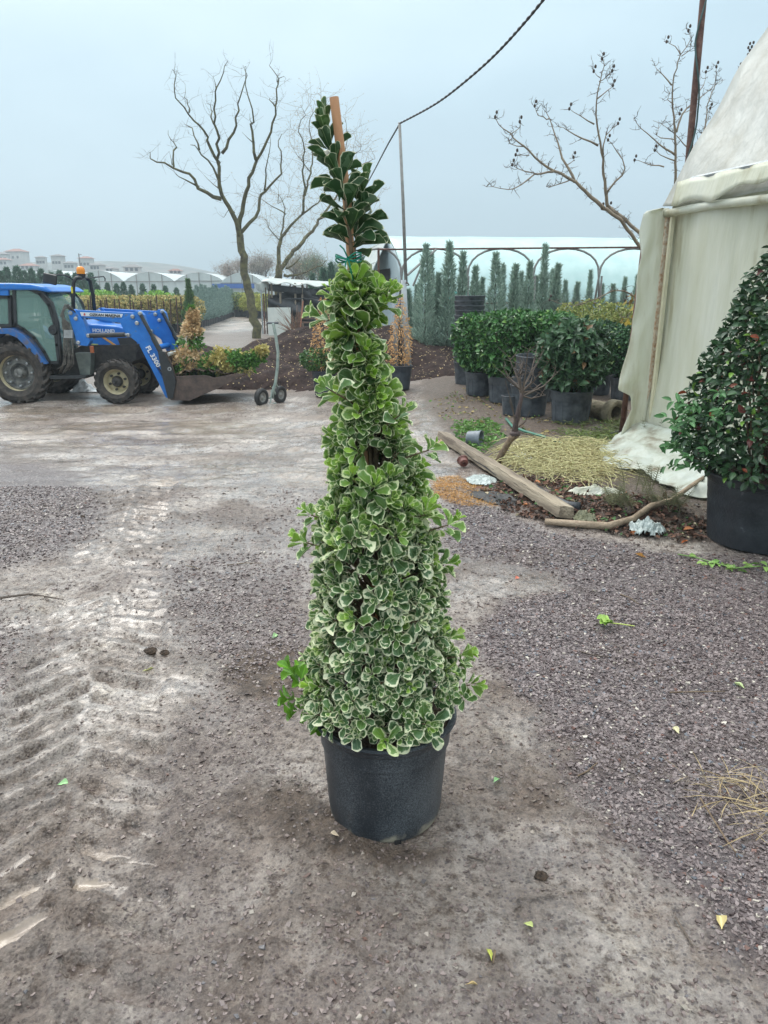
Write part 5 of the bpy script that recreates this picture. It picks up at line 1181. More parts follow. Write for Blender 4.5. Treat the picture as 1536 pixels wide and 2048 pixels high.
# ================================================================== POSTS, MAST, WIRES
Y = 15.5
t = thing('mast', 'tall thin grey pipe mast on a leaning galvanised post, carrying the cable', 'mast', P(868 - 52, 712, Y))
MB().tube([P(799, 245, Y), P(806, 400, Y), P(812, 568, Y)], [.028, .032, .036], 8).build('pipe', M['polegrey'], t, world=True, smooth=True)
q = P(820, 722, Y); MB().tube([P(807, 560, Y - .05), P(811, 640, Y - .03), Vector((q.x, Y, gz(q.x, Y) - .1))], [.055, .058, .06], 10).build('post', mat('rusting_galvanised_post', (.25, .28, .30), (.36, .39, .40), .5, 3, c3=(.16, .06, .04), contrast=(.35, .6)), t, world=True, smooth=True)
MB().tube([P(805, 566, Y - .08), P(816, 566, Y - .08), P(818, 570, Y + .06), P(806, 571, Y + .05)], .012, 5).build('clamp', M['rust'], t, world=True)
t = thing('steel_post', 'short galvanised post just left of the tall mast', 'post', P(792, 700, Y + .3)); q = P(795, 715, Y + .3)
MB().tube([P(788, 557, Y + .3), Vector((q.x, Y + .3, gz(q.x, Y) - .1))], .058, 10).build('post', M['galv'], t, world=True, smooth=True); MB().tube([P(787, 557, Y + .3), P(788, 559, Y + .3)], .075, 10).build('cap', M['galv'], t, world=True)
MB().box(P(797, 612, Y + .1), (.10, .08, .42)).build('cable_coil', mat('blue_white_cable', (.05, .12, .25), (.4, .45, .5), .5, 30, contrast=(.45, .55)), t, world=True, bevel=.03)
def cable(pts, name, label, r=.018, tw=True):
    out = []
    for i in range(len(pts) - 1):
        for k in range(14): out.append(Vector(pts[i]).lerp(Vector(pts[i + 1]), k / 14))
    out.append(Vector(pts[-1])); P2 = np.array([tuple(p) for p in out])
    for _ in range(30): P2[1:-1] = .5 * P2[1:-1] + .25 * (P2[2:] + P2[:-2])
    mb = MB(); c = [Vector(p) for p in P2]
    if tw:
        d = []
        for i in range(len(c) - 1):
            for k in range(3): d.append(c[i].lerp(c[i + 1], k / 3))
        for ph in (0, 3.14): mb.tube([p + Vector((math.cos(i * .9 + ph) * r * .45, 0, math.sin(i * .9 + ph) * r * .45)) for i, p in enumerate(d)], r * .62, 5)
    else: mb.tube(c, r, 5)
    o = mb.build(name, M['black'], None, smooth=True, loc=tuple(pts[0])); tag(o, label, 'cable'); return o
cable([P(799, 247, 15.45), P(880, 205, 13.2), P(985, 118, 10.8), P(1090, 0, 9.0), P(1240, -220, 7.6)], 'power_cable', 'twisted black cable rising from the mast towards the upper right')
cable([P(799, 249, 15.5), P(775, 290, 18.5), P(752, 335, 22), P(732, 372, 26), P(703, 425, 34)], 'power_cable', 'black cable dropping from the mast down to the left')
p = P(703, 425, 34); o = MB().tube([(p.x, 34, gz(p.x, 34)), (p.x, 34, p.z + .2)], .07, 8).build('utility_pole', M['bark'], None, loc=(p.x, 34, gz(p.x, 34))); tag(o, 'wooden pole hidden behind the leader of the big shrub', 'pole')
t = thing('steel_pole', 'tall rusty pole with a cable wound round it, beside the cream tunnel', 'pole', (2.95, 8.6, 0))
pa = P(1412, -60, 8.6); pb_ = P(1376, 330, 8.6); pc = Vector((pb_.x - (pa.x - pb_.x) * 1.1, 8.6, 0)); pt = pa + (pa - pb_) * .35
MB().tube([pc, pb_, pa, pt], [.034, .034, .034, .034], 10).build('pole', M['rust'], t, world=True, smooth=True)
mb = MB(); mb.tube([pa.lerp(pb_, k / 40) + Vector((.045 * math.cos(k * .22), -.045 * abs(math.sin(k * .22)) - .01, 0)) for k in range(-8, 42)], .009, 5); mb.build('wound_cable', mat('green_black_cable', (.02, .06, .06), (.04, .09, .09), .5, 10), t, world=True)
# ================================================================== BARE TREES
def tree_from(name, label, polys, Y, base, m, mtw, twn, twl, twr, wid=1.0, buds=None, grp=None, seed=1, zs=None, dmax=.5, fruit=None, twc=None):
    rg = random.Random(seed); t = thing(name, label, 'tree', base, 0, grp); tr = None; tw = MB(); bud = []
    mb = MB(); lb = MB(); offs = {}
    for i, (pts, r0, r1) in enumerate(polys):
        # depth: children start at the depth of the nearest earlier point
        y0 = Y; x0, yy0 = pts[0]; best = 1e9
        for (qx, qy), d in offs.items():
            dd = (qx - x0) ** 2 + (qy - yy0) ** 2
            if dd < best: best = dd; y0 = d
        if i == 0: y0 = Y
        sl_ = rg.uniform(-dmax, dmax) * (0 if i == 0 else 1); P3 = []
        tot = 0; prev = pts[0]; acc = []
        for q in pts: tot += math.hypot(q[0] - prev[0], q[1] - prev[1]); prev = q; acc.append(tot)
        for q, a in zip(pts, acc): d = y0 + sl_ * a / 60.0; offs[q] = d; P3.append(P(q[0], q[1], d))
        # smooth + wiggle
        S = []
        for k in range(len(P3) - 1):
            L_ = (P3[k + 1] - P3[k]).length; n = max(2, int(L_ / (.25 if Y > 20 else .10)))
            for j in range(n):
                f = j / n; p0 = P3[max(0, k - 1)]; p1 = P3[k]; p2 = P3[k + 1]; p3 = P3[min(len(P3) - 1, k + 2)]
                S.append(.5 * ((2 * p1) + (p2 - p0) * f + (2 * p0 - 5 * p1 + 4 * p2 - p3) * f * f + (3 * p1 - p0 - 3 * p2 + p3) * f ** 3))
        S.append(P3[-1]); n = len(S); w_ = (.030 if Y > 20 else .014) * wid
        S = [s + Vector((rg.gauss(0, w_), rg.gauss(0, w_), rg.gauss(0, w_))) * (0 if k in (0,) else 1) for k, s in enumerate(S)]
        r1 = r1 if i == 0 else r1 * .45; rs = [r0 + (r1 - r0) * (k / (n - 1)) ** .8 for k in range(n)]
        (mb if i == 0 else lb).tube(S, rs, 10 if r0 > .06 else 6)
        if i > 0 or True:
            for k in range(2, n):
                if rs[k] > .16 * wid * 2: continue
                for _ in range(twn):
                    if rg.random() > .5: continue
                    d = Vector((rg.gauss(0, 1), rg.gauss(0, 1), rg.gauss(.35, .8))).normalized(); L_ = twl * rg.uniform(.3, 1.2); p_ = S[k]; pp = [p_]; 
                    for q in range(4): d = (d + Vector((rg.gauss(0, .35), rg.gauss(0, .35), rg.gauss(.12, .3)))).normalized(); p_ = p_ + d * L_ / 4; pp.append(p_)
                    tw.tube(pp, [twr, twr * .85, twr * .7, twr * .5, twr * .35], 3, False)
                    if buds: bud.append(pp[-1]); bud.append(pp[-2])
                    for _2 in range(2):
                        q0 = pp[rg.choice((1, 2, 3))]; d2 = Vector((rg.gauss(0, 1), rg.gauss(0, 1), rg.gauss(.3, .8))).normalized(); q1 = q0 + d2 * L_ * .35
                        tw.tube([q0, (q0 + q1) / 2 + Vector((0, 0, .02 * L_)), q1], [twr * .6, twr * .5, twr * .3], 3, False)
                        if buds: bud.append(q1)
        if fruit and i > 0 and rg.random() < fruit: bud.append(S[-1]); bud.append(S[-1] + Vector((.02, 0, .06)))
    mb.build('trunk', m, t, world=True, smooth=True); lb.build('limbs', m, t, world=True, smooth=True); o = tw.build('crown', mtw, t, world=True)
    if bud:
        bl = origin(t); n = len(bud)
        if buds: c = leafcol(n, *buds); pos = np.array([tuple(b - bl) for b in bud]) + RG.normal(0, .05, (n, 3)); me = leaf_cloud('dry_leaves', pos, rdir(n), rdir(n), .09 * RG.uniform(.5, 1.3, n), .03, T_DIA, c, False); link('dry_leaves', me, M['dryleaf'], t)
        else:
            sh_m = bpy.data.materials.get('dark_seed_head') or mat('dark_seed_head', (.03, .025, .022), (.07, .05, .04), .8, 20); sh = MB().ball((0, 0, 0), (.019, .019, .026), 7, 5).build('seed_head', sh_m, t, smooth=True); sh.location = bud[0] - bl
            for b_ in bud[1:]: s2 = sh.copy(); C.objects.link(s2); s2.parent = t; s2.location = b_ - bl
    return t
def z3(*p): return [(280 + .3385 * x, 100 + .3385 * y) for x, y in p]
F_ = .8
TR1 = [([(515, 680), (508, 640), (498, 592), (489, 545), (483, 500), (478, 472)], .21, .15),
 (z3((592, 1120), (570, 1000), (530, 930), (480, 850), (465, 700), (470, 560), (445, 430), (445, 300), (460, 220), (500, 130), (517, 70)), 0.1152, 0.0216),
 (z3((590, 1110), (622, 1050), (690, 990), (705, 880), (735, 830), (800, 770), (835, 690), (825, 600), (820, 540), (838, 495)), 0.0936, 0.0216),
 (z3((585, 1060), (620, 880), (650, 760), (685, 650), (750, 540), (790, 430), (800, 330), (815, 200), (810, 150), (770, 95)), 0.1080, 0.0216),
 (z3((735, 830), (740, 700), (765, 600), (775, 490)), 0.0432, 0.0144), (z3((815, 200), (845, 160)), 0.0288, 0.0144), (z3((810, 190), (825, 130)), 0.0216, 0.0108), (z3((795, 330), (775, 310), (765, 285)), 0.0360, 0.0216),
 (z3((685, 650), (665, 560), (665, 440), (675, 390), (630, 280), (620, 100)), 0.0648, 0.0180), (z3((665, 440), (645, 375)), 0.0216, 0.0086), (z3((665, 545), (605, 485)), 0.0216, 0.0086),
 (z3((480, 880), (350, 810), (290, 740), (200, 690), (100, 660), (65, 635), (55, 600)), 0.0864, 0.0180), (z3((350, 810), (270, 770), (215, 735)), 0.0432, 0.0216), (z3((200, 690), (205, 600), (205, 560), (175, 520), (168, 470)), 0.0432, 0.0144), (z3((190, 680), (175, 600)), 0.0216, 0.0072),
 (z3((480, 850), (450, 730), (350, 590), (308, 560)), 0.0720, 0.0252), (z3((350, 590), (310, 470), (275, 450)), 0.0432, 0.0180),
 (z3((470, 670), (410, 580), (400, 510), (350, 440), (280, 380), (200, 240), (208, 160), (190, 120)), 0.0648, 0.0144), (z3((290, 370), (285, 320), (260, 270), (265, 200)), 0.0288, 0.0086),
 (z3((485, 610), (550, 490), (570, 400), (590, 270), (625, 150), (618, 95)), 0.0648, 0.0144), (z3((445, 450), (420, 400), (430, 350), (410, 320)), 0.0360, 0.0180), (z3((450, 230), (435, 190), (432, 155)), 0.0216, 0.0072),
 (z3((480, 830), (430, 790), (370, 740)), 0.0288, 0.0108), (z3((560, 960), (520, 950), (500, 995)), 0.0216, 0.0144)]
b0 = P(515, 680, 33); b0.z = gz(b0.x, 33)
TR1[0][0][0] = (516, 690)
tree_from('bare_tree', 'tall leafless pollarded tree with dark upswept branches behind the trolley', TR1, 33, b0, M['bark_moss'], M['twig'], 2, .9, .006, 1.2, dmax=.5, seed=3)
TR2 = [([(553, 640), (554, 590), (556, 556)], .24, .18),
 (z3((810, 1350), (825, 1150), (870, 1060), (960, 970), (1050, 900), (1090, 840)), 0.1400, 0.0490), (z3((960, 970), (975, 860), (960, 720), (965, 560), (935, 450), (980, 380), (950, 350)), 0.0700, 0.0140), (z3((975, 860), (1010, 700), (1015, 560), (1000, 450), (1030, 370), (1070, 310), (1060, 250)), 0.0560, 0.0140), (z3((1010, 720), (950, 650), (900, 570)), 0.0350, 0.0105),
 (z3((825, 1350), (850, 1260), (930, 1170), (1000, 1090), (1060, 1000), (1150, 880), (1250, 720), (1390, 640)), 0.1400, 0.0210), (z3((1150, 800), (1220, 660), (1300, 590), (1310, 560)), 0.0420, 0.0105), (z3((1200, 690), (1220, 520), (1205, 380)), 0.0350, 0.0105), (z3((1060, 1000), (1200, 950), (1300, 900), (1420, 880)), 0.0490, 0.0140),
 (z3((830, 1150), (830, 1050), (860, 970), (820, 830)), 0.0630, 0.0140), (z3((860, 970), (780, 920), (680, 860)), 0.0350, 0.0105), (z3((830, 1130), (760, 1050), (730, 1000)), 0.0350, 0.0105), (z3((850, 1330), (960, 1320), (1110, 1250)), 0.0770, 0.0420), (z3((860, 1290), (910, 1270), (950, 1220)), 0.0560, 0.0490), (z3((820, 850), (815, 900), (860, 880), (890, 860)), 0.0210, 0.0070)]
b0 = P(554, 640, 40); b0.z = gz(b0.x, 40); TR2[0][0][0] = (554, 660)
tree_from('bare_tree', 'twiggy leafless tree with forked mossy limbs behind the dark shed', TR2, 40, b0, M['bark_moss'], M['twig_pale'], 4, 1.5, .008, 1.4, buds=((.38, .28, .16), (.5, .42, .28), .3), dmax=.8, seed=5)
def z6(*p): return [(940 + .388 * x, .388 * y) for x, y in p]
MG1 = [([(1318, 700), (1314, 600), (1300, 520), (1285, 470)], .06, .035), ([(1300, 520), (1240, 440), (1205, 415)], .030, .060), (z6((690, 1075), (540, 940), (400, 860), (280, 760), (200, 690), (150, 640), (130, 600)), 0.0336, 0.0080), (z6((540, 940), (480, 820), (440, 700), (410, 620), (390, 560)), 0.0240, 0.0064), (z6((410, 610), (375, 605), (340, 570), (335, 545)), 0.0104, 0.0048), (z6((430, 885), (330, 900), (230, 970), (90, 962)), 0.0176, 0.0056), (z6((350, 900), (250, 870), (220, 850)), 0.0112, 0.0048),
 ([(1285, 470), (1250, 440), (1218, 415)], .028, .055), (z6((715, 1075), (690, 900), (680, 780), (655, 650), (650, 540), (670, 420), (690, 340), (683, 300)), 0.0336, 0.0080), (z6((660, 750), (580, 710), (500, 670), (460, 650)), 0.0176, 0.0056), (z6((640, 640), (570, 600), (510, 560)), 0.0120, 0.0048), (z6((685, 800), (700, 700), (760, 640)), 0.0144, 0.0056), (z6((700, 1000), (795, 870), (760, 780), (710, 720)), 0.0200, 0.0064), (z6((655, 510), (720, 460), (735, 440)), 0.0104, 0.0056), (z6((530, 920), (430, 960), (395, 960)), 0.0112, 0.0056),
 (z6((205, 695), (255, 665), (260, 630)), 0.0080, 0.0048), (z6((500, 850), (535, 830), (540, 812)), 0.0080, 0.0048), (z6((275, 755), (210, 740), (208, 720)), 0.0080, 0.0048), (z6((305, 800), (240, 800)), 0.0080, 0.0048), (z6((665, 420), (700, 400), (735, 370)), 0.0080, 0.0040), (z6((670, 400), (640, 370)), 0.0072, 0.0040),
 ([(1312, 590), (1285, 600), (1235, 580), (1160, 610), (1100, 600)], .018, .006), ([(1314, 620), (1285, 615), (1250, 600)], .016, .006), ([(1316, 650), (1285, 640), (1240, 632)], .014, .006)]
b0 = P(1318, 700, 12.5); b0.z = gz(b0.x, 12.5)
tree_from('magnolia', 'leafless magnolia with seed heads, nearest the middle of the sky', MG1, 12.5, b0, M['twig_pale'], M['twig'], 4, .18, .005, .5, None, 'bare magnolias behind the cream tunnel', 8, dmax=.15, fruit=.6)
MG2 = [([(1352, 700), (1352, 600), (1350, 450)], .08, .055), (z6((1060, 1160), (1060, 810), (1050, 600), (1045, 440), (1070, 320), (1090, 280), (1140, 200), (1125, 160)), 0.0304, 0.0072), (z6((1085, 280), (1060, 240), (1015, 210)), 0.0104, 0.0048), (z6((1040, 440), (990, 380), (950, 345)), 0.0128, 0.0048), (z6((1060, 800), (950, 720), (880, 660), (850, 610)), 0.0192, 0.0056), (z6((1065, 680), (1090, 590), (1150, 530), (1230, 470), (1300, 410)), 0.0176, 0.0056), (z6((1190, 800), (1210, 660), (1230, 520), (1260, 450), (1270, 350)), 0.0176, 0.0056), (z6((1120, 760), (1020, 660), (950, 620)), 0.0104, 0.0048), (z6((1060, 720), (960, 700), (1000, 620)), 0.0104, 0.0048), (z6((1160, 500), (1200, 440), (1215, 370)), 0.0104, 0.0048), (z6((1100, 860), (1180, 720), (1240, 560)), 0.0120, 0.0048), (z6((1050, 540), (1020, 510), (1035, 450)), 0.0096, 0.0048), (z6((1150, 560), (1080, 590)), 0.0080, 0.0048), (z6((1090, 290), (1130, 260), (1140, 220)), 0.0080, 0.0040), (z6((1060, 830), (980, 800), (950, 770)), 0.0120, 0.0048), (z6((1000, 860), (900, 840), (850, 820)), 0.0128, 0.0048)]
b0 = P(1352, 700, 13.2); b0.z = gz(b0.x, 13.2)
tree_from('magnolia', 'leafless magnolia rising right behind the rusty pole', MG2, 13.2, b0, M['twig_pale'], M['twig'], 4, .18, .005, .5, None, 'bare magnolias behind the cream tunnel', 9, dmax=.15, fruit=.6)
MG3 = [([(1560, 700), (1556, 420)], .07, .05), (z6((1590, 1080), (1560, 600), (1480, 380), (1450, 290), (1452, 240)), .03, .008), (z6((1480, 380), (1420, 350), (1385, 348)), .013, .007), (z6((1450, 290), (1430, 280)), .01, .008), (z6((1450, 270), (1436, 248)), .01, .006)]
b0 = P(1560, 700, 13.8); b0.z = gz(b0.x, 13.8)
tree_from('magnolia', 'leafless magnolia whose tips just clear the cream tunnel roof', MG3, 13.8, b0, M['twig'], M['twig'], 1, .16, .006, .5, None, 'bare magnolias behind the cream tunnel', 10, dmax=.1, fruit=1)
# last yellow leaves on the first magnolia's low branches
pos = []
for px, py in ((1262, 592), (1255, 600), (1275, 588), (1268, 612), (1272, 630), (1258, 640), (1245, 645), (1262, 650), (1250, 655), (1240, 640)):
    for k in range(3): pos.append(P(px + random.uniform(-6, 6), py + random.uniform(-6, 6), 12.4 + random.uniform(-.1, .1)))
n = len(pos); bl = Vector((0, 0, 0))
mg = [o for o in C.objects if o.name.startswith('magnolia')][0]; bl = origin(mg)
me = leaf_cloud('yellow_leaves', np.array([tuple(p - bl) for p in pos]), np.array([(0, 0, -1)]) + RG.normal(0, .4, (n, 3)), rdir(n), .11, .035, T_LEAF, leafcol(n, (.16, .09, .04), (.55, .42, .06), .3)); o = link('yellow_leaves', me, M['dryleaf'], mg)
# ================================================================== SHED, BENCH, BOARD
def shed():
    Y = 36.0; g = P(600, 665, Y); z0 = gz(g.x, Y); t = thing('shed', 'low makeshift shed wrapped in sagging black sheet with a pale sheet roof', 'shed', (g.x, Y, z0))
    def p(px, py, d=0): return P(px, py, Y + d)
    blk = mat('wet_black_sheet', (.010, .012, .014), (.035, .04, .045), .35, 3, .8, 5)
    xl, xr = p(536, 600).x, p(668, 600).x
    def wallf(u, v): x = xl + u * (xr - xl); top = p(600, 596).z; z = z0 + v * (top - z0); return Vector((x, Y + .07 * math.sin(u * 17 + v * 5) + .09 * math.sin(v * 12 + u * 9), z))
    cloth_grid(wallf, 60, 24, 'lower_sheet', blk, t)
    def up(u, v): x = xl + (p(595, 600).x - xl) * (0) + u * (xr - xl); z1 = p(600, 568 + 14 * u).z; z = z1 - v * .30; return Vector((x, Y - .02 + .05 * math.sin(u * 25), z))
    cloth_grid(up, 50, 5, 'upper_sheet', blk, t)
    def rt_(u, v): x0_, x1_ = p(606, 570).x, xr; x = x0_ + u * (x1_ - x0_); z1 = p(600, 570).z; z0_ = p(600, 598).z - .03; return Vector((x, Y - .03 + .06 * math.sin(u * 14 + v * 4), z0_ + v * (z1 - z0_) * (.55 + .45 * u)))
    cloth_grid(rt_, 20, 8, 'sagging_sheet', blk, t)
    for px in (537, 543, 560, 590, 604, 666): q = p(px, 600, .05); MB().tube([(q.x, q.y, z0), (q.x + .03, q.y, p(px, 566).z)], .055, 6).build('post', M['wood'], t, world=True)
    for x, d in ((xl, 3.2), (xr, 3.2)): MB().box((x, Y + 1.6, (z0 + p(0, 590).z) / 2), (.04, 3.2, p(0, 590).z - z0)).build('end_panel', blk, t, world=True)
    MB().box(((xl + xr) / 2, Y + 3.2, (z0 + p(0, 585).z) / 2), (xr - xl, .05, p(0, 585).z - z0)).build('back_panel', blk, t, world=True)
    ro = mat('dirty_white_sheet_roof', (.38, .42, .40), (.52, .55, .52), .5, 2, .5, 4)
    def rf(u, v): x = xl - .25 + u * (xr - xl + .3); z = p(600, 560 + 9 * u).z + .05 * math.sin(u * 23) * (1 - v) - .12 * (1 - v) ** 4 + v * .12; return Vector((x, Y - .25 + v * 3.6, z))
    cloth_grid(rf, 50, 10, 'roof', ro, t, .03)
    def fl(u, v): q = p(512 + u * 24, 562 + 4 * (1 - u), -.1); return Vector((q.x, q.y + .1 * math.sin(u * 8), q.z - v * (.28 + .2 * math.sin(u * 3)))) 
    cloth_grid(fl, 10, 6, 'hanging_flap', ro, t)
    o = MB(); a, b_ = P(535, 615, Y - .9), P(583, 672, Y - .9); o.box(((a.x + b_.x) / 2, Y - .9, (a.z + z0) / 2), (b_.x - a.x, .06, a.z - z0)); r = o.build('white_board', M['white'], None, loc=(a.x, Y - .9, z0)); tag(r, 'plain white board standing upright in front of the black shed', 'board')
    # brick bench-like slatted crate
    bt = thing('bench', 'brown slatted wooden bench by the black shed', 'bench', P(620, 665, Y - 1.4)); bw = mat('brown_painted_wood', (.10, .055, .04), (.17, .095, .065), .7, 6); bt.location.z = z0
    def q(px, py, d=0): return P(px, py, Y - 1.4 + d)
    for py in (625, 637): MB().bar(q(598, py), q(650, py), .10, .05).build('rail', bw, bt, world=True)
    for k in range(9): MB().bar(q(601 + 6 * k, 636), q(601 + 6 * k, 626), .07, .03).build('slat', bw, bt, world=True)
    MB().box(q(624, 645, -.25), (1.35, .5, .05)).build('seat', bw, bt, world=True)
    for px in (598, 650):
        for d in (0, -.45): a_ = q(px, 624 if d == 0 else 645, d); MB().bar((a_.x, a_.y, z0), a_, .07).build('leg', bw, bt, world=True)
    o = MB().tube([P(601, 654, Y - 2), P(606, 602, Y - 2)], .03, 6).build('garden_stake', mat('orange_stake', (.40, .17, .10)), None, loc=tuple(P(601, 654, Y - 2))); tag(o, 'thin reddish stake leaning upright in front of the brown bench', 'stake')
    # leaning poles and twigs near the trunk
    for k, (x0, y0, x1, y1, lab) in enumerate(((526, 668, 522, 580, 'grey pole leaning on the shed corner by the tree trunk, leftmost'), (530, 668, 527, 588, 'brown pole at the shed corner, middle one of three'), (535, 668, 531, 575, 'brown pole against the shed corner, nearest the white board'))):
        o = MB().tube([P(x0, y0, Y - .8), P(x1, y1, Y - .4)], .035, 6).build('wooden_pole', (M['galv'], M['rust'], M['bark'])[k], None, loc=tuple(P(x0, y0, Y - .8))); tag(o, lab, 'pole', 'poles leaning at the shed corner')
    bb = MB()
    for k in range(46):
        a = P(590 + random.uniform(-6, 8), 668, Y - 1.8); e = P(random.uniform(545, 612), random.uniform(608, 655), Y - 1.8 + random.uniform(-.4, .3)); bb.tube([a, (a + e) / 2 + Vector((random.uniform(-.1, .1), 0, .05)), e], [.018, .014, .006], 3)
    a = P(590, 668, Y - 1.8); o = bb.build('brushwood', mat('reddish_twigs', (.16, .09, .06), (.28, .17, .11), .8, 8), None, loc=(a.x, a.y, z0)); tag(o, 'sheaf of reddish brown prunings leaning in front of the white board', 'brushwood', kind='stuff')
shed()
# ================================================================== LEFT NURSERY ROWS
def rowplace(protos, spots, labf, group):
    used = set()
    for i, (k, loc, s, sz, rz) in enumerate(spots):
        o = protos[k] if k not in used else copy_tree(protos[k]); used.add(k); o.location = loc; o.scale = (s, s, sz); o.rotation_euler.z = rz; o['label'] = labf(i, len(spots)); o['group'] = group
ORD = 'first second third fourth fifth sixth seventh eighth ninth tenth eleventh twelfth thirteenth fourteenth fifteenth sixteenth seventeenth eighteenth nineteenth twentieth'.split()
ORD += ['twenty ' + w for w in ORD[:9]] + ['thirtieth'] + ['thirty ' + w for w in ORD[:9]] + ['fortieth']
def golden():
    t = thing('golden_shrub', 'x', 'potted shrub'); bush('foliage', lambda q: np.interp(q, (0, .2, .5, .8, 1), (.35, .55, .60, .5, .12)), 1.25, 2200, .085, .35, ((.42, .33, .12), (.60, .52, .24), .3, ((.28, (.12, .17, .05)),)), M['leaf'], t, .45, .55, 3); pot_mesh('pot', .28, .22, .4, M['potblack'], t, 20); sticks('stem', 5, .06, .3, 1.2, .2, .02, M['bark'], t); return t
gs = [golden()]
sp_ = []
for i in range(14):
    f = i / 13; px = 150 + f * 232; Yd = 33 + f * 5; p = P(px, 620, Yd); sp_.append((0, (p.x, Yd, gz(p.x, Yd)), 1.0 * (1 + .0 * f), 1.04, i * 1.7))
rowplace(gs, sp_, lambda i, n: '%s yellow variegated shrub from the left behind the tractor' % ORD[i], 'yellow variegated shrubs in a row')
pole_m = mat('dark_rust_bar', (.05, .025, .022), (.10, .055, .045), .8, 9)
st0 = MB().tube([(0, 0, 0), (.02, 0, 1.75)], .03, 5).build('row_stake', pole_m)
for i in range(19):
    f = i / 18; px = 148 + f * 218; Yd = 31.6 + f * 4.5; p = P(px, 620, Yd); o = st0 if i == 0 else st0.copy()
    if i: C.objects.link(o)
    o.location = (p.x + random.uniform(-.15, .15), Yd, gz(p.x, Yd)); o.rotation_euler = (0, random.uniform(-.05, .05), 0); o.scale = (1, 1, random.uniform(.86, 1.02)); tag(o, '%s rusty stake from the left along the yellow shrub row' % ORD[i], 'stake', 'rusty stakes along the yellow shrubs')
def gj(k):
    t = thing('columnar_juniper', 'x', 'potted conifer'); pot_mesh('pot', .24, .2, .36, M['potblack'], t, 16); needle_col('foliage', 1.75 + .15 * k, .30, 1500, .16, ((.16, .25, .22), (.30, .40, .36), .25), t, .34, k * 2.3, ((0, .1, .5, .85, 1), (.8, 1, .8, .4, .08)), .22); return t
gp_ = [gj(0), gj(1)]; sp_ = []
for i in range(22):
    f = i / 21; px = 392 + 74 * f ** .8; py = 657 - 25 * f ** .9; g = G(px, py); Yd = g.y; sp_.append((i % 2, (g.x, Yd, gz(g.x, Yd)), 1.05, 1.0 + random.uniform(-.07, .07), i * 1.3))
rowplace(gp_, sp_, lambda i, n: '%s grey green juniper beside the path, counting from its near end' % ORD[i], 'grey green junipers beside the path')
# taller conifers behind the tractor on the far left
def tc(k):
    t = thing('conifer', 'x', 'tree'); needle_col('crown', 3.0 + .3 * k, .62, 1900, .34, ((.05, .12, .08), (.12, .22, .15), .3), t, .3, k * 1.9 + 4, ((0, .1, .5, .85, 1), (.9, 1, .75, .35, .08)), .25); MB().tube([(0, 0, 0), (0, 0, 2.2)], [.06, .03], 6).build('trunk', M['bark'], t); return t
cp = [tc(0), tc(1)]; sp_ = []
for i, (px, ty, Yd) in enumerate(((2, 545, 60), (12, 538, 62), (32, 536, 58), (48, 545, 63), (62, 541, 60), (82, 541, 61), (104, 548, 64), (118, 544, 60), (134, 550, 62), (150, 549, 60), (166, 552, 63), (182, 549, 60), (196, 572, 60), (214, 568, 62), (232, 570, 60), (246, 567, 61), (262, 572, 63), (285, 570, 60), (308, 571, 62), (330, 574, 61), (352, 578, 60), (-14, 540, 60))):
    p = P(px, ty, Yd); z = gz(p.x, Yd); k = i % 2; s = (p.z - z) / (3.3 + .3 * k); sp_.append((k, (p.x, Yd, z), min(1.1, max(.7, s)), s, i * 2.1))
rowplace(cp, sp_, lambda i, n: ('%s dark conifer from the left before the far greenhouses' % ORD[i]) if i < 21 else 'dark conifer cut by the left edge, before the far greenhouses', 'dark conifers before the far greenhouses')
def lime():
    t = thing('lime_green_shrub', 'x', 'shrub'); bush('foliage', lambda q: np.interp(q, (0, .3, .7, 1), (.8, 1.2, 1.1, .2)), 1.7, 1300, .20, .35, ((.16, .34, .05), (.28, .48, .09), .25), M['leaf'], t, .1, .35, 8); return t
sp_ = []
for px, py, Yd in ((160, 583, 46), (207, 583, 48), (312, 584, 47), (326, 586, 50), (180, 588, 50)):
    p = P(px, py, Yd); z = gz(p.x, Yd); sp_.append((0, (p.x, Yd, z), 1, (p.z - z) / 1.75, px))
rowplace([lime()], sp_, lambda i, n: ('lime green bush just right of the roll arch', 'lime green bush behind the yellow shrubs, second from the left', 'lime green bush behind the middle of the yellow shrubs', 'lime green bush behind the right half of the yellow shrubs', 'small lime green bush between the two left ones')[i], 'lime green bushes behind the yellow shrubs')
# far hedge rows beyond the path
def yel(c, L=.15, ph=True):
    t = thing('potted_shrub', 'x', 'potted shrub'); bush('foliage', lambda q: np.interp(q, (0, .3, .7, 1), (.5, .75, .7, .2)), 1.1, 1000, L, .4, c, M['leaf'], t, .5, .4, 12); pot_mesh('pot', .3, .24, .5, M['potblack'], t, 14); return t
ya = yel(((.25, .30, .06), (.48, .46, .12), .3)); yb = yel(((.06, .11, .05), (.16, .22, .08), .3)); sp_ = []
for i in range(22):
    r_ = i // 11; px = (474, 484, 494, 472, 500, 478, 488, 498, 508, 514, 468)[i % 11] + r_ * 3; Yd = (62, 62, 63, 70, 66, 80, 82, 84, 72, 66, 90)[i % 11] + r_ * 14; p = P(px, 600, Yd); sp_.append(((0, 1)[i % 3 == 0], (p.x, Yd, gz(p.x, Yd)), 1, 1.15, i * 1.1))
for i in range(9): Yd = 58 + i; p = P(532 + 0 * i - 4 * i % 11, 600, Yd); sp_.append((0, (p.x - .5 * (i % 3), Yd, gz(p.x, Yd)), 1, 1.1, i))
rowplace([ya, yb], sp_, lambda i, n: ('yellow green shrub in the beds beyond the path, left of the shed' if i % 3 else 'dark green shrub in the beds beyond the path, left of the shed') if i < 22 else 'yellow green shrub close to the left side of the shed', 'distant potted shrubs beyond the path')
for o in [x for x in C.objects if x.get('group') == 'distant potted shrubs beyond the path']: pass
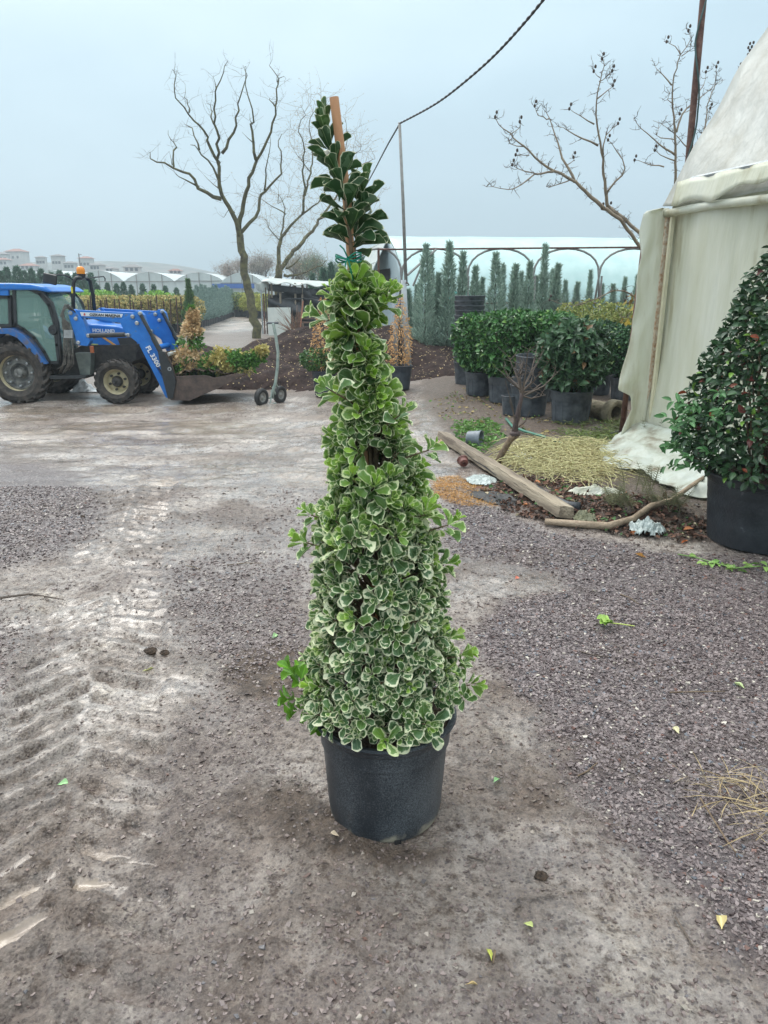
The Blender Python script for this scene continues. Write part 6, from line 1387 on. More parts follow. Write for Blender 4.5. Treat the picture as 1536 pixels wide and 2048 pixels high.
# one fuller tall conifer at the row end behind the bucket
t = thing('conifer', 'single feathery green conifer standing at the near end of the grey juniper row', 'tree'); p = P(382, 655, 36); t.location = (p.x, 36, gz(p.x, 36)); needle_col('crown', 2.1, .42, 2200, .20, ((.05, .13, .05), (.16, .27, .09), .3), t, .35, 9, None, .25); pot_mesh('pot', .26, .2, .4, M['potblack'], t, 16)
# right: golden green shrubs behind laurels
gr = thing('potted_shrub', 'x', 'potted shrub'); bush('foliage', lambda q: np.interp(q, (0, .3, .7, 1), (.4, .55, .5, .15)), 1.0, 2400, .06, .3, ((.16, .22, .06), (.36, .36, .12), .3), M['leaf'], gr, .4, .4, 2); pot_mesh('pot', .26, .2, .4, M['potgrey'], gr, 18)
sp_ = [(0, (G(px, py).x, G(px, py).y, 0), 1, sz, px) for px, py, sz in ((1135, 755, 1.0), (1178, 757, 1.05), (1222, 756, 1.0), (1262, 757, .98), (1300, 757, 1.0))]
rowplace([gr], sp_, lambda i, n: '%s fine leaved golden green shrub from the left behind the potted laurels' % ORD[i], 'golden green shrubs behind the laurels')
# ================================================================== FAR GREENHOUSES, HOUSES, HILLS
def fargh(i, xa, xb, ytop, yval, Yd, label, blue=False):
    a = P(xa, yval, Yd); b = P(xb, yval, Yd); zt = P((xa + xb) / 2, ytop, Yd).z; z0 = gz(a.x, Yd) - .3; w = b.x - a.x
    t = thing('greenhouse', label, 'greenhouse', (a.x, Yd, z0), 0, 'far white greenhouses'); f1 = bpy.data.materials.get('far_film') or mat('far_film', (.50, .56, .55), (.58, .64, .62), .5, 1, trans=.2); f2 = bpy.data.materials.get('far_roof_film') or mat('far_roof_film', (.66, .72, .72), (.72, .78, .78), .4, 1, trans=.2)
    n = 12; arc = [(a.x + w * k / n, a.z + (zt - a.z) * math.sin(math.pi * k / n) ** .8) for k in range(n + 1)]
    poly = [(a.x, z0)] + arc + [(b.x, z0)]
    MB().prism([(x + (.02 if k < n / 2 else -.02), z - .03) for k, (x, z) in enumerate(poly)], Yd, Yd + .05).build('end_wall', f1, t, world=True)
    rb = MB(); m_ = len(arc)
    for yy in (Yd - .05, Yd + 42):
        for x, z in arc: rb.v.append((x, yy, z))
    for k in range(m_ - 1): rb.f.append((k, k + 1, k + 1 + m_, k + m_))
    rb.build('roof', f2, t, world=True, smooth=True)
    for s_ in (0, 1): x = (a.x, b.x)[s_]; MB().box((x + (.03 if s_ == 0 else -.03), Yd + 21, (z0 + a.z) / 2), (.04, 41.8, a.z - z0 - .1)).build('side_wall', f1, t, world=True)
    for k in range(1, 4): x = a.x + w * k / 4; z = float(np.interp(x, [q[0] for q in arc], [q[1] for q in arc])); MB().bar((x, Yd - .06, z0), (x, Yd - .06, z), .09).build('frame_post', M['polegrey'], t, world=True)
    MB().bar((a.x, Yd - .07, a.z), (b.x, Yd - .07, a.z), .09).build('frame_rail', M['polegrey'], t, world=True)
    if blue: q1, q2 = P(424, 572, Yd - .5), P(508, 572, Yd - .5); MB().box(((q1.x + q2.x) / 2, Yd - .3, q1.z), (q2.x - q1.x, .12, .6)).build('blue_band', mat('blue_band_sheet', (.02, .09, .32), (.03, .12, .38), .5, 4), t, world=True)
fargh(0, 350, 447, 545, 562, 110, 'far white greenhouse bay, fourth from the left'); fargh(1, 248, 350, 544, 563, 110, 'far white greenhouse bay, third from the left'); fargh(2, 150, 248, 541, 563, 110, 'far white greenhouse bay just right of the beacon'); fargh(3, 52, 150, 540, 562, 110, 'far white greenhouse bay behind the tractor mirror'); fargh(4, -60, 52, 539, 560, 110, 'far white greenhouse bay at the left edge'); fargh(5, 441, 527, 545, 566, 104, 'nearer white greenhouse bay with a blue band, right of the others', True)
p1 = P(545, 553, 95); 
def hills():
    xs = np.linspace(-330, 130, 120); ys = np.linspace(180, 700, 60); X, Y = np.meshgrid(xs, ys); x = X.ravel(); y = Y.ravel()
    h = 13.5 * ss(200, 330, y) * ss(-75, -175, x + .06 * (y - 300)) * (.7 + .5 * fbm(x * .012, y * .012, 5)) + 21 * ss(420, 620, y) * (.35 + .5 * fbm(x * .008 + 4, y * .008, 6)) * ss(140, -120, x)
    i = np.arange(len(x)).reshape(len(ys), len(xs)); F = np.stack([i[:-1, :-1], i[:-1, 1:], i[1:, 1:], i[1:, :-1]], -1).reshape(-1, 4)
    m = mat('hillside', (.05, .07, .05), (.17, .15, .12), .9, .09, detail=9, contrast=(.42, .58)); o = link('hills', mesh_np('hills', np.stack([x, y, h - 1.2], 1), F, True), m); o['kind'] = 'structure'
    def hh(px, Yd): xx = P(px, 540, Yd).x; k = np.argmin((x - xx) ** 2 + (y - Yd) ** 2); return xx, h[k] - 1.2
    return hh
hh = hills()
wallm = mat('pale_render', (.42, .42, .40), (.52, .51, .48), .8, .5); roofm = mat('red_roof_tiles', (.22, .09, .065), (.30, .14, .10), .8, 2); roofg = mat('grey_roof_tiles', (.14, .13, .13), (.2, .19, .18), .8, 2); winm = mat('dark_window', (.03, .035, .04))
def house(px, pbase, Yd, w, h, m_r, label):
    w *= .45; h *= .6; p = P(px, pbase + 2, Yd); t = thing('house', label, 'house', p, random.uniform(-.3, .3), 'houses on the far hill'); d = w * .8
    MB().box((0, 0, h / 2 - 3), (w, d, h + 6)).build('wall', wallm, t)
    rf = MB(); e = .6; rf.add([(-w / 2 - e, -d / 2 - e, h), (w / 2 + e, -d / 2 - e, h), (w / 2 + e, d / 2 + e, h), (-w / 2 - e, d / 2 + e, h), (-w * .18, 0, h + w * .17), (w * .18, 0, h + w * .17)], [(0, 1, 5, 4), (1, 2, 5), (2, 3, 4, 5), (3, 0, 4), (0, 3, 2, 1)]); rf.build('roof', m_r, t)
    for k in range(3):
        for j in range(2 if h > 5 else 1): MB().box((-w * .3 + k * w * .3, -d / 2 - .03, 1.2 + j * 2.2), (.9, .08, 1.0)).build('window', winm, t)
for a in ((36, 519, 330, 16, 5.8, roofm, 'pale two storey house with a red roof on the hill crest above the tractor cab'), (6, 522, 320, 11, 5, roofg, 'grey roofed house at the left edge of the hill'), (8, 531, 300, 10, 4, roofm, 'low red roofed house at the left edge below the crest'), (118, 530, 300, 9, 6, roofg, 'narrow pale house left of the beacon'), (174, 533, 300, 10, 5.5, roofm, 'red roofed house just right of the beacon'), (196, 541, 270, 9, 3.5, roofg, 'low grey roofed house right of the beacon'), (266, 545, 250, 11, 3.2, roofg, 'grey roofed house behind the third greenhouse bay'), (352, 549, 260, 9, 2.4, roofm, 'low red roof behind the fourth greenhouse bay'), (84, 529, 310, 8, 5, roofg, 'small pale house on the hill above the mirror'), (60, 540, 290, 12, 3, roofm, 'long low red roofed house on the slope'), (142, 538, 290, 9, 4, roofg, 'pale house on the slope behind the beacon mast'), (222, 546, 280, 10, 3, roofg, 'low grey house between two greenhouse bays')): house(*a)
p = P(162, 535, 200); o = MB().tube([(p.x, 200, -1), (p.x - .2, 200, P(160, 507, 200).z)], .14, 6).bar(P(158, 509, 200), P(163, 509, 200), .12).build('utility_pole', M['bark'], None, loc=(p.x, 200, -1)); tag(o, 'distant wooden utility pole above the orange beacon', 'pole')
# misty broadleaf trees far behind, right of the bare trunk
def fartree(px, ytop, Yd, w, cols, label, N=2600):
    p = P(px, ytop, Yd); z0 = gz(p.x, Yd); Hh = p.z - z0; t = thing('bare_tree', label, 'tree', (p.x, Yd, z0), 0, 'misty far trees'); mb = MB(); tips = []
    def rec(a, d, L, r, n):
        b = a + d * L; mb.tube([a, a.lerp(b, .5) + Vector((random.gauss(0, .05 * L), random.gauss(0, .05 * L), 0)), b], [r, r * .85, r * .65], 4, False)
        if n == 0: tips.append(b); return
        for k in range(3): rec(b, (d + Vector((random.gauss(0, .5), random.gauss(0, .5), random.gauss(.12, .25)))).normalized(), L * random.uniform(.62, .85), r * .6, n - 1)
    rec(Vector((0, 0, 0)), Vector((0, 0, 1)), Hh * .27, .22, 5)
    mb.build('trunk', M['bark'], t); T = np.array([tuple(q) for q in tips]); k = RG.integers(0, len(T), N); pos = T[k] + RG.normal(0, Hh * .045, (N, 3)); me = leaf_cloud('crown', pos, rdir(N) + np.array([0, 0, .5]), rdir(N), .45 * RG.uniform(.4, 1.2, N), .035, T_DIA, leafcol(N, *cols), False); link('crown', me, M['dryleaf'], t); t.scale = (w, w, 1)
BR = ((.20, .15, .12), (.32, .25, .19), .3); GRY = ((.22, .21, .16), (.34, .31, .24), .3); GN = ((.10, .16, .11), (.20, .26, .17), .3)
for a in ((455, 520, 125, 1, BR, 'brown twiggy tree right of the last greenhouse bay, leftmost'), (480, 506, 120, 1, BR, 'reddish brown misty tree behind the bare trunk'), (510, 498, 118, 1.1, BR, 'tallest misty brown tree right of the bare trunk'), (538, 508, 116, 1, GRY, 'grey misty tree above the left end of the shed'), (575, 505, 90, .9, GRY, 'greyish twiggy tree over the middle of the shed roof'), (610, 480, 80, .9, GRY, 'beige leaved tree above the right half of the shed'), (640, 500, 75, .8, GN, 'greenish tree just left of the big shrub'), (665, 520, 60, .7, GN, 'green hazy tree directly behind the big shrub')): fartree(*a)
sp_ = []
for i, (px, ty, Yd) in enumerate(((648, 540, 44), (662, 530, 45), (728, 520, 32), (740, 528, 31), (752, 540, 30), (716, 535, 33), (625, 550, 50))):
    p = P(px, ty, Yd); z = gz(p.x, Yd); sp_.append((0, (p.x, Yd, z), .8, (p.z - z) / 3.3, i * 1.9))
rowplace([copy_tree(cp[0])], sp_, lambda i, n: ('dark conifer at the right end of the shed, %s from the left' % ORD[i]) if i in (0, 1) else ('green conifer left of the white tunnel, %s of its cluster' % ORD[i - 2] if i < 6 else 'green conifer behind the shed roof, left of the big shrub'), 'green conifers around the big shrub')

hzb = MB().box((20, 290, 48), (1100, 840, 104)).build('haze', None); hm = bpy.data.materials.new('thin_rain_haze'); hm.use_nodes = True; nt = hm.node_tree
for n in list(nt.nodes):
    if n.type == 'BSDF_PRINCIPLED': nt.nodes.remove(n)
pv_ = nt.nodes.new('ShaderNodeVolumePrincipled'); pv_.inputs['Color'].default_value = (.80, .92, 1, 1); pv_.inputs['Density'].default_value = .0014; pv_.inputs['Anisotropy'].default_value = .2
nt.links.new(pv_.outputs[0], [n for n in nt.nodes if n.type == 'OUTPUT_MATERIAL'][0].inputs['Volume']); hzb.data.materials.append(hm); tag(hzb, None, None, None, 'stuff')
# ================================================================== DEBRIS BY THE TUNNEL
def plank():
    a = GH(885, 882); b = GH(1132, 1042); c = (a + b) / 2; d = (b - a); L = d.length; rz = math.atan2(d.y, d.x)
    t = thing('wooden_plank', 'long weathered split plank lying diagonally on the mud by the tunnel', 'plank', (c.x, c.y, c.z + .055), rz); t.rotation_euler = (R(-8), -math.asin((b.z - a.z) / L), rz)
    n = 40; mb = MB(); V = []
    for i in range(n + 1):
        x = -L / 2 + L * i / n; w = .062 + .006 * math.sin(i * .7) + .004 * math.sin(i * 2.3); h = .042 + .003 * math.sin(i * 1.1)
        if 14 < i < 22: w *= .93
        for y, z in ((-w, -h), (-w - .003, h * .2), (-w * .93, h), (-w * .2, h + .003), (w * .9, h - .002), (w, -h)): V.append((x + (random.uniform(-.01, .01) if i in (0, n) else 0), y + random.uniform(-.0015, .0015), z + random.uniform(-.0015, .0015)))
    mb.v = V
    for i in range(n):
        for k in range(6): k2 = (k + 1) % 6; mb.f.append((i * 6 + k, i * 6 + k2, i * 6 + 6 + k2, i * 6 + 6 + k))
    mb.f += [tuple(range(6))[::-1], tuple(range(n * 6, n * 6 + 6))]
    m = mat('weathered_plank', (.13, .10, .075), (.36, .30, .22), .8, 5, .7, 26, stretch=(.22, 2.2, 2.2), c3=(.42, .37, .28)); mb.build('board', m, t, smooth='auto')
    k = MB(); k.add([(x, -.068 - .001 * (i % 2), z) for i, (x, z) in enumerate(((-.75, .02), (-.3, -.012), (.05, -.005), (.35, -.02), (.32, -.028), (.0, -.016), (-.3, -.022), (-.76, .012)))], [tuple(range(8))]); k.build('crack', M['black'], t)
plank()
def straw():
    poly = wpoly([(1010, 900), (1060, 885), (1180, 892), (1240, 905), (1238, 960), (1170, 975), (1100, 965), (1030, 950), (1000, 925)]); x0, y0 = poly.min(0); x1, y1 = poly.max(0); mb = MB(); n = 0
    while n < 1200:
        x = random.uniform(x0, x1); y = random.uniform(y0, y1)
        if sdpoly(poly, np.array([x]), np.array([y]))[0] < .03: continue
        n += 1; a = random.gauss(0, .7) + (3.14 if random.random() < .5 else 0); L = random.uniform(.15, .42); z = float(H0(x, y)) + random.uniform(.02, .10); pts = []
        hc = random.uniform(.0, .06)
        for k in range(8):
            f = k / 7; pts.append((x, y, max(float(H0(x, y)) + .01, z + hc * math.sin(3.14 * f) - .05 * f))); a += random.gauss(0, .42); x += L / 7 * math.cos(a); y += L / 7 * math.sin(a)
        mb.tube(pts, random.uniform(.002, .0042), 3, False)
    o = mb.build('cut_stems', mat('pale_yellow_stems', (.30, .25, .10), (.64, .60, .32), .6, 24, c3=(.40, .42, .18), contrast=(.38, .56)), None, smooth=True, loc=tuple(G(1120, 930))); tag(o, 'tangled pile of pale yellow cut stems beside the tunnel', 'cut stems', kind='stuff')
straw()
def sapling():
    a = G(993, 932); X, Y = a.x, a.y; t = thing('bare_sapling', 'small leafless sapling forking from a cut stump beyond the plank', 'tree', (X, Y, a.z))
    MB().tube([P(990, 936, Y), P(1005, 905, Y), P(1020, 880, Y), P(1031, 868, Y)], [.032, .030, .030, .045], 8).build('stump', M['stem'], t, world=True, smooth=True)
    tr = MB(); tr.tube([P(1029, 872, Y), P(1031, 850, Y), P(1037, 820, Y), P(1042, 800, Y), P(1044, 785, Y)], [.036, .026, .022, .018, .016], 8); tr.ball(tuple(P(1030, 868, Y)), (.055, .05, .035)); tr.build('trunk', mat('dark_purple_bark', (.04, .028, .028), (.10, .07, .065), .7, 20, .4, 60), t, world=True, smooth=True)
    br = MB(); rg = random.Random(4)
    for tx, ty in ((1005, 728), (1018, 715), (1040, 705), (1056, 700), (1075, 690), (1088, 700), (1098, 722), (1120, 740), (1012, 750), (1068, 740), (1085, 765), (1045, 730), (1030, 730), (1092, 790)):
        s = P(1043 + rg.uniform(-2, 3), 788 + rg.uniform(-10, 12), Y); e = P(tx, ty, Y + rg.uniform(-.35, .35)); mid = s.lerp(e, .5) + Vector((rg.uniform(-.04, .04), 0, -.03)); br.tube([s, mid, e], [.010, .007, .003], 4, False)
        for k in range(4):
            q = mid.lerp(e, rg.random()); f = q + Vector((rg.gauss(0, .07), rg.gauss(0, .07), rg.uniform(.02, .14))); br.tube([q, (q + f) / 2 + Vector((.01, 0, 0)), f], [.004, .003, .002], 3, False)
    for tx, ty in ((1060, 862), (1040, 840), (1018, 840), (1010, 800)):
        s = P(1032, 858, Y); e = P(tx, ty - 40, Y + rg.uniform(-.2, .2)); br.tube([s, s.lerp(e, .5) + Vector((.02, 0, -.02)), e], [.008, .006, .003], 4, False)
    br.build('branches', M['twig'], t, world=True)
sapling()
def tube_thing(name, label, cat, pts, r, m, n=8): o = MB().tube(pts, r, n).build(name, m, None, smooth=True, loc=tuple(pts[0])); tag(o, label, cat); return o
tube_thing('garden_hose', 'green hose lying on the ground right of the bare sapling', 'hose', [G(x, y) + Vector((0, 0, .03)) for x, y in ((1012, 842), (1025, 858), (1050, 868), (1085, 878), (1110, 887), (1135, 897))], .016, mat('green_hose', (.04, .16, .11), (.07, .22, .16), .5, 10))
tube_thing('black_pipe', 'piece of black pipe lying beside the near end of the plank', 'pipe', [GH(x, y) + Vector((0, 0, .035)) for x, y in ((1070, 985), (1100, 1005), (1135, 1020), (1160, 1022))], .033, M['potblack'], 10)
tube_thing('black_pipe', 'thin black rod lying near the tunnel corner', 'pipe', [G(x, y) + Vector((0, 0, .05)) for x, y in ((1222, 876), (1250, 868), (1262, 864))], .014, M['potblack'])
br = [(1090, 1045), (1150, 1050), (1215, 1057), (1265, 1040), (1300, 1028), (1340, 1015), (1375, 992), (1405, 975)]
tube_thing('fallen_branch', 'bent brown branch lying across the debris towards the black tub', 'branch', [GH(x, y + 6) + Vector((0, 0, .03 + .022 * max(0, i - 3))) for i, (x, y) in enumerate(br)], [.022, .026, .028, .024, .022, .02, .018, .014], mat('peeling_branch_bark', (.20, .15, .10), (.36, .28, .20), .8, 7, .6, 40, c3=(.2, .1, .08)))
def crumple(name, label, cat, px, py, w, d, h, m, seed, n=26, rz=0):
    g = GH(px, py); x = np.linspace(-1, 1, n); X, Y = np.meshgrid(x, x); X = X.ravel(); Y = Y.ravel(); r = np.sqrt(X ** 2 + Y ** 2) + .35 * (fbm(X * 1.5 + seed, Y * 1.5, seed) - .5)
    e = np.clip(1 - r, 0, 1); z = h * e ** .6 * (.45 + 1.1 * np.abs(fbm(X * 2.4 + seed, Y * 2.4, seed + 1, 4) - .5) * 4 * .5) + h * .25 * (fbm(X * 6, Y * 6, seed + 3) - .5) * (e > 0)
    i = np.arange(n * n).reshape(n, n); F = np.stack([i[:-1, :-1], i[:-1, 1:], i[1:, 1:], i[1:, :-1]], -1).reshape(-1, 4); F = F[(e[F] > .0).all(1)]
    jx = RG.normal(0, .02, n * n); V = np.stack([(X + jx) * w, (Y + jx[::-1]) * d, z + .008], 1); us = np.unique(F); re = -np.ones(n * n, int); re[us] = np.arange(len(us))
    o = link(name, mesh_np(name, V[us], re[F], False), m, None, g); o.rotation_euler.z = rz; s = o.modifiers.new('thickness', 'SOLIDIFY'); s.thickness = .002; tag(o, label, cat); return o
plas = mat('dirty_clear_plastic', (.22, .26, .25), (.48, .54, .52), .3, 22, .4, 40, c3=(.40, .36, .26)); 
crumple('plastic_bag', 'crumpled pale blue green plastic at the foot of the fallen branch', 'plastic bag', 1292, 1066, .12, .13, .14, plas, 3)
crumple('plastic_sheet', 'scrap of clear plastic half buried left of the plank', 'plastic sheet', 962, 962, .14, .20, .05, plas, 8)
crumple('plastic_sheet', 'cream plastic scrap lying at the edge of the yellow stems', 'plastic sheet', 1190, 990, .24, .12, .09, FILM2, 5)
crumple('plastic_sheet', 'white plastic scraps beside the bare stump', 'plastic sheet', 1045, 918, .11, .12, .07, mat('white_plastic_scrap', (.35, .36, .33), (.62, .62, .58), .4, 20), 12)
crumple('black_sheet', 'torn black sheet between gravel and plank', 'plastic sheet', 1000, 1000, .16, .30, .04, M['black'], 14, rz=R(35))
crumple('stone', 'mossy stone by the near end of the plank', 'stone', 1168, 1042, .09, .07, .09, mat('mossy_stone', (.14, .14, .08), (.26, .26, .18), .9, 14, .4, 40), 21, 18)
crumple('straw_scrap', 'bleached tan fibre scrap at the far end of the plank', 'scrap', 893, 892, .13, .16, .09, mat('tan_fibre', (.38, .27, .16), (.55, .42, .28), .9, 20, .5, 60), 25)
def litter(name, label, px, N, L, cols, mm, kind_cat, zup=.012, T=T_LEAF, ratio=.3, tilt=.45):
    poly = wpoly(px); x0, y0 = poly.min(0); x1, y1 = poly.max(0); x = RG.uniform(x0, x1, N * 3); y = RG.uniform(y0, y1, N * 3); k = (sdpoly(poly, x, y) > -.03) & (fbm(x * 3, y * 3, 33) > .40); x = x[k][:N]; y = y[k][:N]; n = len(x)
    z = H(x, y) + zup + RG.random(n) * zup; up = nrm(RG.normal(0, tilt, (n, 3)) + np.array([0, 0, 1])); d = RG.normal(size=(n, 3)); d[:, 2] *= .25; Lv = L * RG.uniform(.5, 1.3, n)
    me = leaf_cloud(name, np.stack([x, y, z], 1), d, up, Lv, Lv * ratio, T, leafcol(n, *cols)); tag(link(name, me, mm), label, kind_cat, kind='stuff')
RD = [(960, 980), (1060, 960), (1180, 970), (1240, 1000), (1400, 1040), (1400, 1085), (1250, 1070), (1120, 1052), (1030, 1030)]
litter('leaf_litter', 'brown and reddish dead leaves in the debris strip', RD, 1300, .05, ((.08, .045, .035), (.22, .12, .08), .4, ((.06, (.45, .38, .25)), (.03, (.5, .2, .08)), (.08, (.07, .16, .05)))), M['dryleaf'], 'dead leaves')
litter('leaf_litter', 'yellow and pale leaves scattered on the dark soil below the laurels', [(860, 800), (960, 770), (1260, 820), (1250, 880), (1020, 880), (900, 860)], 700, .05, ((.12, .08, .05), (.40, .33, .14), .4, ((.2, (.14, .28, .06)),)), M['dryleaf'], 'dead leaves')
litter('weeds', 'small green weeds among the debris beyond the plank', [(915, 850), (985, 845), (1000, 885), (960, 915), (915, 890)], 500, .07, ((.07, .18, .04), (.18, .32, .08), .3), M['leaf'], 'weeds', .03, T_LEAF, .2, 1)
litter('weeds', 'grass and weeds at the foot of the front potted bush and the clay pipe', [(1090, 850), (1250, 845), (1255, 880), (1130, 882)], 900, .10, ((.08, .12, .04), (.22, .26, .09), .3), M['leaf'], 'weeds', .02, T_DIA, .10, 1.2)
litter('weeds', 'mossy weeds on the bank beside the yellow stems', [(1130, 870), (1250, 875), (1245, 905), (1150, 900)], 700, .06, ((.07, .13, .03), (.22, .28, .07), .3), M['leaf'], 'weeds', .02, T_DIA, .2, 1.2)
litter('dry_needles', 'orange dry needles spread on the gravel left of the plank', [(862, 958), (905, 950), (985, 985), (985, 1010), (935, 1012), (870, 985)], 3500, .03, ((.40, .20, .06), (.62, .38, .14), .3), M['dryleaf'], 'dry needles', .006, T_DIA, .12, .5)
litter('dry_stems', 'thin tan plant stems littering the gravel at the right edge', [(1370, 1570), (1440, 1560), (1600, 1600), (1600, 1680), (1450, 1640)], 130, .16, ((.30, .22, .11), (.50, .40, .22), .3), M['dryleaf'], 'dry stems', .012, T_DIA, .02, .2)
litter('soil_crumbs', 'dark soil crumbs at the foot of the tunnel skirt', RD, 2500, .03, ((.03, .022, .018), (.09, .065, .05), .4), M['dryleaf'], 'soil', .01, T_DIA, .6, 1)
# feathery horsetail weeds against the film
def horsetail(px, py, h, n, lab):
    g = GH(px, py); mb = MB()
    for k in range(n):
        b = g + Vector((random.uniform(-.12, .12), random.uniform(-.08, .08), 0)); tip = b + Vector((random.uniform(-.12, .12), random.uniform(-.06, .06), h * random.uniform(.6, 1.1))); mb.tube([b, b.lerp(tip, .5) + Vector((.01, 0, 0)), tip], [.0035, .003, .0015], 4, False)
        for j in range(9):
            q = b.lerp(tip, .25 + .08 * j)
            for w in range(6): a = w * 1.05 + j; e = q + Vector((math.cos(a) * .06, math.sin(a) * .06, .025)) * (1 - j * .06); mb.tube([q, e], [.0016, .001], 3, False)
    o = mb.build('horsetail', mat('grey_green_weed', (.13, .14, .07), (.22, .22, .12), .8, 10) if 'grey_green_weed' not in bpy.data.materials else bpy.data.materials['grey_green_weed'], None, loc=tuple(g)); tag(o, lab, 'weed', 'feathery weeds by the tunnel')
horsetail(1300, 905, .5, 3, 'tall feathery weed growing up the tunnel corner batten'); horsetail(1340, 935, .28, 4, 'short feathery weed by the diagonal base rail'); horsetail(1278, 985, .26, 6, 'dry feathery weed clump on the spilled skirt'); horsetail(1330, 1035, .2, 8, 'feathery weed clump above the crumpled plastic'); horsetail(1240, 1010, .2, 8, 'brown feathery weeds at the left of the tunnel skirt')
# ---- single leaves, twigs and the green sprig on the ground
def leafthing(px, py, L, w, rz, c, lab, name='fallen_leaf', T=T_HERO, cat='leaf'):
    g = GH(px, py); me = leaf_cloud(name, np.array([(0, 0, .006)]), np.array([(math.cos(rz), math.sin(rz), .12)]), np.array([(.1, .1, 1.)]), L, w, T, np.array([(*c, 1)]), True, .5); o = link(name, me, M['leaf'], None, g); tag(o, lab, cat, 'fallen leaves on the ground'); return o
for a in ((1443, 1862, .045, .013, 1.25, (.62, .52, .24), 'pale yellow leaf on the gravel near the lower right corner'), (983, 1925, .034, .008, 1.7, (.52, .55, .12), 'yellow green leaf on mud below the pot, near a short twig'), (930, 1973, .03, .006, .1, (.55, .42, .20), 'small curled tan leaf near the bottom edge'), (1293, 1117, .07, .022, 2.9, (.62, .33, .10), 'orange leaf on gravel left of the black tub'), (285, 1345, .055, .018, .5, (.55, .58, .25), 'pale yellow green leaf on the tyre tracked mud'), (545, 1278, .035, .013, 1.0, (.30, .50, .22), 'small green leaf on mud left of the big shrub'), (1490, 1380, .05, .012, 2.2, (.48, .58, .28), 'slim pale green leaf on gravel at the right edge'), (1358, 1470, .032, .012, 1.9, (.62, .58, .35), 'pale triangular leaf on the right gravel'), (987, 1568, .032, .011, .8, (.22, .42, .18), 'green leaf on the mud right of the pot'), (115, 1572, .035, .014, .2, (.30, .55, .25), 'bright green leaf on the mud at the left'), (1047, 1850, .025, .009, -.5, (.5, .56, .2), 'tiny yellow leaf on the mud right of the pot foot'), (1362, 1088, .05, .02, .3, (.70, .22, .08), 'vivid orange leaf beside the crumpled plastic'), (1030, 1160, .03, .012, .6, (.55, .16, .10), 'small reddish leaf on mud right of the shrub'), (678, 1676, .03, .014, 2.8, (.55, .46, .34), 'pale tan leaf against the left foot of the pot')): leafthing(*a)
def sprig():
    g = GH(1235, 1250); t = thing('leafy_sprig', 'bright lime green leafy sprig lying on the right gravel', 'sprig', g); pos = []; d = []; n = []
    for k in range(13): f = random.random(); pos.append((-.02 - .03 * f, .01 * random.uniform(-1, 1), .014)); a = math.pi + random.uniform(-1.0, 1.0); d.append((math.cos(a), math.sin(a), random.uniform(0, .5))); n.append((random.gauss(0, .3), random.gauss(0, .3), 1))
    N = len(pos); link('leaves', leaf_cloud('leaves', np.array(pos), np.array(d), np.array(n, float), (.062 * RG.uniform(.7, 1.2, N)), .021, T_HERO, leafcol(N, (.30, .52, .08), (.48, .66, .20), .2), True, .4), M['leaf'], t)
    MB().tube([(-.04, 0, .012), (.02, -.012, .010), (.075, -.03, .008)], [.003, .003, .0025], 5).build('stalk', mat('lime_stalk', (.45, .55, .12)), t)
sprig()
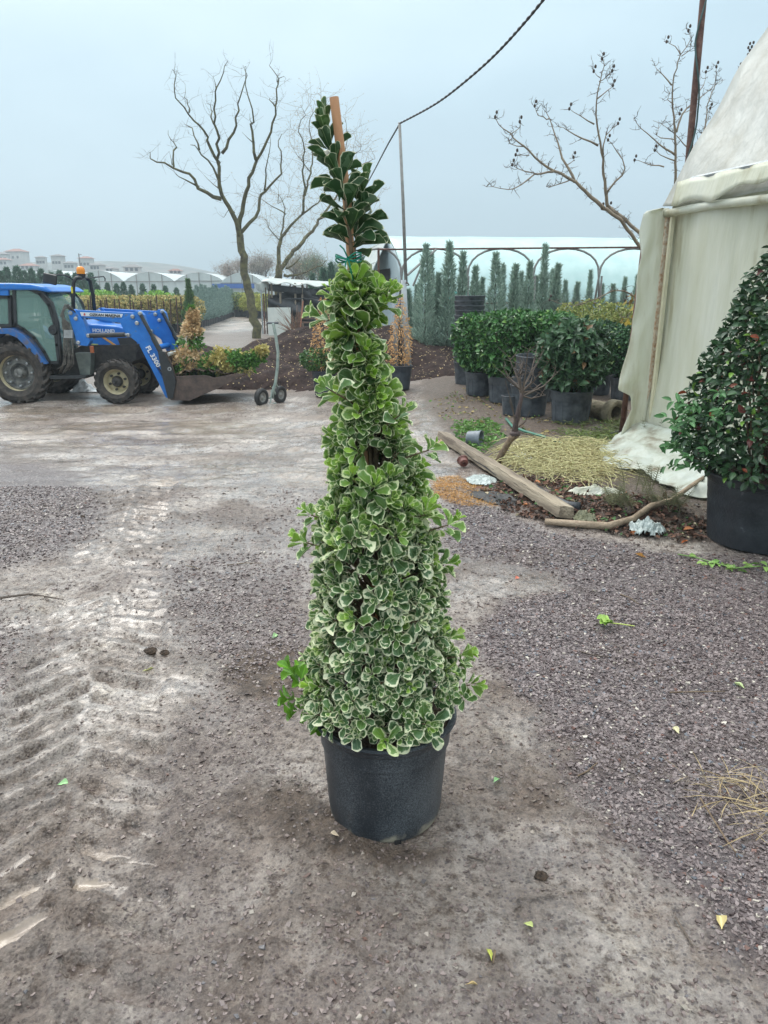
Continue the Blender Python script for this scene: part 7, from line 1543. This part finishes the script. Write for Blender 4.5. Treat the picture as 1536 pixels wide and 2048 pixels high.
tw = [((0, 1199), (60, 1190), (128, 1201), 'dark thin twig on the mud at the left edge'), ((372, 1133), (390, 1137), (402, 1142), 'short brown twig on the wet mud, upper left'), ((455, 1132), (490, 1128), (528, 1128), 'straight reddish twig on the gravel patch left of the shrub'), ((1350, 1838), (1370, 1870), (1385, 1895), 'bent brown twig on the gravel at lower right'), ((990, 1905), (988, 1918), (986, 1930), 'short brown twig beside the yellow green leaf'), ((1240, 1190), (1260, 1198), (1278, 1210), 'thin dark twig on the gravel right of the shrub'), ((1160, 1305), (1190, 1313), (1220, 1317), 'thin twig below the lime green sprig'), ((1400, 1600), (1450, 1680), (1480, 1720), 'long thin tan stem on the right gravel'), ((1155, 1555), (1175, 1545), (1195, 1528), 'curved twig at the edge of the right gravel'), ((935, 1715), (945, 1718), (968, 1725), 'brown twig on the mud right of the pot foot'), ((1340, 1387), (1390, 1386), (1450, 1385), 'straight thin stem across the right gravel')]
for i, (a, b, c, lab) in enumerate(tw):
    pts = [GH(*q) + Vector((0, 0, .006)) for q in (a, b, c)]; o = MB().tube(pts, [.003, .0028, .0015] if i else [.007, .006, .003], 5).build('twig', M['stem'] if i % 3 else M['twig'], None, loc=tuple(pts[0])); tag(o, lab, 'twig', 'twigs on the ground')
# green vine trailing before the black tub
pts = [GH(x, y) + Vector((0, 0, .012)) for x, y in ((1355, 1112), (1390, 1118), (1430, 1130), (1470, 1140), (1520, 1136))]; t = thing('trailing_vine', 'green trailing stem with leaves at the foot of the black tub', 'stem', pts[0])
MB().tube(pts, .004, 5).build('stem', mat('green_stem', (.16, .28, .08)), t, world=True); N = 26; k = RG.integers(1, 5, N); pos = np.array([tuple(pts[i] - pts[0]) for i in k]) + RG.normal(0, .035, (N, 3)) * np.array([1.2, 1, .1]); link('leaves', leaf_cloud('leaves', pos, RG.normal(size=(N, 3)) * np.array([1, 1, .15]), np.array([(0, 0, 1.)]) + RG.normal(0, .25, (N, 3)), .06, .018, T_LEAF2, leafcol(N, (.16, .33, .08), (.32, .48, .14), .2)), M['leaf'], t)
# loose clods in the mud left of the shrub
rg = random.Random(5); cl = None
for i, (px, py, s, lab) in enumerate(((302, 1304, .03, 'dark wet clod on the tyre tracked mud'), (330, 1308, .022, 'smaller clod right beside the dark wet clod'), (1082, 1755, .02, 'dark clod on mud in the lower right'), (165, 1035, .02, 'lone clod on the wet mud at upper left'), (1232, 1000, .03, 'clod by the tunnel skirt'))):
    g = GH(px, py); mb = MB(); mb.ball((0, 0, s * .3), (s, s * .8, s * .55), 10, 7); mb.v = [tuple(c * (1 + rg.uniform(-.22, .22)) for c in v) for v in mb.v]; o = mb.build('mud_clod', M['soil'], None, smooth=False, loc=None); o.location = g; tag(o, lab, 'clod', 'clods of mud')
